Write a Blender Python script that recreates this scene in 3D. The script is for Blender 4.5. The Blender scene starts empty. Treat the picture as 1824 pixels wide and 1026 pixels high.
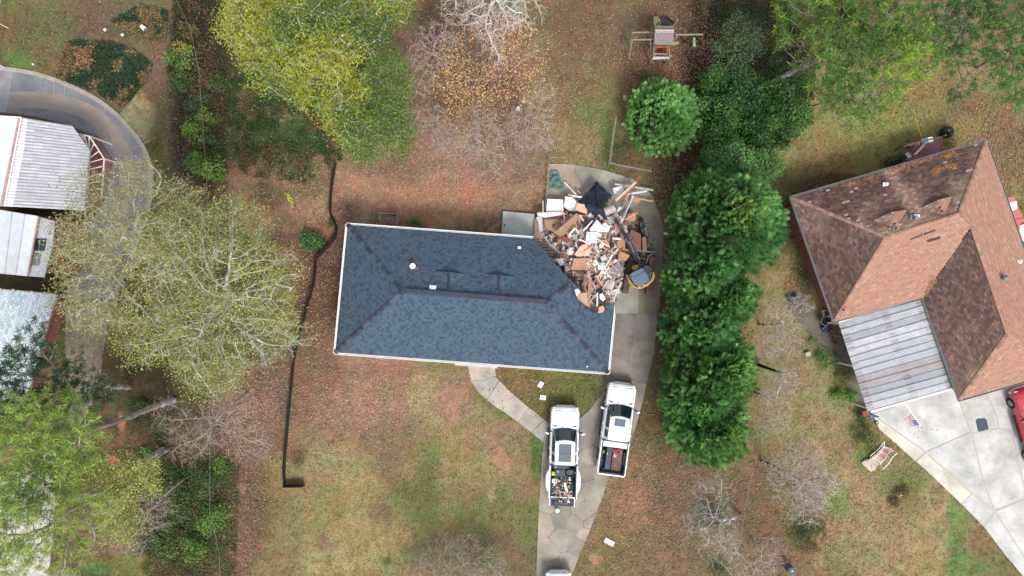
import bpy, math, random
import numpy as np
from mathutils import Vector, Matrix

# ---------------------------------------------------------------- camera, sky, sun, exposure
sc = bpy.context.scene
ALT = 48.64; FPX = 1216.0; CX = 912.0; CY = 513.0      # drone height (m), focal length in photo pixels
cam = bpy.data.cameras.new('camera'); cam.sensor_width = 36; cam.lens = 36 * FPX / 1824; cam.clip_end = 2000
cam_o = bpy.data.objects.new('camera', cam); sc.collection.objects.link(cam_o)
cam_o.location = (0, 0, ALT); cam_o.rotation_euler = (0, 0, 0); sc.camera = cam_o

SUN_EL, SUN_AZ = math.radians(52), math.radians(158)   # high soft sun from the south-south-east
world = bpy.data.worlds.new('World'); sc.world = world; world.use_nodes = True
wn = world.node_tree; wn.nodes.clear()
sky = wn.nodes.new('ShaderNodeTexSky'); sky.sky_type = 'NISHITA'; sky.sun_disc = False
sky.sun_elevation = SUN_EL; sky.sun_rotation = SUN_AZ; sky.dust_density = 2.0
hsv = wn.nodes.new('ShaderNodeHueSaturation'); hsv.inputs['Saturation'].default_value = 0.30
bg = wn.nodes.new('ShaderNodeBackground'); bg.inputs['Strength'].default_value = 0.15
wo = wn.nodes.new('ShaderNodeOutputWorld')
wn.links.new(sky.outputs[0], hsv.inputs['Color']); wn.links.new(hsv.outputs[0], bg.inputs[0]); wn.links.new(bg.outputs[0], wo.inputs[0])
sun = bpy.data.lights.new('sun', 'SUN'); sun.energy = 1.5; sun.angle = math.radians(16); sun.color = (1.0, 0.965, 0.91)
sun_o = bpy.data.objects.new('sun', sun); sc.collection.objects.link(sun_o)
sd = Vector((math.sin(SUN_AZ) * math.cos(SUN_EL), math.cos(SUN_AZ) * math.cos(SUN_EL), math.sin(SUN_EL)))
sun_o.rotation_euler = (-sd).to_track_quat('-Z', 'Y').to_euler(); sun_o.location = (20, -40, 60)
vs = sc.view_settings; vs.view_transform = 'Standard'; vs.look = 'None'; vs.gamma = 1; vs.use_curve_mapping = False
vs.exposure = 0.90
sc.render.engine = 'CYCLES'; sc.cycles.max_bounces = 5; sc.cycles.diffuse_bounces = 3; sc.cycles.glossy_bounces = 2
sc.cycles.transparent_max_bounces = 8; sc.cycles.use_denoising = True

R = random.Random(7); NR = np.random.default_rng(11)
COL = sc.collection

# ---------------------------------------------------------------- helpers
def P(px, py, h=0.0):
    d = (ALT - h) / FPX
    return Vector(((px - CX) * d, -(py - CY) * d, h))
LUM = 1.22
def lin(c):
    c = c / 255.0
    return c / 12.92 if c <= 0.04045 else ((c + 0.055) / 1.055) ** 2.4
SAT = .90
def C(r, g, b):                      # colour read off the photograph -> albedo under this even light
    r, g, b = lin(r), lin(g), lin(b); y = .3 * r + .6 * g + .1 * b
    return tuple(min(.84, max(.004, (y + (x - y) * SAT) / LUM)) for x in (r, g, b))
def mixc(a, b, t): return tuple(a[i] * (1 - t) + b[i] * t for i in range(3))
def jit(c, s=.12, rr=R):
    k = 1 + rr.uniform(-s, s); return tuple(max(0, min(.9, x * k * (1 + rr.uniform(-s, s) * .25))) for x in c)

MATS = {}
def mat(name, col=None, rough=.8, noise=.0, scale=3.0, bump=0.0, bscale=20.0, spec=.3, metal=0.0, trans=0.0, col2=None, attr=False, coat=0.0, streak=None):
    if name in MATS: return MATS[name]
    m = bpy.data.materials.new(name); m.use_nodes = True; nt = m.node_tree; b = nt.nodes['Principled BSDF']
    b.inputs['Roughness'].default_value = rough; b.inputs['Metallic'].default_value = metal
    b.inputs['Specular IOR Level'].default_value = spec; b.inputs['Coat Weight'].default_value = coat
    L = nt.links; N = nt.nodes
    geo = N.new('ShaderNodeNewGeometry')
    if attr:
        a = N.new('ShaderNodeAttribute'); a.attribute_name = 'Col'; src = a.outputs['Color']
    else:
        r = N.new('ShaderNodeRGB'); r.outputs[0].default_value = (*col, 1); src = r.outputs[0]
    vec = geo.outputs['Position']
    if streak:
        mp = N.new('ShaderNodeMapping'); mp.inputs['Scale'].default_value = streak; L.new(vec, mp.inputs[0]); vec = mp.outputs[0]
    if noise > 0:
        n1 = N.new('ShaderNodeTexNoise'); n1.inputs['Scale'].default_value = scale; n1.inputs['Detail'].default_value = 6; n1.inputs['Roughness'].default_value = .65
        L.new(vec, n1.inputs['Vector'])
        mr = N.new('ShaderNodeMapRange'); mr.inputs['From Min'].default_value = .3; mr.inputs['From Max'].default_value = .7
        if col2:
            mr.inputs['To Min'].default_value = 0; mr.inputs['To Max'].default_value = noise
            mx = N.new('ShaderNodeMix'); mx.data_type = 'RGBA'; mx.inputs['B'].default_value = (*col2, 1) if False else (0, 0, 0, 1)
            mx.inputs[7].default_value = (*col2, 1)
            L.new(n1.outputs[0], mr.inputs[0]); L.new(mr.outputs[0], mx.inputs[0]); L.new(src, mx.inputs[6]); src = mx.outputs[2]
        else:
            mr.inputs['To Min'].default_value = 1 - noise; mr.inputs['To Max'].default_value = 1 + noise
            mx = N.new('ShaderNodeVectorMath'); mx.operation = 'SCALE'
            L.new(n1.outputs[0], mr.inputs[0]); L.new(src, mx.inputs[0]); L.new(mr.outputs[0], mx.inputs['Scale']); src = mx.outputs[0]
    L.new(src, b.inputs['Base Color'])
    if bump > 0:
        n2 = N.new('ShaderNodeTexNoise'); n2.inputs['Scale'].default_value = bscale; n2.inputs['Detail'].default_value = 5
        L.new(geo.outputs['Position'], n2.inputs['Vector'])
        bp = N.new('ShaderNodeBump'); bp.inputs['Strength'].default_value = bump; bp.inputs['Distance'].default_value = .05
        L.new(n2.outputs[0], bp.inputs['Height']); L.new(bp.outputs[0], b.inputs['Normal'])
    if trans > 0:
        tl = N.new('ShaderNodeBsdfTranslucent'); L.new(src, tl.inputs[0]); ms = N.new('ShaderNodeMixShader'); ms.inputs[0].default_value = trans
        L.new(b.outputs[0], ms.inputs[1]); L.new(tl.outputs[0], ms.inputs[2]); L.new(ms.outputs[0], N['Material Output'].inputs[0])
    MATS[name] = m; return m

mat('leaf', attr=True, rough=.6, spec=.25, trans=.3)
mat('gloss_leaf', attr=True, rough=.55, spec=.25, trans=.15)
mat('litter', attr=True, rough=.9, spec=.1)
mat('bark', attr=True, rough=.95, noise=.3, scale=4, spec=.1)
mat('paint_attr', attr=True, rough=.7, noise=.1, scale=2.2, spec=.25)
mat('wood_attr', attr=True, rough=.85, noise=.22, scale=9, spec=.15)
mat('shingle', attr=True, rough=.95, noise=.13, scale=30, spec=.12)
mat('concrete_attr', attr=True, rough=.9, noise=.3, scale=.7, spec=.2, bump=.03, bscale=6)
mat('white_paint', (.82, .83, .84), rough=.25, spec=.5, coat=.4)
mat('red_paint', C(200, 38, 48), rough=.25, spec=.5, coat=.5)
mat('glass', (.012, .025, .035), rough=.06, spec=.8)
mat('roof_glass', C(98, 110, 124), rough=.15, spec=.5)
mat('rubber', (.012, .012, .013), rough=.8)
mat('black_plastic', (.02, .021, .024), rough=.5)
mat('chrome', (.6, .6, .62), rough=.25, metal=.9)
mat('steel', C(140, 140, 142), rough=.5, metal=.3, noise=.2)
mat('white_trim', (.78, .77, .76), rough=.6, noise=.06)
mat('white_plastic', (.82, .83, .83), rough=.5)
mat('dark_liner', C(62, 74, 92), rough=.7)
mat('yellow', C(214, 170, 44), rough=.4, spec=.4)
mat('fabric_black', (.022, .021, .024), rough=.75, noise=.5, scale=3)
mat('brick', C(150, 92, 78), rough=.9, noise=.25, scale=4)

def props(o, label=None, cat=None, group=None, kind=None):
    if label: o['label'] = label
    if cat: o['category'] = cat
    if group: o['group'] = group
    if kind: o['kind'] = kind
    return o
def thing(name, label, cat, loc, group=None, rz=0):
    o = bpy.data.objects.new(name, None); COL.objects.link(o); o.location = loc; o.rotation_euler = (0, 0, rz)
    o.empty_display_size = .3
    return props(o, label, cat, group)
def wloc(o):
    v = Vector((0, 0, 0))
    while o is not None: v = v + o.location; o = o.parent
    return v
def link(name, me, parent=None, **k):
    o = bpy.data.objects.new(name, me); COL.objects.link(o); o.parent = parent
    return props(o, **k)

def np_mesh(name, V, F, cols=None, m=None, smooth=False):
    V = np.asarray(V, dtype=np.float32); F = np.asarray(F, dtype=np.int32); k = F.shape[1]
    me = bpy.data.meshes.new(name); me.vertices.add(len(V)); me.vertices.foreach_set('co', V.ravel())
    me.loops.add(F.size); me.loops.foreach_set('vertex_index', F.ravel())
    me.polygons.add(len(F)); me.polygons.foreach_set('loop_start', np.arange(0, F.size, k, dtype=np.int32))
    try: me.polygons.foreach_set('loop_total', np.full(len(F), k, dtype=np.int32))
    except Exception: pass
    if cols is not None:
        at = me.color_attributes.new('Col', 'FLOAT_COLOR', 'CORNER')
        c4 = np.ones((len(F), 4), dtype=np.float32); c4[:, :3] = cols
        at.data.foreach_set('color', np.repeat(c4, k, axis=0).ravel())
    if m: me.materials.append(MATS[m])
    me.polygons.foreach_set('use_smooth', np.full(len(F), smooth, dtype=bool))
    me.update(calc_edges=True)
    return me

class MB:
    def __init__(s): s.v = []; s.f = []; s.c = []
    def add(s, vs, fs, col=None):
        n = len(s.v); s.v += [tuple(x) for x in vs]
        for f in fs: s.f.append([n + i for i in f]); s.c.append(col)
        return s
    def box(s, c, size, rz=0, col=None, M=None):
        hx, hy, hz = size[0] / 2, size[1] / 2, size[2] / 2
        Mx = M if M is not None else Matrix.Rotation(rz, 4, 'Z'); c = Vector(c)
        vs = [c + (Mx @ Vector((x * hx, y * hy, z * hz))) for x, y, z in ((-1,-1,-1),(1,-1,-1),(1,1,-1),(-1,1,-1),(-1,-1,1),(1,-1,1),(1,1,1),(-1,1,1))]
        return s.add(vs, [(3,2,1,0),(4,5,6,7),(0,1,5,4),(1,2,6,5),(2,3,7,6),(3,0,4,7)], col)
    def bar(s, a, b, w, t, col=None, up=Vector((0, 0, 1)), roll=0):
        a = Vector(a); b = Vector(b); d = b - a; L = d.length; x = d.normalized()
        if abs(x.dot(up)) > .98: up = Vector((1, 0, 0))
        y = up.cross(x).normalized(); z = x.cross(y)
        if roll: q = Matrix.Rotation(roll, 3, x); y = q @ y; z = q @ z
        M = Matrix((x, y, z)).transposed().to_4x4()
        return s.box((a + b) / 2, (L, w, t), M=M, col=col)
    def cyl(s, a, b, r0, r1=None, n=10, col=None, caps=True):
        a = Vector(a); b = Vector(b); r1 = r0 if r1 is None else r1; d = (b - a).normalized()
        u = d.orthogonal().normalized(); w = d.cross(u); vs = []
        for p, r in ((a, r0), (b, r1)):
            for i in range(n):
                t = 2 * math.pi * i / n; vs.append(p + (u * math.cos(t) + w * math.sin(t)) * r)
        fs = [(i, (i + 1) % n, n + (i + 1) % n, n + i) for i in range(n)]
        if caps: fs += [tuple(range(n))[::-1], tuple(range(n, 2 * n))]
        return s.add(vs, fs, col)
    def tube(s, pts, r, n=6, col=None):
        for i in range(len(pts) - 1): s.cyl(pts[i], pts[i + 1], r, r, n, col)
        return s
    def prism(s, pts, z0, z1, col=None):        # pts xy (ccw or cw), z0<z1
        A = sum(pts[i][0] * pts[(i + 1) % len(pts)][1] - pts[(i + 1) % len(pts)][0] * pts[i][1] for i in range(len(pts)))
        if A < 0: pts = pts[::-1]
        n = len(pts); vs = [(p[0], p[1], z0) for p in pts] + [(p[0], p[1], z1) for p in pts]
        return s.add(vs, [tuple(range(n))[::-1], tuple(range(n, 2 * n))] + [(i, (i + 1) % n, n + (i + 1) % n, n + i) for i in range(n)], col)
    def slab(s, pts, t, col=None):              # 3D polygon with thickness t downwards
        n = len(pts); vs = [tuple(p) for p in pts] + [(p[0], p[1], p[2] - t) for p in pts]
        return s.add(vs, [tuple(range(n)), tuple(range(n, 2 * n))[::-1]] + [(i, n + i, n + (i + 1) % n, (i + 1) % n) for i in range(n)], col)
    def dome(s, c, rx, ry, rz, n=12, m=5, col=None, full=False):
        c = Vector(c); vs = []; fs = []; lo = -math.pi / 2 if full else 0
        for j in range(m + 1):
            ph = lo + (math.pi / 2 - lo) * j / m
            for i in range(n):
                t = 2 * math.pi * i / n; vs.append(c + Vector((rx * math.cos(ph) * math.cos(t), ry * math.cos(ph) * math.sin(t), rz * math.sin(ph))))
        for j in range(m):
            for i in range(n): fs.append((j * n + i, j * n + (i + 1) % n, (j + 1) * n + (i + 1) % n, (j + 1) * n + i))
        return s.add(vs, fs, col)
    def build(s, name, m, parent=None, local=False, bevel=0, smooth=False, **k):
        o0 = Vector((0, 0, 0)) if (local or parent is None) else wloc(parent)
        me = bpy.data.meshes.new(name); me.from_pydata([(x[0] - o0.x, x[1] - o0.y, x[2] - o0.z) for x in s.v], [], s.f)
        if any(c is not None for c in s.c):
            at = me.color_attributes.new('Col', 'FLOAT_COLOR', 'CORNER'); buf = []
            for f, c in zip(s.f, s.c): buf += [*(c or (.5, .5, .5)), 1.0] * len(f)
            at.data.foreach_set('color', buf)
        me.materials.append(MATS[m]); me.update()
        if smooth: me.polygons.foreach_set('use_smooth', [True] * len(me.polygons))
        o = link(name, me, parent, **k)
        if bevel:
            b = o.modifiers.new('bevel', 'BEVEL'); b.width = bevel; b.segments = 2; b.limit_method = 'ANGLE'; b.angle_limit = .6
        return o

def inpoly(px, py, poly):
    px = np.asarray(px); py = np.asarray(py); r = np.zeros(px.shape, bool); n = len(poly)
    for i in range(n):
        x1, y1 = poly[i][0], poly[i][1]; x2, y2 = poly[(i + 1) % n][0], poly[(i + 1) % n][1]
        if y1 == y2: continue
        c = ((y1 > py) != (y2 > py)) & (px < (x2 - x1) * (py - y1) / (y2 - y1) + x1); r ^= c
    return r
def clip_half(poly, p, n):
    out = []
    for i in range(len(poly)):
        a = poly[i]; b = poly[(i + 1) % len(poly)]
        da = (a[0] - p[0]) * n[0] + (a[1] - p[1]) * n[1]; db = (b[0] - p[0]) * n[0] + (b[1] - p[1]) * n[1]
        if da <= 0: out.append(a)
        if (da < 0 < db) or (db < 0 < da):
            t = da / (da - db); out.append((a[0] + (b[0] - a[0]) * t, a[1] + (b[1] - a[1]) * t))
    return out

def vnoise(x, y, s, seed):
    rg = np.random.default_rng(seed); G = rg.random((256, 256)); x = x / s + 1000.3; y = y / s + 1000.7
    xi = np.floor(x).astype(int); yi = np.floor(y).astype(int); fx = x - xi; fy = y - yi; fx = fx * fx * (3 - 2 * fx); fy = fy * fy * (3 - 2 * fy)
    g = lambda a, b: G[a % 256, b % 256]
    return (g(xi, yi) * (1 - fx) + g(xi + 1, yi) * fx) * (1 - fy) + (g(xi, yi + 1) * (1 - fx) + g(xi + 1, yi + 1) * fx) * fy
def fbm(x, y, s, seed, o=4):
    t = 0; a = 1; n = 0
    for i in range(o): t = t + a * vnoise(x, y, s / 2 ** i, seed + i); n += a; a *= .6
    return t / n                     # 0..1, mean .5

# ---------------------------------------------------------------- ground: patches of soil, litter and grass, with house shadows painted in
PATCH = [  # px, py, rx, ry, rgb, strength, softness
 (150, 120, 260, 260, (112, 99, 70), 1, .5), (60, 60, 60, 90, (118, 112, 62), .7, .6), (35, 110, 22, 40, (88, 128, 48), .7, .6),
 (150, 60, 130, 50, (108, 88, 68), .7, .6), (90, 50, 40, 40, (104, 106, 66), .6, .6), (285, 110, 26, 60, (122, 98, 82), .8, .5), (250, 85, 60, 14, (122, 100, 72), .7, .5),
 (250, 215, 32, 40, (158, 148, 106), .95, .4), (305, 260, 45, 100, (88, 88, 52), .85, .5), (300, 230, 30, 60, (102, 92, 62), .6, .5),
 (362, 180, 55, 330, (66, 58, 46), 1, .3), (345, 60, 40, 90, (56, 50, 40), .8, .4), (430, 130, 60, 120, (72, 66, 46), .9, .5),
 (490, 230, 110, 90, (62, 84, 46), .9, .45), (560, 170, 120, 120, (70, 84, 44), .9, .5), (430, 200, 40, 60, (112, 88, 64), .8, .6),
 (500, 345, 105, 85, (168, 120, 92), 1, .3), (500, 290, 100, 30, (96, 92, 54), .8, .7), (560, 330, 60, 40, (86, 96, 48), .75, .8),
 (480, 350, 40, 28, (84, 92, 50), .7, .8), (440, 330, 30, 26, (120, 104, 64), .6, .8), (560, 240, 60, 40, (70, 96, 44), .8, .6),
 (470, 420, 100, 70, (128, 90, 68), .9, .4), (540, 480, 80, 110, (120, 86, 66), .9, .4),
 (780, 330, 200, 85, (168, 122, 92), 1, .35), (760, 350, 110, 40, (182, 126, 90), .8, .8), (840, 345, 40, 22, (194, 116, 82), .8, .7), (660, 350, 60, 35, (176, 124, 92), .6, .7), (720, 315, 40, 20, (120, 96, 74), .6, .9), (900, 355, 40, 24, (142, 112, 86), .6, .9),
 (700, 290, 90, 22, (128, 98, 76), .7, .6), (900, 300, 70, 40, (140, 110, 92), .8, .5),
 (860, 160, 160, 140, (138, 106, 86), 1, .4), (800, 90, 70, 90, (120, 94, 76), .8, .5), (860, 250, 110, 50, (146, 112, 98), .8, .5), (900, 200, 60, 60, (108, 84, 68), .7, .6),
 (790, 60, 40, 60, (84, 74, 54), .8, .5),
 (1050, 130, 100, 170, (126, 112, 74), 1, .35), (1060, 60, 60, 60, (118, 98, 72), .7, .6), (1060, 200, 45, 70, (112, 118, 62), .75, .6), (1030, 260, 40, 40, (140, 128, 86), .8, .5), (1010, 120, 50, 50, (128, 100, 72), .6, .6),
 (1090, 265, 20, 45, (78, 108, 48), .9, .5), (1120, 270, 50, 30, (100, 92, 58), .7, .5), (1040, 20, 90, 60, (118, 88, 62), .7, .6), (1100, 100, 40, 60, (122, 112, 72), .5, .8),
 (1195, 110, 85, 125, (112, 84, 62), 1, .35), (1245, 140, 32, 110, (86, 62, 48), .9, .4), (1120, 50, 40, 40, (122, 100, 74), .6, .6),
 (1192, 320, 40, 80, (104, 82, 60), 1, .4), (1190, 520, 26, 260, (98, 80, 58), .95, .3), (1168, 430, 20, 90, (96, 100, 62), .7, .6), (1230, 290, 40, 60, (78, 58, 46), .9, .4),
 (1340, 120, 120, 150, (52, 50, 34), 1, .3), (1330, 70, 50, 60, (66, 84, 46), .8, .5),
 (1620, 230, 270, 150, (144, 130, 76), 1, .35), (1560, 250, 100, 60, (138, 134, 68), .8, .5), (1470, 290, 50, 50, (146, 126, 80), .7, .5), (1500, 330, 90, 22, (84, 76, 44), .8, .4),  # last entry: brown house shadow along its eave, painted into the ground
 (1700, 90, 150, 110, (140, 116, 76), .8, .5), (1610, 130, 70, 40, (152, 116, 84), .7, .5), (1720, 175, 90, 40, (150, 124, 84), .8, .5), (1735, 190, 60, 22, (122, 92, 66), .6, .7), (1800, 190, 50, 60, (112, 122, 62), .7, .6), (1790, 260, 50, 70, (136, 102, 74), .8, .5), (1640, 180, 60, 50, (132, 132, 62), .6, .5),
 (1430, 440, 40, 90, (118, 84, 58), 1, .3), (1395, 520, 70, 60, (110, 104, 62), .8, .5), (1400, 500, 22, 20, (158, 132, 98), .8, .5), (1440, 480, 30, 30, (92, 100, 52), .7, .5), (1455, 540, 45, 35, (108, 98, 82), .9, .4),
 (1440, 760, 150, 280, (142, 128, 82), 1, .35), (1480, 700, 50, 90, (142, 138, 88), .7, .5), (1400, 640, 60, 60, (140, 126, 92), .8, .5), (1500, 780, 50, 60, (150, 128, 88), .6, .6),
 (1420, 960, 150, 110, (128, 106, 70), .9, .5), (1350, 900, 60, 120, (118, 94, 66), .9, .4), (1440, 950, 45, 32, (70, 76, 40), .95, .45), (1400, 900, 40, 40, (118, 108, 66), .7, .6),
 (1600, 930, 120, 120, (156, 138, 92), .9, .4), (1590, 850, 60, 40, (140, 126, 80), .7, .6), (1550, 940, 70, 60, (150, 128, 86), .7, .6), (1620, 860, 40, 34, (112, 112, 62), .7, .6),
 (1705, 940, 18, 70, (100, 126, 62), .8, .6), (1725, 1010, 40, 24, (104, 126, 64), .9, .5), (1520, 1000, 60, 30, (128, 128, 84), .6, .6), (1490, 900, 26, 20, (110, 132, 62), .7, .6), (1570, 830, 46, 30, (126, 122, 78), .5, .6),
 (1500, 690, 14, 40, (96, 118, 56), .7, .6), (1540, 810, 20, 26, (92, 128, 52), .8, .6), (1620, 900, 40, 30, (104, 110, 60), .5, .6),
 (560, 530, 60, 130, (108, 76, 60), 1, .3), (590, 480, 26, 90, (96, 68, 54), .8, .5), (600, 400, 30, 60, (124, 86, 70), .9, .4), (560, 620, 50, 60, (118, 84, 66), .9, .4),  # narrow dark entry by the west eave: main house shadow painted in
 (700, 840, 290, 220, (142, 126, 82), 1, .25), (640, 700, 130, 90, (160, 116, 90), 1, .4), (560, 690, 50, 90, (136, 96, 74), .9, .4), (650, 745, 90, 45, (158, 116, 92), .9, .5), (560, 790, 60, 70, (146, 114, 84), .8, .5),
 (760, 690, 34, 70, (160, 142, 100), .85, .5), (820, 700, 44, 60, (158, 118, 98), .85, .5), (680, 700, 20, 16, (136, 124, 78), .6, .8), (660, 660, 100, 14, (120, 96, 66), .4, .8), (800, 652, 60, 14, (118, 112, 62), .6, .6),
 (620, 830, 70, 40, (156, 140, 94), .8, .5), (700, 790, 70, 50, (134, 102, 78), .8, .6), (690, 830, 24, 40, (122, 96, 76), .6, .6), (560, 860, 70, 60, (150, 132, 92), .7, .5), (600, 950, 110, 80, (152, 136, 90), .9, .5), (480, 950, 60, 90, (136, 116, 74), .9, .4), (560, 900, 60, 50, (130, 116, 74), .6, .6),
 (780, 860, 60, 50, (96, 104, 54), .75, .6), (760, 800, 26, 22, (108, 122, 64), .7, .8), (850, 870, 80, 60, (140, 124, 82), .7, .6), (850, 840, 36, 36, (150, 136, 90), .7, .5), (880, 930, 80, 80, (112, 104, 64), .8, .5), (740, 900, 50, 40, (98, 100, 54), .7, .6), (920, 780, 50, 50, (136, 112, 80), .7, .5), (900, 740, 30, 14, (96, 118, 56), .8, .6), (868, 770, 50, 30, (150, 118, 92), .7, .6),
 (897, 826, 14, 22, (172, 122, 94), .7, .8), (875, 880, 7, 16, (166, 124, 98), .7, .7), (725, 842, 16, 12, (158, 118, 92), .6, .8), (790, 830, 12, 10, (164, 122, 96), .6, .8), (955, 820, 10, 50, (86, 116, 54), .9, .4), (930, 870, 30, 30, (136, 112, 86), .6, .6), (945, 950, 20, 60, (108, 104, 60), .7, .5), (680, 915, 26, 22, (116, 92, 72), .7, .6), (462, 975, 5, 5, (190, 112, 80), .9, .3), (575, 968, 12, 16, (130, 100, 74), .7, .5), (690, 1000, 10, 8, (70, 72, 40), .7, .5), (860, 990, 110, 50, (110, 98, 76), .7, .5),
 (530, 815, 14, 20, (96, 72, 56), .7, .6), (528, 856, 16, 10, (96, 72, 56), .7, .6),
 (960, 700, 110, 45, (112, 112, 60), 1, .3), (930, 690, 40, 24, (138, 104, 70), .6, .7), (1030, 685, 50, 26, (96, 112, 54), .8, .5), (975, 665, 90, 8, (132, 116, 64), .5, .5),
 (1150, 870, 110, 190, (134, 108, 74), 1, .25), (1180, 760, 50, 70, (104, 92, 58), .8, .5), (1130, 900, 40, 60, (148, 112, 78), .7, .6), (1110, 870, 40, 40, (150, 112, 76), .6, .6), (1063, 996, 14, 8, (196, 118, 98), .9, .4), (1100, 980, 40, 40, (122, 112, 68), .6, .6), (1220, 900, 60, 120, (116, 92, 68), .8, .5), (1180, 1000, 60, 50, (128, 104, 74), .7, .6), (1140, 700, 26, 50, (84, 92, 52), .6, .5),
 (290, 500, 220, 170, (92, 88, 54), 1, .35), (430, 600, 120, 90, (104, 96, 58), .7, .6), (200, 620, 100, 80, (112, 96, 68), .8, .5),
 (260, 850, 200, 220, (84, 76, 52), 1, .3), (330, 900, 90, 100, (60, 66, 40), .85, .5), (460, 720, 60, 90, (126, 96, 80), .9, .4), (430, 880, 26, 170, (120, 88, 72), .9, .3), (410, 800, 30, 40, (102, 76, 60), .8, .5),
 (205, 715, 60, 40, (104, 88, 58), .8, .5), (216, 755, 9, 26, (196, 104, 74), .9, .5), (200, 822, 10, 10, (190, 104, 76), .9, .4), (190, 780, 50, 20, (112, 78, 54), .8, .5), (155, 965, 12, 14, (180, 108, 84), .8, .5), (212, 980, 18, 14, (176, 112, 88), .8, .5), (170, 940, 60, 60, (122, 102, 70), .8, .5), (230, 1005, 70, 20, (112, 110, 56), .9, .4), (170, 1015, 30, 10, (84, 112, 60), .8, .4), (430, 870, 6, 10, (186, 112, 90), .8, .4), (405, 980, 12, 12, (180, 106, 80), .7, .5),
 (500, 352, 100, 66, (170, 126, 90), 1, .4), (455, 385, 60, 30, (160, 116, 90), .8, .5), (515, 300, 70, 26, (92, 98, 54), .8, .8), (480, 350, 34, 26, (84, 96, 52), .75, .9), (556, 335, 36, 34, (92, 104, 52), .75, .9), (520, 395, 40, 16, (120, 108, 68), .6, .9), (495, 230, 110, 70, (66, 86, 48), .9, .7), (470, 180, 60, 50, (86, 84, 54), .7, .8), (500, 200, 30, 16, (150, 112, 84), .7, .8),
]
def ground_albedo(px, py):
    n1 = fbm(px, py, 60, 3); n2 = fbm(px, py, 14, 9); n3 = fbm(px, py, 5, 21, 3)
    c = np.empty(px.shape + (3,)); c[:] = C(122, 108, 72)
    for x, y, rx, ry, rgb, st, so in PATCH:
        q = np.sqrt(((px - x) / rx) ** 2 + ((py - y) / ry) ** 2)
        e = 1.25 - q + (n1 - .5) * 1.0 * so * 2 + (n2 - .5) * 1.5 * so + (n3 - .5) * 1.1 * so
        a = np.clip(e / (0.30 + .5 * so), 0, 1); a = a * a * (3 - 2 * a) * st
        q3 = np.array(C(*rgb)); 
        if q3[0] > q3[1] * 1.35: q3 = q3 + (q3.mean() * np.array([1.18, .96, .74]) - q3) * .22
        c += (q3 - c) * a[..., None]
    lawn = np.exp(-((px - 700) / 260) ** 4 - ((py - 870) / 150) ** 4); c[..., 0] *= 1 - .05 * lawn; c[..., 2] *= 1 - .06 * lawn; c[..., 1] *= 1 + .015 * lawn
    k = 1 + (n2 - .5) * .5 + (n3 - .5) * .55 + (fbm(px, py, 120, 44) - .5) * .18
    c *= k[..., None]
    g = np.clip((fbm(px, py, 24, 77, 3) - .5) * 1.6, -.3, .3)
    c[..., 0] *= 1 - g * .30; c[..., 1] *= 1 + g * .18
    return np.clip(c, .004, .8)
def axis(lo, hi, st):
    a = np.arange(lo, hi, st); ex = np.array([3, 8, 20, 60, 200, 600.0])
    return np.concatenate([lo - ex[::-1], a, hi + ex])
gx = axis(-38.4, 38.4, .15); gy = axis(-22.4, 22.4, .15)
GX, GY = np.meshgrid(gx, gy, indexing='ij')
GPX = np.clip(GX * FPX / ALT + CX, -100, 1924); GPY = np.clip(-GY * FPX / ALT + CY, -60, 1090)
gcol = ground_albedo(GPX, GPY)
GZ = (fbm(GX, GY, 1.1, 5) - .5) * .05 + (fbm(GX, GY, .35, 6, 2) - .5) * .03 - .03
nx, ny = len(gx), len(gy)
idx = np.arange(nx * ny).reshape(nx, ny)
F = np.stack([idx[:-1, :-1], idx[1:, :-1], idx[1:, 1:], idx[:-1, 1:]], -1).reshape(-1, 4)
mat('ground', attr=True, rough=.95, noise=.22, scale=8, spec=.08, bump=.45, bscale=9)
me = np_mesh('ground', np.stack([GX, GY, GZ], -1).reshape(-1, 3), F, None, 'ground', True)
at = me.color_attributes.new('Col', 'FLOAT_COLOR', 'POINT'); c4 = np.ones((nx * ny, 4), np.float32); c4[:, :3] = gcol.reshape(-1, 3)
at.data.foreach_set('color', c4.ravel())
link('ground', me, kind='structure')
def galb_at(px, py):
    i = np.clip(((px - CX) * ALT / FPX + 38.4) / .15, 0, nx - 13).astype(int) + 6
    j = np.clip((-(py - CY) * ALT / FPX + 22.4) / .15, 0, ny - 13).astype(int) + 6
    return gcol[i, j]

# leaf-shaped faces ---------------------------------------------------------
def norm(a): return a / np.maximum(1e-9, np.linalg.norm(a, axis=-1, keepdims=True))
def rhombs(Cn, ax, sd, L, W):
    """one four-cornered leaf per row: base Cn, along ax, sideways sd"""
    L = np.asarray(L)[:, None]; W = np.asarray(W)[:, None]
    V = np.stack([Cn, Cn + ax * L * .45 + sd * W * .5, Cn + ax * L, Cn + ax * L * .45 - sd * W * .5], 1)
    return V.reshape(-1, 3), np.arange(len(Cn) * 4).reshape(-1, 4)
def leaves_at(Cn, L, rg, up=.8, wr=.6):
    n = len(Cn); nrm = norm(rg.normal(size=(n, 3)) * .7 + np.array([0, 0, up]))
    ax = norm(np.cross(nrm, rg.normal(size=(n, 3)))); sd = np.cross(nrm, ax)
    l = L * rg.uniform(.6, 1.35, n)
    return rhombs(Cn, ax, sd, l, l * wr)
def pal(rg, n, cols, s=.18):
    a = np.array([C(*c) for c in cols])[rg.integers(0, len(cols), n)]
    return np.clip(a * (1 + rg.uniform(-s, s, (n, 1))) * (1 + rg.uniform(-s, s, (n, 3)) * .25), 0, .85)

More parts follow.
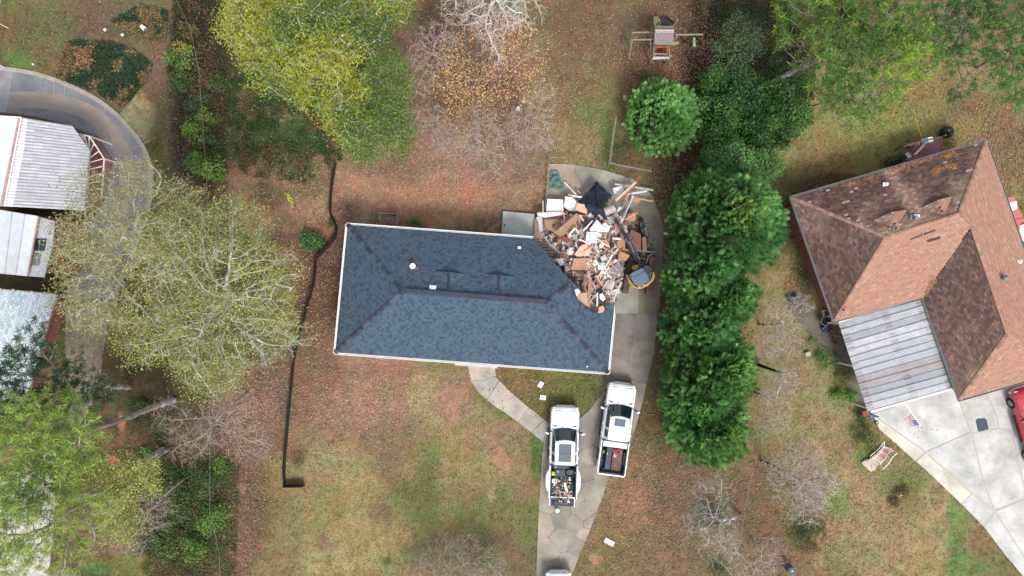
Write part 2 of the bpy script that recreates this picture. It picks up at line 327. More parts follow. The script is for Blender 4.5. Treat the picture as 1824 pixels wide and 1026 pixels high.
# ---------------------------------------------------------------- drives, path, patio
def gp(pts): return [((x - CX) * ALT / FPX, -(y - CY) * ALT / FPX) for x, y in pts]
def structure_prism(name, pts, z0, z1, m, col=None):
    return MB().prism(gp(pts), z0, z1, col).build(name, m, kind='structure')
def triangulated(name, pts, z0, z1, m, col=None, parent=None, **k):
    """concave outline: let blender fill it"""
    import bmesh
    bm = bmesh.new(); q = gp(pts); vs = [bm.verts.new((x, y, z1)) for x, y in q]; f = bm.faces.new(vs)
    r = bmesh.ops.extrude_face_region(bm, geom=[f]); bmesh.ops.translate(bm, verts=[v for v in r['geom'] if isinstance(v, bmesh.types.BMVert)], vec=(0, 0, z0 - z1))
    bmesh.ops.recalc_face_normals(bm, faces=bm.faces); bmesh.ops.triangulate(bm, faces=bm.faces)
    me = bpy.data.meshes.new(name); bm.to_mesh(me); bm.free(); me.materials.append(MATS[m])
    if col:
        at = me.color_attributes.new('Col', 'FLOAT_COLOR', 'CORNER'); at.data.foreach_set('color', [*col, 1.0] * len(me.loops))
    return link(name, me, parent, **k)
mat('joint_soil', C(92, 84, 72), rough=.95, noise=.3)
mat('asphalt', C(150, 148, 152), rough=.9, noise=.9, scale=.5, col2=C(106, 110, 122), bump=.04)
mat('asphalt_wear', C(172, 156, 142), rough=.9, noise=.6, scale=.8, col2=C(128, 122, 122))
mat('curb_concrete', C(168, 160, 146), rough=.9, noise=.2, scale=3)

def voronoi_slabs(outline, seeds, parent, z0, z1, colf, gap=.03, zj=.012):
    S = [((x - CX) * ALT / FPX, -(y - CY) * ALT / FPX) for x, y in seeds]; O = gp(outline); rr = random.Random(3)
    for i, s in enumerate(S):
        poly = O
        for j in sorted((j for j in range(len(S)) if j != i), key=lambda j: (S[j][0] - s[0]) ** 2 + (S[j][1] - s[1]) ** 2)[:22]:
            t = S[j]; nx_, ny_ = t[0] - s[0], t[1] - s[1]; L = math.hypot(nx_, ny_); nx_ /= L; ny_ /= L
            poly = clip_half(poly, ((s[0] + t[0]) / 2 - nx_ * gap / 2, (s[1] + t[1]) / 2 - ny_ * gap / 2), (nx_, ny_))
            if len(poly) < 3: break
        if len(poly) < 3: continue
        # break up the straight crack lines
        q = []
        for k in range(len(poly)):
            a, b = poly[k], poly[(k + 1) % len(poly)]; q.append(a); L = math.hypot(b[0] - a[0], b[1] - a[1])
            if L > .7: 
                o = rr.uniform(-.035, .0) ; q.append(((a[0] + b[0]) / 2 + (a[1] - b[1]) / L * -o, (a[1] + b[1]) / 2 + (b[0] - a[0]) / L * -o))
        m = MB().prism(q, z0, z1 + rr.uniform(-zj, zj), colf(s, rr))
        m.build('slab', 'concrete_attr', parent)

drive_pts = [(1086, 560), (1172, 560), (1166, 620), (1150, 690), (1138, 740), (1120, 800), (1086, 846), (1062, 915), (1040, 970), (1015, 1030), (1000, 1075), (953, 1075), (957, 980), (960, 900), (967, 800), (974, 752), (1030, 748), (1052, 728), (1072, 702), (1082, 665)]
dr = triangulated('driveway', drive_pts, -.15, .0, 'joint_soil', kind='structure')
rr = random.Random(5); seeds = []
while len(seeds) < 58:
    y = rr.uniform(705, 1070); x = rr.uniform(940, 1165)
    if inpoly(np.array([x]), np.array([y]), drive_pts)[0] and all((x - a) ** 2 + (y - b) ** 2 > (13 + 17 * rr.random()) ** 2 for a, b in seeds): seeds.append((x, y))
    elif rr.random() < .0006: break
seeds += [(1110, 580), (1150, 585), (1105, 620), (1142, 628), (1090, 650)]
dcol = lambda s, r: jit(mixc(mixc(C(124, 118, 110), C(140, 132, 121), r.random()), mixc(C(140, 134, 124), C(166, 152, 136), r.random()), min(1, max(0, (-s[1] - 5) / 6))), .07, r)
voronoi_slabs(drive_pts, seeds, dr, .0, .04, dcol, .022, .014)
# the back court under the rubble and beside the house
court_pts = [(976, 292), (1020, 293), (1075, 303), (1125, 318), (1160, 345), (1182, 400), (1180, 480), (1172, 559), (1086, 559), (1095, 500), (1040, 470), (960, 470), (958, 384), (972, 382)]
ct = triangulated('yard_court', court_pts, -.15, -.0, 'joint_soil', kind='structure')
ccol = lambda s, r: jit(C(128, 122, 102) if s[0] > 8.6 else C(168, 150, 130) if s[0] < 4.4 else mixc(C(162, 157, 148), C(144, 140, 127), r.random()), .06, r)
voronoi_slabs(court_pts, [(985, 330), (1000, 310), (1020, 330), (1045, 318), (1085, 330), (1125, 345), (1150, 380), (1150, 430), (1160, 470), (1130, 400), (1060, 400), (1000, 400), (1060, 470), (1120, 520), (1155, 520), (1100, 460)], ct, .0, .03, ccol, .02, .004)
# walk
walk = [(832, 645), (880, 650), (884, 672), (905, 694), (930, 716), (975, 752), (973, 792), (945, 768), (910, 742), (875, 718), (856, 702), (840, 680)]
wk = triangulated('path', walk, -.15, .015, 'joint_soil', kind='structure')
wcol = lambda s, r: jit(mixc(C(188, 176, 160), C(158, 154, 146), r.random()), .06, r)
voronoi_slabs(walk, [(856, 660), (862, 690), (890, 708), (918, 730), (945, 750), (966, 772)], wk, .015, .05, wcol, .03, .004)

# right-hand concrete drive, cast in big slabs
rd_pts = [(1540, 700), (1600, 690), (1700, 660), (1760, 690), (1920, 640), (1940, 1120), (1850, 1060), (1824, 1028), (1790, 988), (1752, 938), (1713, 899), (1680, 866), (1632, 822), (1596, 790), (1566, 765), (1556, 742)]
mat('joint_pale', C(182, 178, 171), rough=.95)
rdv = triangulated('concrete_drive', rd_pts, -.15, .02, 'joint_pale', kind='structure')
SL = [[(1556, 738), (1612, 716), (1698, 690), (1727, 768), (1648, 803)], [(1556, 741), (1646, 805), (1629, 820), (1596, 790), (1566, 765)],
      [(1649, 805), (1728, 770), (1751, 861), (1768, 907), (1730, 876)], [(1648, 807), (1729, 879), (1712, 896), (1680, 866), (1632, 822)],
      [(1731, 880), (1768, 911), (1752, 935), (1714, 898)], [(1771, 913), (1824, 994), (1880, 1070), (1850, 1058), (1824, 1028), (1790, 988), (1754, 938)],
      [(1700, 690), (1712, 714), (1757, 702), (1775, 745), (1777, 762), (1729, 770)], [(1759, 701), (1830, 680), (1925, 645), (1928, 760), (1830, 770), (1779, 762), (1777, 745)],
      [(1731, 772), (1777, 764), (1800, 766), (1826, 884), (1771, 907), (1753, 860)], [(1802, 766), (1928, 762), (1932, 880), (1829, 884)],
      [(1773, 911), (1826, 888), (1934, 884), (1938, 1110), (1884, 1070), (1826, 993)],
      [(1540, 700), (1600, 690), (1640, 670), (1700, 655), (1698, 687), (1612, 713), (1556, 736)]]
for i, s in enumerate(SL):
    r0 = random.Random(i + 40); c = jit(mixc(C(205, 203, 198), C(190, 188, 182), r0.random()), .04, r0)
    if i in (1, 3): c = C(206, 198, 182)
    MB().prism(gp(s), -.02, .035 + r0.uniform(-.004, .004), c).build('slab', 'concrete_attr', rdv)
# small dark side path west of the brick-coloured house
triangulated('side_path', [(1425, 520), (1460, 560), (1500, 600), (1560, 740), (1540, 745), (1515, 700), (1480, 640), (1440, 590), (1405, 555), (1400, 525)], -.1, .012, 'concrete_attr', C(122, 114, 102), kind='structure')

# curved drive on the left
outer = [(-60, 118), (0, 122), (60, 131), (120, 151), (180, 182), (228, 225), (258, 268), (270, 318), (262, 380), (236, 450), (205, 530)]
inner = [(118, 540), (140, 440), (188, 352), (200, 290), (172, 244), (120, 222), (60, 207), (0, 200), (-60, 195)]
cd = triangulated('curved_drive', outer + inner, -.1, .02, 'asphalt', kind='structure')
def ribbon(name, pts, w, z0, z1, m, parent=None, **k):
    q = [Vector((*p, 0)) for p in gp(pts)]; vs = []; n = len(q)
    for i in range(n):
        d = (q[min(i + 1, n - 1)] - q[max(i - 1, 0)]).normalized(); s = Vector((-d.y, d.x, 0)) * w / 2
        for z in (z0, z1): vs += [(q[i].x + s.x, q[i].y + s.y, z), (q[i].x - s.x, q[i].y - s.y, z)]
    fs = []
    for i in range(n - 1):
        a, b = 4 * i, 4 * i + 4
        fs += [(a + 2, a + 3, b + 3, b + 2), (a, a + 2, b + 2, b), (a + 3, a + 1, b + 1, b + 3), (a + 1, a, b, b + 1)]
    fs += [(0, 1, 3, 2), (4 * n - 4, 4 * n - 2, 4 * n - 1, 4 * n - 3)]
    return MB().add(vs, fs).build(name, m, parent, **k)
def smooth_px(pts, k=6):
    out = []
    for i in range(len(pts) - 1):
        p0, p1, p2, p3 = pts[max(i - 1, 0)], pts[i], pts[i + 1], pts[min(i + 2, len(pts) - 1)]
        for j in range(k):
            t = j / k; out.append(tuple(.5 * (2 * p1[a] + (p2[a] - p0[a]) * t + (2 * p0[a] - 5 * p1[a] + 4 * p2[a] - p3[a]) * t * t + (-p0[a] + 3 * p1[a] - 3 * p2[a] + p3[a]) * t ** 3) for a in (0, 1)))
    return out + [pts[-1]]
ribbon('curb', smooth_px(outer[:13]), .30, -.1, .06, 'curb_concrete', cd)
ribbon('wheel_track', smooth_px([(12, 178), (60, 178), (120, 186), (165, 205), (200, 240), (222, 280), (226, 330), (205, 400), (172, 500)]), 1.15, .0, .026, 'asphalt_wear', cd)
for a, b in (((96, 143), (98, 200)), ((116, 150), (112, 206)), ((190, 188), (180, 212)), ((24, 124), (10, 200)), ((262, 300), (210, 318)), ((268, 250), (222, 272))):
    ribbon('expansion_joint', [a, b], .05, .0, .024, 'curb_concrete', cd)
triangulated('entry_slab', [(-20, 120), (24, 125), (12, 200), (-20, 198)], .0, .028, 'concrete_attr', C(152, 150, 150), cd)
triangulated('gravel_path', [(118, 544), (203, 534), (188, 600), (180, 660), (163, 725), (140, 760), (122, 760), (124, 700), (116, 620)], -.1, .014, 'concrete_attr', C(150, 134, 118), kind='structure')
triangulated('lower_drive', [(-60, 880), (70, 838), (96, 850), (98, 905), (84, 1060), (-60, 1060)], -.1, .03, 'concrete_attr', C(196, 190, 180), kind='structure')

# grey concrete back patio with a drain
pt = MB().prism(gp([(896, 377), (952, 382), (958, 425), (893, 425)]), -.1, .30, C(178, 184, 178)).build('patio', 'concrete_attr', kind='structure')
MB().cyl(P(898.5, 401, .29), P(898.5, 401, .315), .07, n=10).build('drain', 'rubber', pt)
MB().prism(gp([(886, 650), (886, 656), (810, 650), (812, 644)]), 0, .18, C(206, 190, 182)).build('front_step', 'concrete_attr', kind='structure')

# fallen leaves and grass blades lying over the ground
def scatter(regions, rg):
    P_, S_ = [], []
    for x, y, rx, ry, n, cols in regions:
        a = rg.normal(size=(n, 2)) * .55; xs = x + a[:, 0] * rx; ys = y + a[:, 1] * ry
        P_.append(np.stack([xs, ys], -1)); S_.append(pal(rg, n, cols, .3))
    return np.concatenate(P_), np.concatenate(S_)
LB = [(172, 138, 108), (150, 112, 86), (124, 88, 66), (186, 156, 128), (112, 82, 62), (156, 116, 90)]
LP = [(188, 152, 132), (172, 132, 112), (152, 112, 94), (198, 168, 148), (134, 98, 82)]
rg = np.random.default_rng(5)
pts, cols = scatter([(860, 160, 170, 150, 9000, LP), (780, 330, 210, 70, 6500, LP), (1060, 150, 120, 190, 6000, LB), (1200, 110, 90, 130, 8000, LB),
    (1190, 450, 30, 260, 4500, LB), (500, 340, 120, 90, 4500, LP), (560, 520, 70, 150, 5500, LB), (640, 710, 150, 90, 5000, LP), (700, 840, 280, 180, 3500, LB),
    (1150, 880, 110, 180, 7000, LB), (430, 880, 44, 180, 3500, LB), (1700, 170, 150, 80, 3500, LB), (1780, 270, 60, 90, 2500, LB), (1600, 260, 200, 90, 2500, LB),
    (1400, 880, 150, 200, 4500, LB), (360, 150, 60, 230, 4000, LB), (150, 80, 200, 120, 2500, LB), (300, 880, 160, 160, 4500, LB), (1435, 440, 40, 90, 1800, LB),
    (950, 700, 120, 45, 1500, LB), (460, 720, 70, 90, 2500, LP), (1330, 150, 130, 160, 2500, LB), (1550, 900, 160, 140, 2200, LB)], rg)
DRV = [drive_pts, court_pts, walk, rd_pts, outer + inner, [(896, 377), (952, 382), (958, 425), (893, 425)], [(-60, 880), (70, 838), (96, 850), (98, 905), (84, 1060), (-60, 1060)]]
def offdrive(x, y):
    m = np.ones(len(x), bool)
    for d_ in DRV: m &= ~inpoly(x, y, d_)
    return m
kp = offdrive(pts[:, 0], pts[:, 1]) | (rg.random(len(pts)) < .07); pts, cols = pts[kp], cols[kp]; ond = ~offdrive(pts[:, 0], pts[:, 1])
W = np.stack([(pts[:, 0] - CX) * ALT / FPX, -(pts[:, 1] - CY) * ALT / FPX, rg.uniform(.0, .035, len(pts))], -1)
W[:, 2] += ond * .05
V, F = leaves_at(W, .105, rg, 2.2, .7)
cols = .68 * cols + .32 * galb_at(pts[:, 0], pts[:, 1]) * 1.35
link('fallen_leaves', np_mesh('fallen_leaves', V, F, cols, 'litter'), kind='stuff')
n = 150000
xs = rg.uniform(-20, 1844, n); ys = rg.uniform(-20, 1046, n)
gc = galb_at(xs, ys); keep = (gc[:, 1] > gc[:, 0] * .62) & offdrive(xs, ys)
xs, ys, gc = xs[keep], ys[keep], gc[keep]; n = len(xs)
W = np.stack([(xs - CX) * ALT / FPX, -(ys - CY) * ALT / FPX, np.full(n, -.01)], -1)
ax = norm(np.stack([rg.normal(size=n), rg.normal(size=n), rg.uniform(.2, 1.4, n)], -1)); sd = norm(np.cross(ax, rg.normal(size=(n, 3))))
V, F = rhombs(W, ax, sd, rg.uniform(.08, .2, n), rg.uniform(.03, .06, n))
cc = gc * rg.uniform(.78, 1.38, (n, 1)); cc[:, 1] *= rg.uniform(.92, 1.12, n)
link('grass', np_mesh('grass', V, F, np.clip(cc, 0, .7), 'litter'), kind='stuff')

# ---------------------------------------------------------------- shingled roofs
def roof_plane(parent, pts, colf, expo=.15, tab=.32, hole=None, lift=.012, m='shingle', under=C(46, 54, 64), name='shingles', gapf=.90, eave=(0, 1), deckm=None, deckp=None):
    """pts 3D outline; pts[eave] is the eave edge. deck + one real shingle tab at a time"""
    a = Vector(pts[eave[0]]); b = Vector(pts[eave[1]]); u = (b - a).normalized(); nrm = Vector((0, 0, 0))
    for i in range(len(pts)):
        p, q = Vector(pts[i]), Vector(pts[(i + 1) % len(pts)]); nrm += p.cross(q)
    nrm = nrm - u * nrm.dot(u); nrm.normalize()
    if nrm.z < 0: nrm = -nrm
    v = nrm.cross(u)
    cen = sum((Vector(p) for p in pts), Vector()) / len(pts)
    if (cen - a).dot(v) < 0: v = -v
    uv = [((Vector(p) - a).dot(u), (Vector(p) - a).dot(v)) for p in pts]
    if deckm:
        fz = lambda p: a.z - (nrm.x * (p[0] - a.x) + nrm.y * (p[1] - a.y)) / nrm.z - .02
        MB().slab([Vector((p[0], p[1], fz(p))) for p in (deckp or pts)], .05).build('roof', deckm, parent)
    us = [x for x, y in uv]; vs_ = [y for x, y in uv]
    u0, u1, v1 = min(us), max(us), max(vs_)
    nv = int(v1 / expo) + 1; nu = int((u1 - u0) / tab) + 2
    J, I = np.meshgrid(np.arange(nv), np.arange(nu), indexing='ij')
    U = u0 + (I - (J % 2) * .5) * tab; Vv = J * expo
    cu, cv = (U + tab / 2).ravel(), (Vv + expo / 2).ravel()
    wx = a.x + cu * u.x + cv * v.x; wy = a.y + cu * u.y + cv * v.y; wz = a.z + cu * u.z + cv * v.z
    ok = inpoly(cu, cv, uv)
    ppx = CX + wx * FPX / (ALT - wz); ppy = CY - wy * FPX / (ALT - wz)
    if hole is not None: ok &= ~inpoly(ppx, ppy, hole)
    U = U.ravel()[ok]; Vv = Vv.ravel()[ok]; n = len(U); rg = np.random.default_rng(n)
    ng = np.array(nrm); ua, va, aa = np.array(u), np.array(v), np.array(a)
    def pt(uu, vv, h): return aa + uu[:, None] * ua + vv[:, None] * va + (h[:, None] if hasattr(h, 'shape') else h) * ng
    g = tab * rg.uniform(.0, .10, n); lo = lift + rg.uniform(0, .008, n)
    x0, x1, y0, y1 = U + g / 2, U + tab - g / 2, Vv + expo * (1 - gapf), Vv + expo * 1.06
    V = np.stack([pt(x0, y0, lo), pt(x1, y0, lo), pt(x1, y1, np.full(n, .003)), pt(x0, y1, np.full(n, .003)), pt(x0, y0, lo * 0), pt(x1, y0, lo * 0)], 1)
    base = np.arange(n)[:, None] * 6
    F = np.concatenate([base + np.array([0, 1, 2, 3]), base + np.array([4, 5, 1, 0])])
    off = np.array(wloc(parent)); cols = colf(ppx[ok], ppy[ok], rg, J.ravel()[ok])
    link(name, np_mesh(name, V.reshape(-1, 3) - off, F, np.concatenate([cols, cols]), m), parent, kind='stuff')
    return nrm
def cap_line(parent, a, b, w, cols, name='ridge_cap', step=.28, lift=.05, n1=None):
    a = Vector(a); b = Vector(b); d = b - a; L = d.length; x = d.normalized(); y = Vector((0, 0, 1)).cross(x).normalized(); z = x.cross(y)
    n = max(1, int(L / step)); mb = MB(); rr = random.Random(int(L * 100))
    for i in range(n):
        p = a + d * (i / n); q = a + d * ((i + 1.08) / n); c = jit(rr.choice(cols), .12, rr)
        for s in (-1, 1):
            o = y * s * w / 2 - Vector((0, 0, .055 * w / .3)); e = z * (lift + .012); e2 = z * lift
            vs = [p + e, q + e2, q + o + e2, p + o + e]
            mb.add(vs if s < 0 else vs[::-1], [(0, 1, 2, 3)], c)
    return mb.build(name, 'shingle', parent, kind='stuff')
def gutter(parent, pts, w=.11, m='white_trim', name='gutter', hangers=True, h=.12):
    for i in range(len(pts) - 1):
        a, b = Vector(pts[i]), Vector(pts[i + 1]); d = (b - a).normalized(); s = Vector((d.y, -d.x, 0)) * 1
        mb = MB()
        mb.bar(a - Vector((0, 0, h)), b - Vector((0, 0, h)), w, .012)                       # trough floor
        mb.bar(a + s * w / 2 - Vector((0, 0, h / 2)), b + s * w / 2 - Vector((0, 0, h / 2)), .03, h)
        mb.bar(a - s * w / 2 - Vector((0, 0, h / 2)), b - s * w / 2 - Vector((0, 0, h / 2)), .03, h)
        g = mb.build(name, m, parent)
        if hangers:
            n = int((b - a).length / 1.1)
            for k in range(n):
                p = a + (b - a) * ((k + .5) / n); MB().bar(p + s * w * .6, p - s * w * .9, .03, .02).build('gutter_hanger', 'white_trim', g)

mat('siding', C(190, 178, 168), rough=.8, noise=.1)
mat('deck_blue', C(52, 62, 74), rough=.95, noise=.2)
# --- main house, blue-grey hip roof, its north-east corner torn down
E0, RZ = 2.75, 4.72
NW, SW, SE = P(619, 400, E0), P(597, 628, E0), P(1083, 664, E0)
NEc = NW + (SE - SW)                                      # where the missing corner stood
RW, RE = P(716, 518, RZ), P(975, 537, RZ)
hs = thing('main_house', 'dark blue-grey shingled hip-roof house with one corner torn down', 'house', (RW + RE) / 2 * Vector((1, 1, 0)) if False else Vector(((RW.x + RE.x) / 2, (RW.y + RE.y) / 2, 0)))
HOLE = [(946, 412), (952, 424), (963, 438), (975, 452), (988, 468), (1000, 482), (1013, 494), (1018, 505), (1018, 520), (1024, 530), (1032, 541), (1040, 547), (1044, 551), (1056, 556), (1066, 553), (1076, 556), (1080, 545), (1092, 540), (1110, 538), (1140, 380), (960, 380)]
def blue(ppx, ppy, rg, row):
    n = len(ppx); A = np.array([C(80, 100, 117), C(76, 95, 112), C(72, 91, 107), C(78, 98, 115)]); D = np.array([C(64, 80, 95), C(67, 83, 98)])
    c = A[rg.integers(0, 4, n)]; nz = fbm(ppx, ppy, 4, 61, 2); dk = rg.random(n) < .22
    c[dk] = D[rg.integers(0, 2, dk.sum())]
    west = ppx < 716 - np.abs(ppy - 518) * .95; c[west] *= .9  # west hip darkened: slope shade put into the shingle colour
    return c * rg.uniform(.95, 1.05, (n, 1))
Nbreak = NW + (NEc - NW) * ((950 - 619) / 486.)
# decks (the sound part only)
def deck(parent, pts, m, t=.05, drop=.012):
    q = [Vector(p) - Vector((0, 0, drop)) for p in pts]
    return MB().slab(q, t).build('roof', m, parent)
def lerp(a, b, t): return a + (b - a) * t
NEm = lerp(RE, NEc, .33)
brk = [P(1000, 482, 3.75), P(975, 452, 3.25)]
eK = lerp(SE, NEc, .50)
roof_plane(hs, [NW, NEc, RE, RW], blue, hole=HOLE, tab=.17, expo=.15, deckm='deck_blue', deckp=[P(1000, 483, 3.78), P(975, 452, 3.25), Nbreak, NW, RW, RE])
roof_plane(hs, [SW, SE, RE, RW], blue, tab=.17, expo=.15, deckm='deck_blue')
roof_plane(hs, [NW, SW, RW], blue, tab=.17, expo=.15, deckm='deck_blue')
roof_plane(hs, [SE, NEc, RE], blue, hole=HOLE, tab=.17, expo=.15, deckm='deck_blue', deckp=[SE, eK, P(1060, 556, 3.25), P(1030, 538, 3.85), NEm, RE])
CAPC = [C(64, 72, 86), C(74, 82, 96), C(84, 92, 104), C(58, 66, 80)]
cap_line(hs, RW + Vector((.2, 0, 0)), RE, .34, CAPC)
for a, b in ((NW, RW), (SW, RW), (SE, RE), (NEm, RE)): cap_line(hs, a, b, .30, CAPC, 'hip_cap')
vm = MB(); vm.bar(RW + Vector((.25, 0, .10)), RE + Vector((-.1, 0, .10)), .30, .07); 
mat('ridge_vent', C(62, 68, 80), rough=.9, noise=.3, scale=4); vm.build('ridge_vent', 'ridge_vent', hs)
gutter(hs, [Nbreak + Vector((0, .06, 0)), NW + Vector((-.06, .06, 0)), SW + Vector((-.06, -.06, 0)), SE + Vector((.06, -.06, 0)), lerp(SE, NEc, .46) + Vector((.06, 0, 0))])
# torn gutter bending away from the wall
gb = MB(); gb.tube([lerp(SE, NEc, .46) + Vector((.06, 0, -.05)), P(1093, 535, 2.6), P(1099, 518, 2.3), P(1107, 503, 1.9)], .05); gb.build('bent_gutter', 'white_trim', hs)
wi = .45
def inset(p, q=Vector((RW + RE)) / 2, d=wi):
    v = Vector((q.x - p.x, q.y - p.y, 0)); s = Vector((math.copysign(d, v.x), math.copysign(d, v.y), 0)); return Vector((p.x + s.x, p.y + s.y, 0))
cw = [inset(NW), inset(SW), inset(SE)]; cb = inset(Nbreak); ce = inset(lerp(SE, NEc, .40)); ce = Vector((cw[2].x + (ce.x - cw[2].x), ce.y, 0))
for a, b in ((cw[0], cb), (cw[0], cw[1]), (cw[1], cw[2]), (cw[2], Vector((ce.x, ce.y, 0)))):
    MB().bar(a + Vector((0, 0, 1.3)), b + Vector((0, 0, 1.3)), .2, 2.6).build('wall', 'siding', hs)
MB().slab([Vector((p.x, p.y, 2.6)) for p in (cw[0], cw[1], cw[2], Vector((ce.x, ce.y, 0)), P(1010, 500, 0), cb)], .04).build('ceiling', 'siding', hs)
# two small vent gables on the north slope
for gx_, gy_, w in ((724, 484, 30), (1028, 493, 30)):
    pass
def slope_z(px, py, z0=3.9):   # height on the north slope under a photo point
    z = z0
    nrm = (NW - RW).cross(RE - RW); 
    for _ in range(12):
        p = P(px, py, z); z = RW.z - (nrm.x * (p.x - RW.x) + nrm.y * (p.y - RW.y)) / nrm.z
    return z
for gx_, y0, y1 in ((800, 484, 512), (889, 489, 517)):
    a = P(gx_, y0, slope_z(gx_, y0) + .34); b = P(gx_ - 1, y1 + 1, slope_z(gx_, y1) + .03)
    l = P(gx_ - 25, y0 - 1, slope_z(gx_ - 25, y0 - 1) + .03); r = P(gx_ + 27, y0 + 4, slope_z(gx_ + 27, y0 + 4) + .03)
    MB().add([a, b, l], [(0, 1, 2)]).add([a, b, r], [(0, 2, 1)]).add([a, l, r, P(gx_, y0, slope_z(gx_, y0))], [(0, 1, 3), (0, 3, 2)]).build('vent_gable', 'deck_blue', hs)
    roof_plane(hs, [l, b, a], blue, eave=(0, 2), expo=.13, tab=.25, name='gable_shingles'); roof_plane(hs, [b, r, a], blue, eave=(2, 1), expo=.13, tab=.25, name='gable_shingles')
    cap_line(hs, a, b, .2, [C(58, 62, 76)], 'gable_cap', lift=.05)
def pipe_vent(parent, px, py, zf, h=.3, r=.05, cap=None, m='white_plastic', name='vent_pipe', sw=.28):
    z = zf(px, py); p = P(px, py, z)
    v = MB().cyl(p, p + Vector((0, 0, h)), r, n=10).cyl(p + Vector((0, 0, h)), p + Vector((0, 0, h + .01)), r * .6, n=8).build(name, m, parent)
    MB().box(p + Vector((0, 0, .04)), (sw, sw * .8, .025), rz=-.08).build('flashing', m, v)
    return v
pipe_vent(hs, 771, 513, slope_z, .22, .05, sw=.42); pipe_vent(hs, 925, 441, slope_z, .15, .03, sw=.2)
p = P(736, 474, slope_z(736, 474)); MB().cyl(p, p + Vector((0, 0, .3)), .15, .16, n=12).dome(p + Vector((0, 0, .3)), .2, .2, .08).build('vent_cowl', 'white_plastic', hs, smooth=False)
mat('rust', C(128, 86, 74), rough=.9, noise=.3, scale=9)
MB().box(P(742, 478, slope_z(742, 478) + .06), (.26, .2, .05), rz=.3).build('flashing', 'rust', hs)
MB().cyl(P(1046, 653, 2.93), P(1046, 653, 3.1), .05).build('vent_pipe', 'white_plastic', hs)
MB().cyl(P(1044, 645, 2.98), P(1044, 645, 3.06), .10).build('vent_cowl', 'ridge_vent', hs)
for q in ((1063, 540), ):
    pass
# exposed subfloor and a stub of inner wall where the corner stood
mat('subfloor', C(158, 132, 112), rough=.9, noise=.5, scale=2, col2=C(112, 96, 84))
fl = [P(x, y, .5) for x, y in ((952, 430), (1000, 425), (1092, 432), (1084, 552), (1050, 552), (1012, 500), (980, 462))]
MB().slab(fl, .4).build('subfloor', 'subfloor', hs)
rr = random.Random(9)
for i in range(9):
    y = 432 + i * 5.2; MB().bar(P(950 + i * 2.9, y, .56), P(1000, y + 3, .56), .14, .04, jit(C(160, 134, 114), .15, rr)).build('floor_plank', 'wood_attr', hs)

# --- reddish-brown shingled house on the right
EB, T1, T2 = 2.8, 4.75, 4.45
A, B, Cc = P(1410, 352, EB), P(1757, 251, EB), P(1487, 572, EB)
D1 = P(1645, 530, EB); Ee = P(1710, 712, EB); Fe = P(1897, 659, EB)
r1, r2, r3, r4 = P(1579, 422, T1), P(1708, 382, T1), P(1731, 404, T1 - .15), P(1795, 594, T1 - .2)
bh = thing('brown_house', 'reddish-brown shingled house with cross hip roof and stained slopes', 'house', Vector(((r1.x + r4.x) / 2, (r1.y + r4.y) / 2, 0)))
def brown(kind):
    def f(ppx, ppy, rg, row):
        n = len(ppx); A_ = np.array([C(176, 132, 112), C(172, 128, 108), C(167, 123, 104), C(174, 130, 110)])
        B_ = np.array([C(108, 84, 76), C(96, 76, 70), C(120, 94, 82), C(88, 70, 66)]); M_ = np.array([C(158, 124, 108), C(146, 114, 98), C(176, 148, 130)])
        c = A_[rg.integers(0, 4, n)]
        if kind == 'north':
            # run of the slope: stains grow towards the eave, clear streaks below the vents
            s = (ppx - 1410) * .957 + (ppy - 352) * -.29; t = (ppx - 1410) * .27 + (ppy - 352) * .96
            st = 1.02 - np.abs(t) / 150 + (fbm(ppx, ppy, 40, 12) - .5) * 1.3
            st -= np.exp(-((s - 178 - t * .35) / 12) ** 2) * .8; st -= np.clip((s - 300) / 40, 0, 1) * .6; st -= np.clip((70 - s) / 60, 0, 1) * .45
            w_ = np.clip(st * 1.5 - .2 + rg.normal(size=n) * .10, 0, 1)[:, None]; c = M_[rg.integers(0, 3, n)] * (1 - w_) + B_[rg.integers(0, 4, n)] * w_
            pl = rg.random(n) < .035; c[pl] = C(184, 156, 142)
        elif kind == 'west':
            st = .62 + (ppy - 400) / 140 + (fbm(ppx, ppy, 30, 13) - .5) * 1.2 - np.clip((ppx - 1555) / 50, 0, 1) * .5
            w_ = np.clip(st * 1.2 + rg.normal(size=n) * .10, 0, 1)[:, None]; c = M_[rg.integers(0, 3, n)] * .9 * (1 - w_) + B_[rg.integers(0, 4, n)] * w_
        elif kind == 'wing':
            st = .95 + (fbm(ppx, ppy, 40, 14) - .5) * 1.0 - np.clip((ppy - 620) / 100, 0, .5)
            w_ = np.clip(st + rg.normal(size=n) * .10, .2, 1)[:, None]; c = M_[rg.integers(0, 3, n)] * .85 * (1 - w_) + B_[rg.integers(0, 4, n)] * w_
        else:
            pl = rg.random(n) < .06; c[pl] = C(184, 144, 118)
            dk = rg.random(n) < .08; c[dk] = C(164, 118, 102)
        return c * rg.uniform(.96, 1.04, (n, 1))
    return f
mat('deck_brown', C(92, 70, 62), rough=.95)
_n = (D1 - Cc).cross(r1 - Cc)
for _ in range(15): r3 = P(1731, 404, Cc.z - (_n.x * (r3.x - Cc.x) + _n.y * (r3.y - Cc.y)) / _n.z)
_m = (Ee - D1).cross(r3 - D1)
for _ in range(15): r4 = P(1795, 594, D1.z - (_m.x * (r4.x - D1.x) + _m.y * (r4.y - D1.y)) / _m.z)
PL = [([A, B, r2, r1], 'north', (0, 1)), ([Cc, A, r1], 'west', (0, 1)), ([Cc, D1, r3, r2, r1], 'south', (0, 1)), ([D1, Ee, r4, r3], 'wing', (0, 1)),
      ([Ee, Fe, r4], 'south', (0, 1)), ([Fe, B, r2, r3, r4], 'south', (0, 1))]
for pts_, k, e in PL:
    roof_plane(bh, pts_, brown(k), expo=.15, tab=.27, eave=e, deckm='deck_brown')
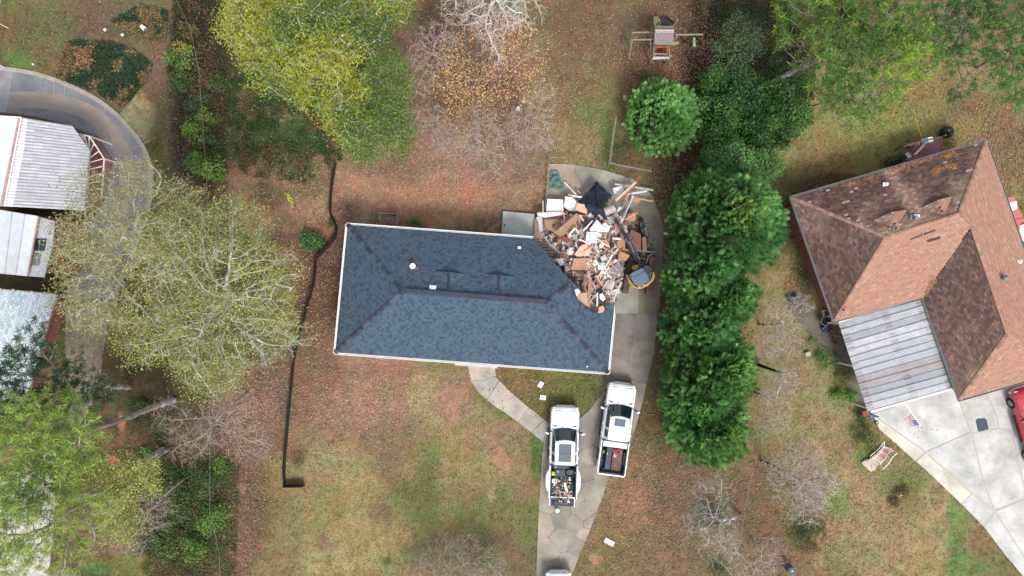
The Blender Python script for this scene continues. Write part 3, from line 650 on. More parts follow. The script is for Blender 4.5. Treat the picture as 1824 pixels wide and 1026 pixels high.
BC = [C(180, 134, 114), C(170, 124, 106)]; DC = [C(150, 116, 100), C(170, 132, 114)]
for a, b, cc_ in ((A, r1, DC), (Cc, r1, BC), (r1, r2, BC), (B, r2, DC), (r3, r4, BC), (Ee, r4, DC), (Fe, r4, BC)): cap_line(bh, a, b, .24, cc_, 'hip_cap', lift=.04)
gutter(bh, [D1 + Vector((-.0, -.07, 0)), Cc + Vector((-.06, -.08, 0)), A + Vector((-.09, .04, 0)), B + Vector((.03, .09, 0)), Fe + Vector((.1, 0, 0)), Ee + Vector((-.03, -.08, 0)), D1 + Vector((-.1, -.02, 0))], w=.09, m='steel', hangers=False)
for a, b in ((A, B), (A, Cc), (Cc, D1), (D1, Ee), (Ee, Fe), (Fe, B)):
    q = Vector(((r2.x + r4.x) / 2 - 1, (r2.y + r4.y) / 2, 0)); f_ = lambda p: Vector((p.x, p.y, 0)) + (q - Vector((p.x, p.y, 0))).normalized() * .8
    MB().bar(f_(a) + Vector((0, 0, 1.32)), f_(b) + Vector((0, 0, 1.32)), .18, 2.64).build('wall', 'brick', bh)
def pz(pts_):
    a, b, c = [Vector(p) for p in pts_[:3]]; nrm = (b - a).cross(c - a)
    def f(px, py):
        z = 3.6
        for _ in range(12):
            p = P(px, py, z); z = a.z - (nrm.x * (p.x - a.x) + nrm.y * (p.y - a.y)) / nrm.z
        return z
    return f
zn = pz([A, B, r1]); ze = pz([Fe, B, r4]); zs = pz([Cc, D1, r1])
pipe_vent(bh, 1577, 329, zn, .3, .06, m='white_plastic', sw=.36); pipe_vent(bh, 1595, 408, zn, .3, .07, m='steel', sw=.4); pipe_vent(bh, 1627, 389, zn, .4, .11, m='steel', sw=.5); pipe_vent(bh, 1633, 386, zn, .2, .05, m='white_plastic', sw=.35); pipe_vent(bh, 1815, 466, ze, .3, .05, sw=.3); pipe_vent(bh, 1501, 552, zs, .25, .05, m='black_plastic', sw=.12)
t_ = P(1785, 495, ze(1785, 495)); tv = MB().cyl(t_, t_ + Vector((0, 0, .3)), .13, n=12).dome(t_ + Vector((0, 0, .3)), .2, .2, .2, 12, 5, full=True).build('turbine_vent', 'steel', bh, smooth=True)
MB().box(t_ + Vector((-.12, 0, .04)), (.5, .4, .03), rz=.2).build('flashing', 'steel', tv)
for (x0, y0), (x1, y1), (x2, y2), (x3, y3) in (((1612, 374), (1600, 413), (1556, 392), (1586, 378)), ((1693, 350), (1680, 386), (1640, 370), (1670, 356))):
    a = P(x0, y0, zn(x0, y0) + .30); b = P(x1, y1, zn(x1, y1) + .03); l = P(x2, y2, zn(x2, y2) + .03); m_ = P(x3, y3, zn(x3, y3) + .32)
    MB().add([m_, l, b], [(0, 1, 2)]).add([m_, a, b], [(0, 1, 2)]).add([m_, a, P(x0, y0, zn(x0, y0))], [(0, 1, 2)]).add([m_, l, P(x0, y0, zn(x0, y0))], [(0, 1, 2)]).build('vent_gable', 'deck_brown', bh)
    roof_plane(bh, [l, b, m_], brown('west'), eave=(0, 2), name='gable_shingles', expo=.14, tab=.25)
    roof_plane(bh, [m_, a, b], brown('south'), eave=(0, 1), name='gable_shingles', expo=.14, tab=.25)
for x0, y0, x1, y1, w in ((1622, 427, 1644, 418, .06), (1646, 418, 1666, 410, .07), (1652, 430, 1675, 423, .14)):
    MB().bar(P(x0, y0, zs(x0, y0) + .04), P(x1, y1, zs(x1, y1) + .04), w, .015, C(84, 72, 78)).build('patch_shingle', 'shingle', bh)
# drifts of pine straw caught in the gutter, the valley and on the north slope
rg = np.random.default_rng(77); L_ = []
def straw(px, py, rx, ry, n, zf, ang=0):
    a = rg.normal(size=(n, 2)) * .5; ca, sa = math.cos(ang), math.sin(ang)
    x = px + a[:, 0] * rx * ca - a[:, 1] * ry * sa; y = py + a[:, 0] * rx * sa + a[:, 1] * ry * ca
    for i in range(n): L_.append(tuple(P(x[i], y[i], zf(x[i], y[i]) + .03 + rg.random() * .03)))
for q in ((1690, 277, 16, 6, 260), (1672, 300, 10, 6, 130), (1695, 296, 12, 5, 160), (1666, 306, 9, 4, 110), (1550, 317, 8, 5, 100), (1600, 300, 24, 4, 220), (1520, 326, 22, 3, 120), (1640, 288, 24, 3, 150)): straw(*q, zn, -.28)
straw(1661, 505, 10, 5, 300, zs, -1.1); straw(1654, 520, 6, 6, 200, zs, -.9)
Wp = np.array(L_); V, F = leaves_at(Wp - np.array(bh.location), .14, rg, 3, .22)
link('pine_straw', np_mesh('pine_straw', V, F, pal(rg, len(Wp), [(176, 118, 76), (160, 104, 66), (190, 138, 92)]), 'litter'), bh, kind='stuff')

# --- weathered corrugated metal carport roof, one sheet after another
cp = thing('carport', 'weathered corrugated metal carport roof beside the brown house', 'carport', P(1597, 632, 0))
K0, K1, K2, K3 = P(1493, 575, 2.62), P(1641, 531, 2.62), P(1700, 690, 2.42), P(1545, 732, 2.42)
N_ = 13; rr = random.Random(21)
for i in range(N_):
    t0, t1 = i / N_, (i + 1.03) / N_
    a0, a1 = lerp(K0, K3, t0), lerp(K0, K3, t1); b0, b1 = lerp(K1, K2, t0), lerp(K1, K2, t1)
    base = [C(202, 204, 210), C(188, 190, 198), C(214, 214, 218), C(192, 186, 186)][rr.randrange(4)]
    vs, fs, cs = [], [], []; nc = 14; nl = 12; mb = MB()
    for j in range(nl + 1):
        for k in range(nc + 1):
            s = k / nc; p = lerp(lerp(a0, a1, s), lerp(b0, b1, s), j / nl); vs.append(p + Vector((0, 0, .02 * (1 if k % 2 else -1) + .012 * (i % 2) + .02)))
    for j in range(nl):
        for k in range(nc):
            e = j / nl; rust = max(0, rr.random() - (.62 if k in (0, nc - 1) or e < .08 or e > .9 or abs(e - .47) < .05 else .93)) * 2.4
            c = mixc(jit(base, .07, rr), C(150, 118, 104), min(.6, rust)); q = j * (nc + 1) + k
            mb.add([vs[q], vs[q + 1], vs[q + nc + 2], vs[q + nc + 1]], [(0, 1, 2, 3)], c)
    mb.build('roof_sheet', 'paint_attr', cp)
    MB().bar(lerp(a0, b0, .0) + Vector((0, 0, .055)), b0 + Vector((0, 0, .055)), .035, .02, C(120, 118, 128)).build('seam', 'paint_attr', cp)
MB().bar(K3 + Vector((.2, -.05, .02)), K2 + Vector((0, -.05, .02)), .12, .12).build('front_fascia', 'white_trim', cp)
MB().bar(K0 + Vector((-.02, .06, .1)), K1 + Vector((0, .06, .1)), .10, .04).build('flashing', 'white_trim', cp)
MB().bar(K1 + Vector((.08, 0, .1)), K2 + Vector((.08, 0, .1)), .16, .05).build('flashing', 'white_trim', cp)
for q in (K0, K3, lerp(K3, K2, .5), K2, lerp(K0, K3, .5)): 
    q = lerp(q, (K0 + K2) / 2, .04); MB().bar(Vector((q.x, q.y, 0)), Vector((q.x, q.y, 2.38)), .1, .1).build('post', 'white_trim', cp)
for t in (.25, .5, .75): MB().bar(lerp(K0, K1, t) - Vector((0, 0, .1)), lerp(K3, K2, t) - Vector((0, 0, .1)), .06, .14).build('rafter', 'white_trim', cp)

# --- pale metal-roofed buildings at the left edge
mat('white_roof', C(208, 214, 220), rough=.6, noise=.25, scale=1.2, col2=C(196, 200, 206))
def roof_strips(parent, quad, n, cols, t=.03, name='roof_sheet', rib=True, lean=None, m='paint_attr'):
    a, b, c, d = [Vector(q) for q in quad]; rr = random.Random(n)
    for i in range(n):
        t0, t1 = i / n, (i + .96) / n; col = jit(rr.choice(cols), .04, rr)
        MB().slab([lerp(a, d, t0), lerp(b, c, t0), lerp(b, c, t1), lerp(a, d, t1)], t, col).build(name, m, parent)
        if rib:
            k = Vector((0, 0, .03)); MB().bar(lerp(a, d, t0) + k, lerp(b, c, t0) + k, .05, .05, jit(mixc(col, C(150, 150, 156), .45), .05, rr)).build('seam', m, parent)
lb = thing('corrugated_building', 'white metal-roofed building by the curved drive, ribbed roof above', 'building', P(60, 290, 0))
h = 3.6
membrane = [P(-70, 200, h), P(37, 209, h), P(4, 367, h), P(-70, 366, h)]
MB().slab(membrane, .15).build('flat_roof', 'white_roof', lb)
q = [P(37, 209, h - .1), P(129, 224, h - .35), P(152, 258, h - .4), P(160, 268, h - .4)]
# ribbed sheet: ribs run across
cr = MB(); nr = 56; L0, L1 = P(37, 209, h - .05), P(4, 367, h - .05)
outl = lambda t: (P(129 + 31 * min(1, t * 3.4), 224 + 44 * min(1, t * 3.4), h - .4) if t < .294 else lerp(P(160, 268, h - .4), P(150, 375, h - .4), (t - .294) / .706))
rr = random.Random(4); vs = []
for i in range(nr + 1):
    a, b = lerp(L0, L1, i / nr), outl(i / nr); dz = Vector((0, 0, .03 if i % 2 else -.03))
    for j in range(9): vs.append(lerp(a, b, j / 8) + dz)
for i in range(nr):
    for j in range(8):
        c = mixc(C(192, 192, 198), C(164, 162, 170), rr.random() * .8)
        if j == 0: c = C(224, 224, 228)
        p_ = i * 9 + j; cr.add([vs[p_], vs[p_ + 9], vs[p_ + 10], vs[p_ + 1]], [(0, 1, 2, 3)], jit(c, .05, rr))
cr.build('ribbed_roof', 'paint_attr', lb)
mat('rust_band', C(168, 118, 104), rough=.9, noise=.5, scale=3, col2=C(206, 196, 196))
MB().bar(P(36, 209, h + .02), P(3, 367, h + .02), .22, .05).build('rust_flashing', 'rust_band', lb)
MB().bar(P(38, 210, h + .08), P(8, 366, h + .08), .05, .06).build('edge_trim', 'white_trim', lb)
MB().bar(P(-70, 203, h + .08), P(38, 209, h + .08), .06, .06).build('edge_trim', 'white_trim', lb)
for a, b in (((-70, 215), (110, 230)), ((110, 230), (138, 268)), ((138, 268), (130, 356)), ((130, 356), (-70, 356))):
    a, b = P(*a, 3.1), P(*b, 3.1); MB().bar(Vector((a.x, a.y, 1.6)), Vector((b.x, b.y, 1.6)), .2, 3.1).build('wall', 'brick', lb)
pg = thing('pergola', 'white open pergola frame over a small brick terrace beside the ribbed roof', 'pergola', P(168, 290, 0))
MB().prism(gp([(120, 236), (172, 240), (200, 284), (190, 350), (150, 360), (140, 260)]), 0, .2, C(150, 108, 88)).build('terrace', 'concrete_attr', pg)
top = [P(135, 237, 2.5), P(160, 243, 2.5), P(186, 283, 2.5), P(181, 350, 2.5)]; bot = [P(147, 240, 2.5), P(160, 268, 2.5), P(160, 290, 2.5), P(152, 352, 2.5)]
for i in range(3):
    MB().bar(top[i], top[i + 1], .07, .1).build('beam', 'white_trim', pg); MB().bar(bot[i], bot[i + 1], .07, .1).build('beam', 'white_trim', pg)
    for k in range(5 if i == 2 else 3):
        t = k / (5 if i == 2 else 3); MB().bar(lerp(top[i], top[i + 1], t) + Vector((0, 0, .07)), lerp(bot[i], bot[i + 1], t) + Vector((0, 0, .07)), .05, .05).build('crossbar', 'white_trim', pg)
for q in (top[1], top[2], top[3]): MB().bar(Vector((q.x, q.y, 0)), q, .08, .08).build('post', 'white_trim', pg)
lb2 = thing('flat_roof_building', 'small building with pale seamed flat roof and a dark skylight', 'building', P(30, 430, 0))
roof_strips(lb2, [P(-70, 362, 3.3), P(-70, 480, 3.3), P(48, 492, 3.3), P(68, 385, 3.3)], 6, [C(206, 211, 216), C(198, 204, 210), C(212, 216, 220)])
MB().slab([P(69, 386, 3.0), P(97, 394, 3.0), P(93, 440, 3.0), P(78, 494, 3.0), P(50, 492, 3.0)], .1, C(192, 194, 200)).build('lean_to_roof', 'concrete_attr', lb2)
MB().bar(P(69, 386, 3.3), P(49, 492, 3.3), .08, .08).build('gutter', 'rust_band', lb2)
for x, y, w in ((72, 436, 17), (64, 462, 13)):
    sk = MB().slab([P(x - w / 2, y - 11, 3.08), P(x + w / 2 + 2, y - 10, 3.08), P(x + w / 2 - 2, y + 11, 3.08), P(x - w / 2 - 4, y + 11, 3.08)], .06).build('skylight', 'glass' if w == 17 else 'steel', lb2)
    MB().bar(P(x, y - 11, 3.11), P(x - 3, y + 11, 3.11), .04, .04).build('bar', 'steel', sk)
for a, b in (((-60, 380), (80, 400)), ((80, 400), (66, 484)), ((66, 484), (-60, 474))):
    MB().bar(P(*a, 0) * Vector((1, 1, 0)) + Vector((3, 0, 1.35)), P(*b, 0) + Vector((3, 0, 1.35)), .2, 2.7).build('wall', 'brick', lb2)
lb3 = thing('pale_roof_house', 'house with whitish-blue shingled roof partly under a dark pine', 'house', P(20, 620, 0))
def pale(ppx, ppy, rg, row):
    n = len(ppx); A_ = np.array([C(192, 206, 213), C(182, 198, 206), C(200, 211, 216), C(168, 187, 198)]); return A_[rg.integers(0, 4, n)] * rg.uniform(.93, 1.05, (n, 1))
q = [P(100, 525, 3.2), P(46, 712, 3.2), P(-75, 712, 4.4), P(-75, 510, 4.4)]
roof_plane(lb3, q, pale, expo=.15, tab=.30, deckm='white_roof')
MB().bar(P(101, 525, 3.15), P(47, 713, 3.15), .10, .12).build('gutter', 'rust_band', lb3)
MB().bar(P(101, 524, 3.2), P(-75, 509, 4.45), .08, .1).build('rake_trim', 'rust_band', lb3)
for a, b in (((88, 535), (45, 690)), ((88, 535), (-60, 520)), ((45, 690), (-60, 690))):
    MB().bar(P(*a, 0) + Vector((1.2, 0, 1.5)), P(*b, 0) + Vector((1.2, 0, 1.5)), .2, 3.0).build('wall', 'brick', lb3)
# ---------------------------------------------------------------- trees and shrubs
def grow(root, chain, attr, step=.45, kill=.7, maxit=90, up=.05, rg=None):
    nodes = [np.array(root, float)] + [np.array(c, float) for c in chain]; par = [-1] + list(range(len(chain)))
    A = attr.copy(); N = np.array(nodes); D = np.linalg.norm(A[:, None] - N[None], axis=2); near = D.argmin(1); dist = D.min(1)
    for it in range(maxit):
        if len(A) == 0: break
        d = norm(A - N[near]); u, inv = np.unique(near, return_inverse=True)
        S = np.zeros((len(u), 3)); np.add.at(S, inv, d); cnt = np.bincount(inv)
        S = norm(norm(S) + rg.normal(size=S.shape) * .13 + np.array([0, 0, up])); new = N[u] + S * step
        b = len(N); N = np.vstack([N, new]); par += list(u)
        D = np.linalg.norm(A[:, None] - new[None], axis=2); k = D.argmin(1); m = D.min(1); c = m < dist
        near[c] = k[c] + b; dist[c] = m[c]; keep = dist > kill
        if keep.all() and it > 60: break
        A, near, dist = A[keep], near[keep], dist[keep]
    return N, np.array(par)
def radii(N, par, tip=.012, e=2.3, rmax=.3):
    w = np.zeros(len(N)); kids = np.bincount(par[1:], minlength=len(N)); w[kids == 0] = tip ** e
    for i in range(len(N) - 1, 0, -1): w[par[i]] += w[i]
    r = w ** (1 / e); return np.minimum(r, rmax), kids
def tubes(A, B, ra, rb, k=4):
    d = norm(B - A); u = norm(np.cross(d, np.array([.31, .17, .93]) + 0 * d)); w = np.cross(d, u); n = len(A)
    ang = np.arange(k) * 2 * math.pi / k; ring = u[:, None] * np.cos(ang)[None, :, None] + w[:, None] * np.sin(ang)[None, :, None]
    V = np.concatenate([A[:, None] + ring * ra[:, None, None], B[:, None] + ring * rb[:, None, None]], 1)
    q = np.array([[i, (i + 1) % k, k + (i + 1) % k, k + i] for i in range(k)]); F = (np.arange(n) * 2 * k)[:, None, None] + q[None]
    return V.reshape(-1, 3), F.reshape(-1, 4)
def in_blobs(blobs, n, rg, shell=0.0):
    """points inside ellipsoids (px, py, h, r, rz, weight)"""
    w = np.array([b[5] if len(b) > 5 else b[3] ** 2 * b[4] for b in blobs]); w = w / w.sum(); out = []
    for b, f in zip(blobs, w):
        m = max(3, int(n * f)); d = norm(rg.normal(size=(m, 3))); rad = rg.random(m) ** (1 / 3.) * (1 - shell) + shell
        c = np.array(P(b[0], b[1], b[2])); out.append(c + d * rad[:, None] * np.array([b[3], b[3] * (b[6] if len(b) > 6 else 1), b[4]]))
    return np.concatenate(out)
def tree(name, label, base, blobs, n=700, step=.45, kill=.7, seed=1, bark=((168, 164, 156), (140, 134, 122)), tip=.013, rmax=.28, twigs=2, twl=.5, twr=.007,
         leaf=None, fork=.35, lean=None, group=None, crown='crown', twcol=None, cat='tree', up=.05, m='leaf', e=2.3, k=4):
    """leaf: dict(n per tip, size, cols, spread, style)"""
    rg = np.random.default_rng(seed); root = np.array(P(base[0], base[1], 0)); at_ = in_blobs(blobs, n, rg)
    cz = np.array([P(b[0], b[1], b[2]) for b in blobs]).mean(0); top = root + (cz - root) * np.array([fork * .8, fork * .8, fork]); 
    ns = max(2, int(np.linalg.norm(top - root) / step)); chain = [root + (top - root) * (i + 1) / ns + rg.normal(size=3) * .02 for i in range(ns)]
    N, par = grow(root, chain, at_, step, kill, 90, up, rg); r, kids = radii(N, par, tip, e, rmax)
    nc_ = len(chain) + 1; r[:nc_] = np.maximum(r[:nc_], rmax * (1 - .45 * np.arange(nc_) / nc_))
    T = thing(name, label, cat, tuple(root), group); off = root
    i = np.arange(1, len(N)); A, B = N[par[i]], N[i]; rb = r[i]; ra = np.minimum(r[par[i]], rb * 1.25)
    thick = rb > max(.05, rmax * .28); bc = np.array([C(*c) for c in bark])
    def bcol(cnt): return np.repeat(bc[rg.integers(0, len(bc), cnt)] * rg.uniform(.85, 1.15, (cnt, 1)), k, 0)
    if thick.any():
        V, F = tubes(A[thick], B[thick], ra[thick], rb[thick], k); link('trunk', np_mesh('trunk', V - off, F, bcol(thick.sum()), 'bark', True), T)
    th = ~thick; V, F = tubes(A[th], B[th], ra[th], rb[th], k); cc = [bcol(th.sum())]; Vs, Fs = [V], [F]
    fine = np.where((r < tip * 2.2) & (np.arange(len(N)) > len(chain)))[0]
    tips = N[fine]
    if twigs:
        src = np.repeat(fine, twigs); A2 = N[src]; par_d = norm(N[src] - N[par[src]]); d = norm(par_d * .8 + rg.normal(size=A2.shape) * .65)
        L_ = twl * rg.uniform(.4, 1.3, len(src)); B2 = A2 + d * L_[:, None]
        M2 = A2 + d * L_[:, None] * .5 + rg.normal(size=A2.shape) * .04
        # every second twig branches again
        d3 = norm(d + rg.normal(size=d.shape) * .7); B3 = M2 + d3 * (L_ * .6)[:, None]
        A4 = np.concatenate([A2, M2, M2]); B4 = np.concatenate([M2, B2, B3]); q = np.full(len(A4), twr)
        V, F = tubes(A4, B4, q, q * .6, 3); n0 = len(Vs[0]); Vs.append(V); Fs.append(F)
        tc = np.array([C(*c) for c in (twcol or bark)])[rg.integers(0, len(twcol or bark), len(A4))] * rg.uniform(.8, 1.2, (len(A4), 1)); cc.append(np.repeat(tc, 3, 0))
        Fs[1] = Fs[1] + n0; tips = np.concatenate([tips, B2, B3])
    link('branches', np_mesh('branches', np.concatenate(Vs) - off, np.concatenate(Fs), np.concatenate(cc), 'bark'), T, kind='stuff')
    if leaf:
        s = leaf.get('spread', .25); nl = leaf['n']; keep = rg.random(len(tips)) < leaf.get('keep', 1)
        if 'hole' in leaf: keep &= (fbm(tips[:, 0] + tips[:, 2], tips[:, 1], 1.4, seed + 7, 3) + rg.normal(size=len(tips)) * .05) > leaf['hole']
        tp = tips[keep]
        cn = fbm(tp[:, 0], tp[:, 1], 2.2, seed, 2) + rg.normal(size=len(tp)) * .13
        if leaf.get('style') == 'needle':
            c0 = np.repeat(tp, nl, 0); d = norm(rg.normal(size=c0.shape) + np.array([0, 0, .55])); sd = norm(np.cross(d, rg.normal(size=d.shape)))
            c0 = c0 + rg.normal(size=c0.shape) * s * .25; L_ = leaf['size'] * rg.uniform(.7, 1.2, len(c0)); V, F = rhombs(c0, d, sd, L_, L_ * leaf.get('w', .16))
        else:
            c0 = np.repeat(tp, nl, 0) + rg.normal(size=(len(tp) * nl, 3)) * s; V, F = leaves_at(c0, leaf['size'], rg, leaf.get('up', .8), leaf.get('wr', .65))
        pc = np.array([C(*c) for c in leaf['cols']]) * leaf.get('k', 1.3); K = len(pc); ii = np.clip(((np.repeat(cn, nl) - .15) / .7 * K + rg.normal(size=len(c0)) * .8).astype(int), 0, K - 1)
        cols = pc[ii] * rg.uniform(.75, 1.25, (len(c0), 1)); link(crown, np_mesh(crown, V - off, F, cols, m), T, kind='stuff')
    return T
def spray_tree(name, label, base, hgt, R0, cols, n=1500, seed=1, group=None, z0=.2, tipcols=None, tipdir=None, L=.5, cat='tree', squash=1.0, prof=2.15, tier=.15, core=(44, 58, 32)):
    """dense conifer: feathery flat sprays over an egg-shaped crown"""
    rg = np.random.default_rng(seed); root = np.array(P(base[0], base[1], 0)); T = thing(name, label, cat, tuple(root), group)
    MB().cyl(root, root + np.array([0, 0, hgt * .85]), R0 * .07, R0 * .02, 8, C(110, 92, 76)).build('trunk', 'bark', T)
    t = rg.random(n) ** .85; ph = rg.random(n) * 2 * math.pi
    prf = lambda t: (np.clip(1 - t ** prof, 0, 1) ** .62) * (.72 + .28 * np.clip(t / .18, 0, 1))
    lump = 1 + tier * 2.6 * (fbm(ph * 2.6 + 9, t * 9, 1.0, seed, 2) - .5) + tier * .9 * np.sin(t * hgt * 4 + ph * 2)
    rr_ = R0 * prf(t) * lump * rg.uniform(.84, 1.04, n); z = z0 + t * (hgt - z0)
    c = np.stack([np.cos(ph) * rr_, np.sin(ph) * rr_ * squash, z], -1) + np.array([root[0], root[1], 0])
    # outward + upward
    up_ = .35 + 1.1 * t; ax = norm(np.stack([np.cos(ph), np.sin(ph), up_], -1) + rg.normal(size=(n, 3)) * .28); c = c - ax * L * .55
    sd = norm(np.cross(ax, np.array([0, 0, 1.0])) + rg.normal(size=(n, 3)) * .45); sd = norm(sd - ax * (sd * ax).sum(1, keepdims=True)); nr = np.cross(ax, sd)
    Vs, Cs = [], []; pc = np.array([C(*q) for q in cols]) * 2.25; tn = fbm(c[:, 0], c[:, 1], 1.0, seed + 3, 2)
    ci = np.clip((tn * len(pc) + rg.normal(size=n) * .7).astype(int), 0, len(pc) - 1); bcol = pc[ci] * rg.uniform(.8, 1.2, (n, 1))
    if tipcols is not None:
        tc = np.array([C(*q) for q in tipcols]) * 1.6; tx, ty = P(tipdir[0], tipdir[1], hgt * .8)[:2]; w = np.exp(-((c[:, 0] - tx) ** 2 + (c[:, 1] - ty) ** 2) / tipdir[2] ** 2); pick = rg.random(n) < w
        bcol[pick] = tc[rg.integers(0, len(tc), pick.sum())]
    Ls = L * rg.uniform(.7, 1.25, n)
    for j, (f, a, l) in enumerate([(0, 0, 1), (.12, .75, .5), (.12, -.75, .5), (.3, .7, .5), (.3, -.7, .5), (.48, .62, .45), (.48, -.62, .45), (.64, .5, .36), (.64, -.5, .36), (.2, .1, .8)]):
        a = a * rg.uniform(.8, 1.3, n); d = ax * np.cos(a)[:, None] + sd * np.sin(a)[:, None] + nr * rg.normal(size=(n, 1)) * .14
        s2 = norm(np.cross(nr, d)); V, F = rhombs(c + ax * (Ls * f)[:, None], norm(d), s2, Ls * l, Ls * l * (.13 if j == 0 else .27)); Vs.append(V); Cs.append(bcol * rg.uniform(.85, 1.15, (n, 1)) * (1.12 if j > 4 else 1))
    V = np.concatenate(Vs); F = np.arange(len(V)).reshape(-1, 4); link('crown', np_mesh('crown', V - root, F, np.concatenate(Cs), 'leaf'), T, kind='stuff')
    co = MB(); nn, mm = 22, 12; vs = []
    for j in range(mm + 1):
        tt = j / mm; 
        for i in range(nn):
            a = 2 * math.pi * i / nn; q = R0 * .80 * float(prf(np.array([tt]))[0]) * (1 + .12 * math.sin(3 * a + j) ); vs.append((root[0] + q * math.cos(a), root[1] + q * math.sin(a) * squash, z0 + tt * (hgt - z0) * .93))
    co.add(vs, [(j * nn + i, j * nn + (i + 1) % nn, (j + 1) * nn + (i + 1) % nn, (j + 1) * nn + i) for j in range(mm) for i in range(nn)], C(*core)).build('twig_shade_core', 'bark', T, smooth=True)  # solid dark core for inner twigs, crown shade put into its colour
    return T
def bush(name, label, px, py, r, hgt, cols, n=900, size=.11, seed=1, group=None, squash=1.0, cat='shrub', clumps=26, m='leaf', twigs=20, h0=0.0, wr=.55, parts=('foliage', 'stem')):
    rg = np.random.default_rng(seed); root = np.array(P(px, py, 0)); T = thing(name, label, cat, tuple(root), group)
    d = norm(rg.normal(size=(clumps, 3)) * np.array([1, 1, .8])); d[:, 2] = np.abs(d[:, 2]); cc = d * rg.uniform(.35, .85, (clumps, 1)) * np.array([r, r * squash, hgt]); cr = rg.uniform(.22, .42, clumps) * min(r, 2.2)
    k = rg.integers(0, clumps, n); dd = norm(rg.normal(size=(n, 3)) + np.array([0, 0, .5])); c = root + cc[k] + dd * (cr[k] * rg.uniform(.6, 1.05, n))[:, None] * np.array([1, 1, .8]); c[:, 2] = np.maximum(c[:, 2], .03)
    V, F = leaves_at(c, size, rg, .9, wr); pc = np.array([C(*q) for q in cols]) * 1.6; kk = rg.integers(0, len(pc), clumps)
    ii = np.where(rg.random(n) < .65, kk[k], rg.integers(0, len(pc), n)); link(parts[0], np_mesh(parts[0], V - root, F, pc[ii] * rg.uniform(.75, 1.3, (n, 1)), m), T, kind='stuff')
    s = min(twigs, clumps); A = np.repeat(root[None], s, 0) + rg.normal(size=(s, 3)) * np.array([.08, .08, 0]); B = root + cc[:s]; V, F = tubes(A, B, np.full(s, .02), np.full(s, .008), 4)
    link(parts[1], np_mesh(parts[1], V - root, F, np.repeat(pal(rg, s, [(120, 104, 88)]), 4, 0), 'bark'), T, kind='stuff'); return T

LG = 'dense cypress trees in a row between the two houses'
GC = [(72, 112, 56), (58, 98, 48), (86, 128, 60), (50, 86, 42), (80, 120, 58)]
YC = [(104, 142, 60), (92, 134, 58), (124, 148, 64)]
for i, (bx, by, hg, R0, sd, tc, lab) in enumerate([
        (1262, 408, 8.2, 3.55, 1, (1318, 378, 1.0), 'broadest cypress of the row, topmost by the brown house corner, a few yellowish sprays'),
        (1232, 372, 6.6, 2.3, 2, None, 'smaller deep green cypress tucked against the broad topmost cypress of the row'),
        (1222, 492, 7.0, 2.55, 3, None, 'cypress in the middle of the row, level with the excavator cab'),
        (1250, 530, 7.6, 2.1, 4, None, 'narrow cypress pressed between its neighbours, nearest the bare garden trees'),
        (1216, 585, 7.2, 2.5, 5, None, 'cypress of the row level with the lower eave of the blue-roofed house'),
        (1232, 648, 8.2, 2.9, 6, (1322, 672, .8), 'cypress of the row with the brightest yellow tips'),
        (1212, 700, 7.0, 2.4, 7, None, 'bluish green cypress level with the nose of the right white pickup'),
        (1226, 742, 7.6, 2.6, 8, (1300, 772, .5), 'lowest cypress of the row, closing its end towards the front lawn')]):
    bx += 12; R0 *= .96
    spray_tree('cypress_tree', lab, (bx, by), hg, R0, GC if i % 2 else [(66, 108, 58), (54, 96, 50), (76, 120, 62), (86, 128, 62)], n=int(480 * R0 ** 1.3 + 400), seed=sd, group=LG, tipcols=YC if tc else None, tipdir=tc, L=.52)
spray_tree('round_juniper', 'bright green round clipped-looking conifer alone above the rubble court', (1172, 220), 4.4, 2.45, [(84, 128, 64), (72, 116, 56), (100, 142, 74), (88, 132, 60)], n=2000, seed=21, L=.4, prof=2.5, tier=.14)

# broadleaf evergreens between play set and brown house
LV = [(40, 70, 26), (30, 56, 24), (52, 88, 30), (68, 104, 36), (24, 44, 20)]
def broad(name, label, base, blobs, cols, seed, nl=22, size=.145, n=420, bk=1.7, **k):
    return tree(name, label, base, blobs, n=n, step=.5, kill=.55, seed=seed, bark=((92, 84, 72), (110, 102, 90)), twigs=2, twl=.35, leaf=dict(n=nl, size=size, cols=cols, spread=.22, up=1.1, k=bk, hole=.40), rmax=.16, **k)
LV2 = [(44, 78, 32), (36, 66, 28), (58, 96, 38), (72, 112, 44), (30, 54, 26)]
def clump_tree(name, label, px, py, r, hgt, cols, n, size, seed, squash=1.0, clumps=90):
    t = bush(name, label, px, py, r, hgt, cols, n=n, size=size, seed=seed, squash=squash, cat='tree', clumps=clumps, twigs=26, m='gloss_leaf', wr=.5, parts=('crown', 'branches')); p = P(px, py, 0)
    MB().cyl(p, p + Vector((0, 0, hgt * .75)), .16, .06, 8, C(110, 98, 82)).build('trunk', 'bark', t); return t
clump_tree('magnolia_tree', 'dark green broadleaf tree right beside the round conifer', 1276, 196, 2.35, 5.8, LV2, 19000, .18, 31, 1.5)
clump_tree('magnolia_tree', 'dark green broadleaf tree reaching out over the brown house lawn', 1360, 200, 3.0, 6.0, LV2, 26000, .18, 32, 1.12, 130)
clump_tree('evergreen_tree', 'paler fine-leaved evergreen above the topmost cypress', 1288, 298, 2.4, 4.8, [(58, 100, 52), (74, 118, 58), (50, 88, 48), (88, 128, 64)], 15000, .14, 33, .75)
clump_tree('evergreen_tree', 'fresh green evergreen between the paler one and the brown house lawn', 1338, 302, 1.9, 4.0, [(70, 106, 50), (84, 120, 56), (60, 92, 46)], 9000, .14, 35, .8, 60)
broad('young_evergreen', 'hazy grey-green sapling crown beside the play set swings', (1290, 95), [(1318, 75, 3.6, 1.7, 1.0), (1300, 110, 3.2, 1.2, .9)], [(70, 104, 62), (58, 90, 54), (88, 122, 70)], 34, n=330, size=.09, nl=9, bk=1.9)

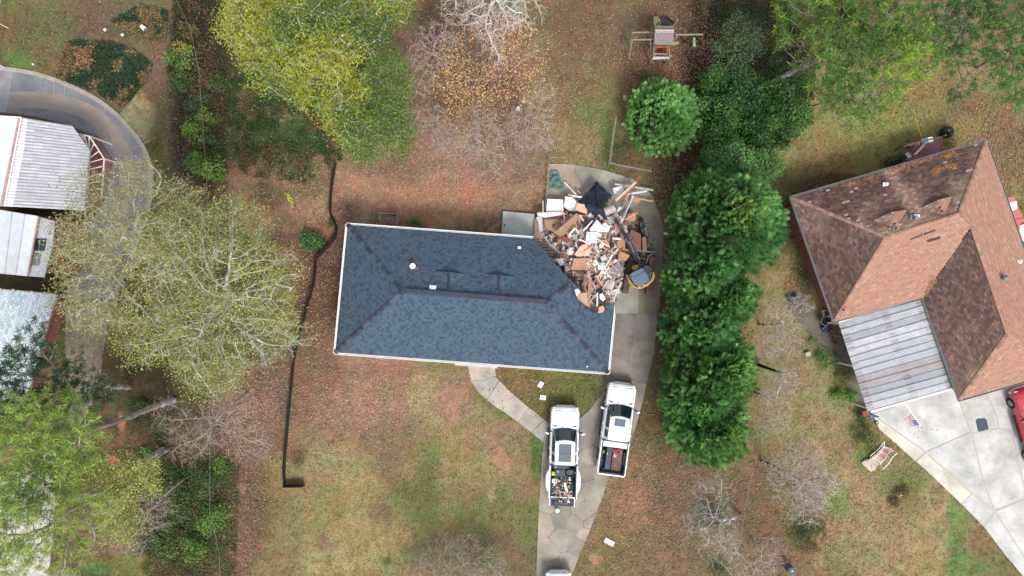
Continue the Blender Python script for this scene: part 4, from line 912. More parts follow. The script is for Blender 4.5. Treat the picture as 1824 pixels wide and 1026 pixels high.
# pines
PN = [(76, 116, 44), (96, 140, 44), (62, 100, 42), (140, 170, 44), (112, 152, 44), (158, 182, 50)]
def pine(label, base, blobs, cols, seed, n=450, group='pine trees', size=.32, nl=24, keep=.62, bark=((150, 142, 134), (128, 116, 108)), hole=.36, rm_=.23, **k):
    n = int(n * 1.7); keep = min(1, keep * 1.3)
    return tree('pine_tree', label, base, blobs, n=n, step=.42, kill=.45, seed=seed, bark=bark, twigs=1, twl=.45, tip=.014, rmax=rm_, fork=.6,
                leaf=dict(n=nl, size=size, cols=cols, spread=.12, style='needle', keep=keep, w=.10, k=1.35, hole=hole), group=group, **k)
pine('big bright green pine over the lawn above the brown house, limbs showing', (1330, 170), [(1500, 70, 12, 2.4, 1.0), (1590, 50, 13, 2.2, 1.0), (1440, 70, 11, 1.8, 1.0), (1540, 150, 10.5, 2.2, .9), (1630, 90, 12, 1.6, .8), (1560, 0, 13, 2.6, 1.0), (1450, 10, 12, 2.2, 1), (1600, 110, 11, 1.7, .8), (1480, 140, 10.5, 1.6, .8)], PN, 41, n=1500, keep=.7)
pine('sparse pine bough hanging low over the lawn, right of the big pine', (1440, 190), [(1530, 190, 6.5, 1.7, .7), (1490, 170, 7, 1.3, .7), (1580, 160, 7, 1.0, .6)], [(98, 134, 58), (82, 116, 54), (118, 150, 62)], 42, n=260, keep=.5, rm_=.07, hole=.2)
pine('darker leaning pine with a bare pale trunk in the upper right yard', (1650, 130), [(1710, 60, 9, 1.9, .9), (1712, 150, 7, 1.1, .7), (1680, 20, 10, 1.5, .8), (1740, 15, 9, 1.6, .8)], [(70, 112, 54), (58, 96, 50), (86, 128, 58)], 43, n=520, keep=.6, rm_=.13, hole=.3)
pine('pine at the upper right corner beside the leaning pine', (1740, 120), [(1800, 110, 9, 1.6, .9), (1815, 40, 10, 1.8, .9), (1770, 20, 10, 1.2, .7), (1812, 170, 8, 1.0, .6)], [(84, 126, 56), (100, 142, 60), (70, 108, 52)], 44, n=480, keep=.6, rm_=.12, hole=.3)
PB = [(150, 176, 66), (126, 156, 60), (170, 190, 78), (108, 140, 56), (88, 118, 52)]
TB = ((188, 176, 166), (168, 154, 146))
pine('pine with bright yellow-green tufts at the lower left edge, trunk leaning over red soil', (310, 712), [(50, 790, 13, 2.6, 1.0), (110, 760, 12.5, 1.9, .9), (20, 850, 13, 2.1, .9), (-20, 760, 13, 2.2, .9), (110, 830, 11.5, 1.4, .8), (60, 850, 12, 1.6, .8), (150, 800, 10.5, 1.2, .8)], PB, 45, n=1300, keep=.75, hole=.22, bark=TB)
pine('dark green pine over the whitish-blue house roof', (230, 690), [(60, 640, 11, 1.5, .7), (110, 680, 10, 1.9, .8), (20, 700, 11, 1.7, .8), (170, 690, 8.5, 1.2, .7), (60, 590, 11, .8, .5)], [(58, 96, 54), (46, 80, 48), (72, 112, 58)], 46, n=800, bark=TB, keep=.75)
pine('loose pale pine sprays in the lower left corner', (290, 800), [(60, 930, 12, 1.9, .9), (20, 980, 12.5, 1.9, .9), (110, 1000, 11, 1.2, .7), (-10, 920, 12.5, 1.4, .8), (170, 900, 10, 1.3, .7), (140, 960, 10.5, 1.3, .7)], [(150, 170, 66), (130, 150, 70), (168, 186, 88)], 47, n=620, bark=TB, keep=.6)

# deciduous, left
OAKB = ((196, 200, 188), (176, 182, 168), (210, 212, 202))
YO = [(146, 156, 52), (158, 164, 58), (124, 140, 46), (166, 168, 76), (104, 124, 46), (134, 140, 60)]
tree('oak_tree', 'wide pale-limbed oak nearest the white buildings, thinly leaved', (330, 500), [(190, 430, 10, 2.6, 1.6), (250, 350, 9, 2.2, 1.3), (180, 540, 10, 2.0, 1.3), (280, 450, 10.5, 2.2, 1.4), (130, 470, 10, 1.5, 1), (160, 340, 9, 1.4, .9), (225, 390, 9, 1.6, 1), (120, 420, 9.5, 1.3, .8), (290, 540, 10, 1.8, 1.2), (130, 540, 9.5, 1.3, .8), (320, 370, 9, 1.6, 1)], n=2300, step=.36, kill=.45, seed=51,
     bark=OAKB, twigs=5, twl=.6, twr=.006, twcol=((174, 166, 140), (190, 180, 156)), leaf=dict(n=2, k=1.4, size=.12, cols=[(150, 148, 78), (132, 138, 62), (164, 154, 98), (142, 150, 66)], spread=.2, keep=.75), rmax=.2, up=-.02, tip=.012, e=1.95)
tree('oak_tree', 'big yellow-green leaved oak with white branches beside the blue-roofed house', (440, 528), [(420, 500, 10.5, 2.9, 1.6), (340, 590, 10, 2.6, 1.5), (460, 590, 10, 2.4, 1.4), (380, 650, 9, 2.2, 1.2), (330, 430, 10, 2.2, 1.3), (420, 410, 9.5, 2.0, 1.2), (500, 480, 9.5, 1.4, 1.0), (250, 610, 9, 1.6, 1.0), (530, 600, 8.5, 1.0, .7)], n=3000, step=.36, kill=.45, seed=52,
     bark=OAKB, twigs=4, twl=.55, twr=.006, twcol=((170, 166, 138), (186, 180, 152)), leaf=dict(n=4, k=1.45, size=.10, cols=YO, spread=.22, keep=.9, hole=.43), rmax=.22, up=-.02, tip=.012, e=1.95)
tree('bare_tree', 'bare grey-pink twiggy tree below the big oak, left of the silt fence', (440, 700), [(400, 750, 7.5, 1.9, 1.1), (340, 780, 7.5, 1.5, 1.0), (440, 790, 6.5, 1.3, .9), (300, 740, 7.5, 1.2, .8)], n=800, step=.32, kill=.42, seed=53, bark=((178, 166, 158), (160, 146, 140)), twigs=4, twl=.6, twr=.008, twcol=((178, 158, 150), (160, 140, 132)), rmax=.12, tip=.012)
tree('leafy_tree', 'low light green tree across the red soil in the lower left woods', (300, 800), [(190, 870, 8.5, 2.0, 1.2), (250, 850, 8, 1.4, 1.0), (130, 900, 8.5, 1.4, 1.0), (210, 930, 8, 1.5, 1.0)], n=700, step=.38, kill=.5, seed=54, bark=((176, 168, 150), (150, 140, 124)), twigs=2, twl=.45, leaf=dict(n=9, size=.12, cols=[(150, 160, 60), (128, 142, 52), (168, 172, 76)], spread=.22, keep=.95), rmax=.14)
tree('bare_tree', 'thin bare pinkish tree in the woods by the lower left corner', (330, 850), [(260, 910, 6.5, 1.6, 1.0), (230, 960, 6, 1.3, .9)], n=420, step=.32, kill=.42, seed=55, bark=((176, 160, 152), (160, 146, 138)), twigs=4, twl=.55, twr=.007, rmax=.09, tip=.011)

# upper middle
YG = [(160, 156, 30), (150, 152, 32), (138, 148, 34), (118, 136, 32), (92, 116, 30), (66, 94, 26)]
tree('tulip_tree', 'large yellow-green tree at the top edge, white limbs showing through', (640, 235), [(470, 30, 11, 2.4, 1.3), (560, 60, 12, 2.6, 1.5), (640, 30, 12, 2.2, 1.3), (480, 110, 10, 1.8, 1.1), (590, 150, 10, 2.2, 1.2), (620, 220, 8, 1.5, 1.0), (420, 50, 10, 1.3, .9), (700, 10, 11, 1.3, .8), (540, 10, 12, 2.2, 1), (520, 160, 9, 1.2, .8)], n=2500, step=.4, kill=.5, seed=61,
     bark=((214, 212, 200), (190, 190, 176)), twigs=2, twl=.4, leaf=dict(n=12, k=1.4, size=.12, cols=YG, spread=.2, keep=.95, up=1.0, hole=.36), rmax=.26)
tree('leafy_tree', 'greener lower tree beside the yellow-green tree, above the torn-up yard', (715, 205), [(690, 140, 6, 1.7, 1.2), (690, 210, 5.5, 1.7, 1.2), (650, 250, 5, 1.5, 1.0), (710, 250, 4.5, 1.2, .9), (640, 190, 6, 1.5, 1)], n=1100, step=.38, kill=.45, seed=62,
     bark=((150, 146, 130),), twigs=2, twl=.35, leaf=dict(n=11, size=.11, cols=[(96, 130, 44), (80, 114, 40), (116, 146, 48), (62, 96, 38), (140, 158, 54)], spread=.18, keep=.9, up=1.0), rmax=.14)
tree('bare_tree', 'white-limbed bare tree at the top edge', (880, -40), [(880, -20, 9, 2.6, 1.3), (880, 50, 7.5, 1.3, 1.0), (830, 10, 8, 1.5, .9), (930, 10, 8, 1.4, .9), (886, 100, 6.5, .8, .7)], n=800, step=.34, kill=.42, seed=63, bark=((226, 222, 222), (204, 200, 202)), twigs=4, twl=.55, twr=.009, twcol=((208, 196, 186), (192, 178, 168)), rmax=.24, up=-.1, tip=.013, e=1.9)
tree('golden_tree', 'small tree keeping golden and orange leaves among the bare ones', (872, 165), [(835, 130, 5, 2.4, 1.1), (925, 95, 5, 2.0, 1.0), (930, 165, 4.5, 1.7, .9), (840, 195, 4, 1.9, .8), (890, 55, 5, 1.7, .8), (800, 100, 4.5, 1.4, .8)], n=1000, step=.36, kill=.5, seed=64, bark=((150, 138, 126), (128, 116, 106)), twigs=3, twl=.45, twcol=((176, 150, 132),),
     leaf=dict(n=3, k=1.5, size=.12, hole=.36, cols=[(204, 148, 98), (200, 158, 84), (186, 138, 96), (210, 166, 100), (176, 142, 78)], spread=.3, keep=.8), rmax=.15)
for i, (bx, by, bl, lab) in enumerate([((852), 222, [(850, 240, 5, 1.8, .9), (800, 260, 4.5, 1.1, .7), (880, 285, 4, 1.1, .6)], 'bare pinkish-grey tree nearest the blue roof, arching low'),
        (936, 205, [(940, 225, 5, 1.6, .9), (960, 180, 5, 1.2, .8), (975, 250, 4, .9, .6)], 'bare grey tree with a crooked trunk, nearest the rubble court'),
        (790, 120, [(765, 90, 5, 1.5, .9), (790, 60, 5.5, 1.2, .8), (750, 140, 4.5, 1.1, .7)], 'bare dark-twigged tree between the yellow-green and the golden tree'),
        (775, 200, [(765, 215, 4, 1.2, .7), (790, 240, 4, 1.0, .6)], 'bare sapling tree leaning to the greener low tree')]):
    tree('bare_tree', lab, (bx, by), bl, n=520, step=.3, kill=.4, seed=70 + i, bark=((176, 166, 164), (156, 142, 140)), twigs=4, twl=.55, twr=.008, twcol=((186, 164, 148), (170, 146, 130), (194, 176, 162)), rmax=.14, up=-.05, tip=.011, e=2.0, group='bare trees behind the house')

# bare garden trees right
GB = ((186, 180, 178), (168, 160, 158))
for i, (bx, by, bl, lab, rm) in enumerate([
        (1352, 578, [(1390, 560, 5, 1.2, .8), (1400, 600, 5, 1.1, .7), (1370, 620, 4.5, .9, .6), (1425, 545, 4.5, .8, .5)], 'bare tree by the flat rock, beside the middle cypresses', .09),
        (1345, 700, [(1385, 700, 5, 1.3, .8), (1375, 750, 5, 1.0, .7), (1400, 680, 5, .9, .6)], 'bare tree level with the lowest cypresses, above the large bare crown', .09),
        (1355, 820, [(1420, 850, 6.5, 1.9, 1.2), (1440, 900, 6, 1.4, 1.0), (1440, 810, 6, 1.2, .8), (1470, 860, 6, 1.1, .8)], 'large silvery bare crown on a dark slanting trunk in the lower right lawn', .12),
        (1318, 915, [(1270, 880, 6, 1.4, .9), (1270, 940, 6.5, 1.6, 1.0), (1290, 980, 6, 1.2, .8), (1240, 930, 6, 1.1, .7)], 'spreading bare tree with a mossy forked trunk below the cypress row', .12),
        (1340, 960, [(1370, 990, 4, 1.1, .6), (1330, 1010, 4, 1.0, .6)], 'thin bare sapling near the grey barrel', .06)]):
    tree('bare_tree', lab, (bx, by), bl, n=620 if i == 2 else 430, step=.3, kill=.36, seed=80 + i, bark=GB if i not in (2, 3) else ((104, 96, 84), (196, 190, 186), (186, 180, 178)), twigs=5 if i == 2 else 4, twl=.5, twr=.007, twcol=((194, 186, 178), (174, 164, 156)), rmax=rm, up=-.02, tip=.010, e=2.0, group='bare garden trees')
tree('bare_shrub', 'hazy grey bare shrub at the bottom edge of the front lawn', (800, 1040), [(790, 1000, 1.6, 1.7, .7), (860, 1010, 1.5, 1.5, .6), (750, 1020, 1.4, 1.2, .5), (830, 980, 1.4, 1.2, .5)], n=700, step=.25, kill=.32, seed=90, bark=((168, 158, 144),), twigs=5, twl=.5, twr=.011, twcol=((172, 160, 142), (150, 138, 122)), rmax=.05, tip=.008, cat='shrub', fork=.1)

# shrubs
SG = 'brambly shrubs along the left boundary'
SC = [(92, 128, 46), (74, 108, 42), (112, 146, 52), (60, 90, 40)]
SD = [(58, 84, 44), (46, 68, 38), (72, 96, 50), (96, 104, 50)]
for i, (x, y, r, h_, cl, lab) in enumerate([(325, 105, 1.3, 1.5, SC + [(170, 130, 60)], 'boundary shrub with orange tinges, topmost of the strip'), (330, 150, 1.2, 1.4, SD, 'dark green boundary shrub below the orange-tinged one'),
        (362, 190, 1.1, 1.6, SD, 'dark boundary shrub close beside the wire fence'), (350, 235, 1.1, 1.5, SC, 'green boundary shrub beside the pale grass patch'), (372, 215, .9, 1.7, [(120, 140, 48), (98, 122, 44), (74, 100, 42)], 'yellowish boundary shrub left of the yellow-green tree'),
        (360, 290, 1.1, 1.6, SC, 'bright boundary shrub at the end of the curved drive bend'), (385, 305, 1.1, 1.6, [(104, 146, 50), (86, 124, 46), (128, 164, 56)], 'brightest green boundary shrub by the pinkish litter'), (380, 260, .9, 1.4, SD, 'dark low boundary shrub between two brighter ones'),
        (340, 60, .9, 1.2, [(120, 104, 54), (84, 82, 44), (62, 70, 38)], 'olive-brown boundary shrub near the top edge'), (395, 150, .9, 1.2, SD, 'dark shrub under the edge of the yellow-green tree'),
        (370, 850, 1.5, 1.6, SD, 'dark green shrub in the lower left woods'), (385, 920, 1.5, 1.5, SC, 'bright green shrub in the lower left woods beside the lawn edge'), (300, 960, 1.7, 1.3, SD, 'wide low dark shrub at the bottom of the lower left woods'), (350, 975, 1.2, 1.2, SC, 'small bright shrub at the very bottom of the woods'),
        (310, 860, 1.6, 1.2, SD, 'spreading dark shrub under the thin bare tree'), (400, 830, .8, 1.0, SC, 'small green shrub at the corner of the front lawn'), (270, 820, 1.1, 1.2, SC, 'leafy shrub by the slanting pale trunks'), (320, 900, 1.4, 1.2, SD, 'mid-wood dark shrub among pink twigs'), (250, 730, 1.1, 1.0, SD, 'low dark shrub between the slanting pine trunks'), (290, 760, 1.0, 1.2, SD, 'round dark shrub between the pine trunks and the bare tree')]):
    bush('shrub', lab, x, y, r, h_, cl, n=int(900 * r * r), size=.12, seed=100 + i, group=SG if x < 400 and y < 400 else 'shrubs in the lower left woods')
bush('shrub', 'feathery green shrub at the bend of the black silt fence', 556, 430, 1.25, 1.1, [(64, 108, 60), (52, 92, 52), (82, 126, 66)], 1500, .12, 130, squash=.7)
bush('shrub', 'small round bright shrub against the back eave of the blue-roofed house', 740, 398, .5, .7, [(60, 104, 44), (74, 120, 50)], 500, .08, 131)
bush('sapling', 'lime-yellow seedling standing alone in the pinkish litter', 517, 352, .32, .8, [(178, 204, 60), (160, 190, 54)], 70, .14, 132, cat='sapling', clumps=5)
bush('sapling', 'tiny lime-yellow seedling below the larger lime seedling', 524, 366, .22, .5, [(172, 190, 64)], 24, .12, 133, cat='sapling', clumps=3)
bush('shrub', 'deep green shrub hugging the stained eave of the brown house', 1590, 290, 1.0, .8, [(40, 72, 36), (32, 58, 30)], 700, .1, 134, squash=.4)
BG = 'shrubs bordering the carport'
for i, (x, y, r, h_, cl, lab) in enumerate([(1470, 640, .95, 1.0, [(80, 124, 50), (66, 104, 46), (96, 140, 56)], 'bright green carport shrub nearest the row of pots'), (1500, 665, .7, 1.0, [(112, 108, 56), (90, 92, 48), (130, 120, 66)], 'olive carport shrub right of the brightest green one'), (1512, 705, .6, .8, [(78, 128, 52), (94, 144, 58)], 'small vivid green carport shrub in mid border'),
        (1530, 735, .85, 1.0, [(70, 106, 48), (56, 84, 42)], 'dark carport shrub next to the red and blue garden cart'), (1538, 775, 1.15, 1.2, [(92, 110, 54), (74, 88, 48), (120, 116, 60), (60, 76, 40)], 'largest carport shrub, mottled olive, beside the white garden bridge'), (1490, 700, .6, .7, SC, 'low carport shrub on the lawn side of the border'), (1604, 873, .6, .6, [(120, 86, 62), (88, 84, 46), (100, 72, 52)], 'reddish-brown low shrub on the lawn below the garden bridge'), (1592, 893, .45, .5, [(84, 80, 46), (100, 90, 54)], 'small brown-green tuft below the reddish shrub'), (1600, 880, .25, .25, [(188, 180, 128)], 'pale straw clump on the lower right lawn')]):
    bush('shrub', lab, x, y, r, h_, cl, n=int(1100 * r * r + 60), size=.10, seed=140 + i, group=BG if i < 6 else None)
bush('shrub', 'reddish twiggy shrub beside the flat rock', 1418, 545, .8, .7, [(170, 96, 86), (140, 120, 100), (120, 128, 90)], 420, .08, 150)
bush('shrub', 'small palm-green clump by the pots and the concrete path', 1446, 606, .45, .5, [(120, 150, 90), (96, 128, 70)], 160, .2, 151, wr=.2)
bush('shrub', 'dark green ground shrub under the large silvery bare crown', 1433, 938, 1.0, .6, [(60, 82, 42), (48, 66, 36)], 800, .09, 152)
bush('shrub', 'dark green shrub under the spreading bare tree below the cypresses', 1265, 915, 1.4, .8, [(64, 84, 52), (52, 70, 44), (84, 92, 58)], 1300, .09, 153)
bush('shrub', 'low green shrub at the bottom edge under the spreading bare tree', 1280, 1010, 1.0, .6, [(70, 92, 50), (56, 74, 44)], 700, .09, 154)
bush('shrub', 'rusty-leaved shrub growing in the ivy bed', 158, 104, .95, .9, [(156, 106, 74), (136, 92, 66), (176, 126, 92)], 750, .10, 155)
bush('shrub', 'dark green low shrub between the round conifer and the chain fence', 1112, 262, .9, .3, [(66, 100, 46), (54, 84, 42)], 500, .08, 156)
bush('shrub', 'half-hidden dark shrub at the corner of the blue-roofed house', 591, 396, .4, .5, [(64, 86, 46)], 200, .09, 157)
# ivy beds
def bed(label, pts, n, cols, seed, h=.35, feather=0):
    rg = np.random.default_rng(seed); xs = [p[0] for p in pts]; ys = [p[1] for p in pts]; x = rg.uniform(min(xs), max(xs), n * 2); y = rg.uniform(min(ys), max(ys), n * 2); k = inpoly(x, y, pts); k &= (fbm(x, y, 26, seed + 50, 3) + rg.random(len(x)) * .25) > feather; x, y = x[k][:n], y[k][:n]
    z = .03 + h * fbm(x, y, 9, seed, 3) ** 1.5; c = np.stack([(x - CX) * ALT / FPX, -(y - CY) * ALT / FPX, z], -1)
    V, F = leaves_at(c, .11, rg, 1.3, .8); cn = fbm(x, y, 22, seed + 1, 3); cc = pal(rg, len(c), cols[0], .3); a = rg.random(len(c)) < np.clip((cn - .47) * 5 + (np.array(y) - min(ys)) / (max(ys) - min(ys)) * .5 - .15, 0, .85); cc[a] = pal(rg, a.sum(), cols[1], .3)
    o = link('ivy_bed', np_mesh('ivy_bed', V, F, cc, 'leaf'), kind='stuff'); return o
IV = ([(56, 82, 58), (44, 68, 48), (68, 94, 56)], [(168, 128, 88), (136, 116, 66), (110, 108, 58), (180, 140, 104)])
bed('', [(120, 74), (205, 76), (240, 90), (273, 114), (268, 130), (250, 160), (222, 194), (170, 164), (102, 140), (108, 110)], 15000, IV, 1)
bed('', [(200, 38), (250, 10), (300, 20), (296, 72), (270, 78), (232, 62)], 7000, IV, 2, .3)
bed('', [(310, 0), (400, 0), (410, 120), (400, 330), (350, 330), (330, 240), (300, 130)], 9000, ([(70, 66, 48), (60, 72, 40), (86, 74, 54)], [(110, 92, 64), (130, 96, 64)]), 3, .5, .5)
bed('', [(405, 110), (520, 110), (600, 170), (610, 285), (540, 330), (430, 310), (400, 200)], 15000, ([(62, 88, 46), (54, 80, 44), (76, 100, 50)], [(150, 108, 80), (96, 100, 56)]), 4, .12, .62)
bed('', [(200, 870), (330, 850), (430, 820), (420, 1030), (260, 1030), (240, 960)], 10000, ([(78, 100, 50), (66, 84, 44), (96, 112, 54)], [(130, 96, 70), (104, 84, 60)]), 5, .3, .55)
bed('', [(1265, 0), (1400, 0), (1460, 120), (1400, 240), (1250, 240), (1275, 120)], 11000, ([(50, 66, 38), (60, 78, 42), (66, 60, 44)], [(110, 78, 60), (88, 70, 52)]), 6, .3, .5)
bed('', [(240, 380), (400, 420), (520, 480), (480, 640), (300, 660), (200, 520)], 9000, ([(78, 96, 50), (88, 104, 54), (66, 84, 44)], [(130, 108, 76), (112, 100, 60)]), 7, .15, .6)
# ---------------------------------------------------------------- vehicles
def loft(sections, closed=False):
    mb = MB(); n = len(sections[0]); vs = [v for s in sections for v in s]; fs = []
    for i in range(len(sections) - 1):
        for j in range(n - 1): fs.append((i * n + j, i * n + j + 1, (i + 1) * n + j + 1, (i + 1) * n + j))
    fs += [tuple(range(n))[::-1], tuple(range((len(sections) - 1) * n, len(sections) * n))]
    return mb.add(vs, fs)
def wheel(T, x, y, r=.41, w=.27, side=1, dual=False):
    t = MB().cyl((x, y - w / 2, r), (x, y + w / 2, r), r, r, 20); o = t.build('wheel', 'rubber', T, local=True, bevel=.03)
    MB().cyl((x, y + side * w * .42, r), (x, y + side * (w * .5 + .012), r), r * .6, r * .55, 14).build('rim', 'steel', o, local=True)
    return o
def pickup(label, nose, tail, length, paint='white_paint', group=None, dual=False, sun=None, tailgate_open=False, bed=2.05, hw=1.0, name='pickup_truck', cab_len=2.5, cover_bed=False, wheelbase=None, hood_len=1.5, cat='pickup truck'):
    a, b = P(*nose, .9), P(*tail, .9); d = (a - b); d.z = 0; d.normalize(); mid = a - d * length / 2
    T = thing(name, label, cat, (mid.x, mid.y, .035), group, rz=math.atan2(d.y, d.x)); h = length / 2
    zb, zs, ztop = .42, 1.12, 1.20
    def sec(x, w, z0, zsh, zc): return [(x, -w, z0), (x, -w * 1.01, (z0 + zsh) / 2), (x, -w * .985, zsh - .06), (x, -w * .93, zsh), (x, -w * .5, zc), (x, 0, zc + .012), (x, w * .5, zc), (x, w * .93, zsh), (x, w * .985, zsh - .06), (x, w * 1.01, (z0 + zsh) / 2), (x, w, z0)]
    xc = h - hood_len                  # windshield base
    xr = xc - cab_len                  # cab rear
    loft([sec(h - .0, hw * .55, .5, .88, .92), sec(h - .06, hw * .78, .45, .98, 1.02), sec(h - .16, hw * .92, zb, 1.05, 1.09), sec(h - .32, hw * .98, zb, 1.09, 1.15), sec(h - .6, hw, zb, zs, ztop), sec(xc, hw, zb, zs + .02, ztop + .06), sec(xr, hw, zb, zs + .02, ztop + .04)][::-1]).build('body', paint, T, local=True, smooth=False, bevel=.02)
    MB().box((h - .0, 0, .55), (.14, hw * 1.2, .22)).bar((h - .02, hw * .58, .55), (h - .2, hw * .96, .55), .14, .22).bar((h - .02, -hw * .58, .55), (h - .2, -hw * .96, .55), .14, .22).build('front_bumper', 'chrome' if paint != 'red_paint' else 'white_trim', T, local=True, bevel=.04)
    MB().box((h - .03, 0, .84), (.05, hw * 1.05, .22)).build('grille', 'black_plastic', T, local=True)
    for s in (-1, 1): MB().box((h - .12, s * hw * .74, .93), (.16, hw * .32, .16), rz=-s * .25).build('headlight', 'chrome', T, local=True, bevel=.02)
    for s in (-1, 1): MB().bar((h - .30, s * hw * .80, 1.118), (xc + .05, s * hw * .86, 1.20), .015, .012).build('hood_seam', 'black_plastic', T, local=True)
    MB().bar((h - .26, -hw * .7, 1.085), (h - .26, hw * .7, 1.085), .02, .10).build('hood_seam', 'black_plastic', T, local=True)
    for s in (-1, 1): MB().bar((xc + .02, s * .12, 1.30), (xc - .22, s * .55 + .1, 1.44), .02, .015).build('wiper', 'black_plastic', T, local=True)
    # hood creases: two raised ribs and a seam
    for s in (-1, 1): MB().bar((h - .35, s * hw * .42, 1.165), (xc + .12, s * hw * .48, 1.262), .05, .022).build('hood_rib', paint, T, local=True, bevel=.008)
    MB().bar((xc + .04, -hw * .80, 1.235), (xc + .04, hw * .80, 1.235), .06, .02).build('cowl', 'black_plastic', T, local=True)
    # greenhouse
    rz, bow = 1.90, .16; xf = xc - .85; xq = xr + .12
    J = [-1, -.6, 0, .6, 1]
    rows = [[(xc - bow * j * j, j * hw * .86, 1.2) for j in J], [(xf - bow * .8 * j * j + .03, j * hw * .68, rz - .045 * j * j) for j in J], [((xf + xq) / 2, j * hw * .70, rz + .035 - .045 * j * j) for j in J], [(xq, j * hw * .68, rz - .045 * j * j) for j in J], [(xr + .02, j * hw * .86, 1.2) for j in J]]
    g = MB(); vs = [v for r_ in rows for v in r_]; fs = [(i * 5 + j, i * 5 + j + 1, (i + 1) * 5 + j + 1, (i + 1) * 5 + j)[::-1] for i in range(4) for j in range(4)]
    fs += [(0, 5, 10, 15, 20), (24, 19, 14, 9, 4)]; g.add(vs, fs).build('cab', paint, T, local=True, bevel=.03)
    def lift_(q, up=.022, out=0): return (q[0], q[1] + out, q[2] + up)
    w0, w1 = rows[0], rows[1]; ws = MB(); n0 = [tuple(np.array(p) * .94 + np.array(q) * .06 + np.array([.012, 0, .022])) for p, q in zip(w0, w1)]; n1 = [tuple(np.array(p) * .05 + np.array(q) * .95 + np.array([.012, 0, .022])) for p, q in zip(w0, w1)]
    sc_ = lambda q: (q[0], q[1] * .95, q[2]); ws.add([sc_(q) for q in n0] + [sc_(q) for q in n1], [(j, j + 1, 6 + j, 5 + j) for j in range(4)]).build('windshield', 'glass', T, local=True)
    r0, r1 = rows[4], rows[3]; ws = MB(); n0 = [tuple(np.array(p) * .8 + np.array(q) * .2 + np.array([-.02, 0, .012])) for p, q in zip(r0, r1)]; n1 = [tuple(np.array(p) * .2 + np.array(q) * .8 + np.array([-.02, 0, .012])) for p, q in zip(r0, r1)]
    ws.add([(q[0], q[1] * .85, q[2]) for q in n0] + [(q[0], q[1] * .85, q[2]) for q in n1], [(5 + j, 6 + j, j + 1, j) for j in range(4)]).build('rear_window', 'glass', T, local=True)
    for s in (-1, 1):
        y0, y1 = hw * .875, hw * .715; xm = (xf + xq) / 2 - .1
        for x0_, x1_ in ((xm + .06, xf + .25), (xq + .12, xm - .06)):
            MB().add([(x0_ + (.0 if x0_ > xm else 0), s * (y0 - .01), 1.30), (x1_ + (.36 if x1_ > xm else 0), s * (y0 - .01), 1.30), (x1_ - .05, s * (y1 + .012), 1.80), (x0_ + .03, s * (y1 + .012), 1.80)], [(0, 1, 2, 3) if s > 0 else (3, 2, 1, 0)]).build('side_window', 'glass', T, local=True)
        m_ = MB().bar((xc - .32, s * hw * .93, 1.25), (xc - .42, s * (hw + .26), 1.33), .10, .05).build('mirror', 'black_plastic', T, local=True)
        MB().box((xc - .44, s * (hw + .25), 1.36), (.13, .24, .26), rz=s * -.35).build('mirror_cap', paint, m_, local=True, bevel=.03)
        for hx in (xm + .22, xq + .28): MB().box((hx, s * hw * 1.015, 1.0), (.2, .04, .04)).build('door_handle', 'chrome', T, local=True)
        MB().bar((xr + .1, s * (hw + .03), .42), (xc - .2, s * (hw + .03), .42), .16, .05).build('running_board', 'black_plastic', T, local=True)
    if sun:
        x1, x0, w = sun; MB().box(((x0 + x1) / 2 + xf, 0, rz + .045), (abs(x1 - x0), w, .025)).build('sunroof', 'roof_glass', T, local=True, bevel=.01)
        if abs(x1 - x0) > 1: MB().box(((x0 + x1) / 2 + xf, 0, rz + .062), (.02, w, .006)).build('sunroof_joint', 'black_plastic', T, local=True)
    # bed
    xb0, xb1 = xr - .03, xr - .03 - bed; zt = 1.26
    MB().box(((xb0 + xb1) / 2, 0, .72), (bed, hw * 1.9, .06)).build('bed_floor', 'black_plastic', T, local=True)
    nb = 15
    for i in range(nb): MB().box(((xb0 + xb1) / 2, (i - (nb - 1) / 2) * hw * 1.5 / nb, .762), (bed - .12, hw * .055, .02)).build('bed_rib', 'dark_liner', T, local=True)
    for s in (-1, 1):
        MB().box(((xb0 + xb1) / 2, s * (hw - .05), .86), (bed, .09, .78)).build('bed_side', paint, T, local=True, bevel=.03)
        MB().box(((xb0 + xb1) / 2, s * (hw - .125), 1.0), (bed - .04, .06, .5)).build('bed_liner', 'dark_liner', T, local=True)
        xa = (xb0 + xb1) / 2 - .02
        if dual:
            F_ = MB(); prof = [(-.80, 0), (-.62, .17), (-.3, .24), (.3, .24), (.62, .17), (.85, 0)]
            vs = [(xa + p[0], s * (hw - .02 + p[1] * z_), zz) for zz, z_ in ((.75, 1), (1.05, 1), (1.13, .75), (1.15, 0)) for p in prof]; n = 6
            fs = [(r_ * n + j, r_ * n + j + 1, (r_ + 1) * n + j + 1, (r_ + 1) * n + j) for r_ in range(3) for j in range(5)]
            F_.add(vs, fs if s < 0 else [f[::-1] for f in fs]).build('fender', paint, T, local=True)
        else: MB().box((xa, s * (hw - .18), .9), (.9, .2, .3)).build('wheel_housing', 'dark_liner', T, local=True, bevel=.04)
    MB().box((xb0 - .03, 0, 1.0), (.06, hw * 1.9, .6)).build('bulkhead', 'dark_liner', T, local=True)
    if tailgate_open:
        tg = MB().box((xb1 - .33, 0, .78), (.62, hw * 1.72, .07)).build('tailgate', 'dark_liner', T, local=True, bevel=.01)
        for i in range(12): MB().box((xb1 - .33, (i - 5.5) * hw * .13, .822), (.5, .05, .015)).build('rib', 'black_plastic', tg, local=True)
        for s in (-1, 1): MB().box((xb1 - .33, s * hw * .86, .81), (.62, .05, .06)).build('edge_trim', paint, tg, local=True)
        MB().box((xb1 - .01, 0, .84), (.07, hw * 1.74, .05)).build('hinge_cover', paint, tg, local=True)
    else:
        MB().box((xb1 - .03, 0, .92), (.09, hw * 1.86, .70)).build('tailgate', paint, T, local=True, bevel=.03)
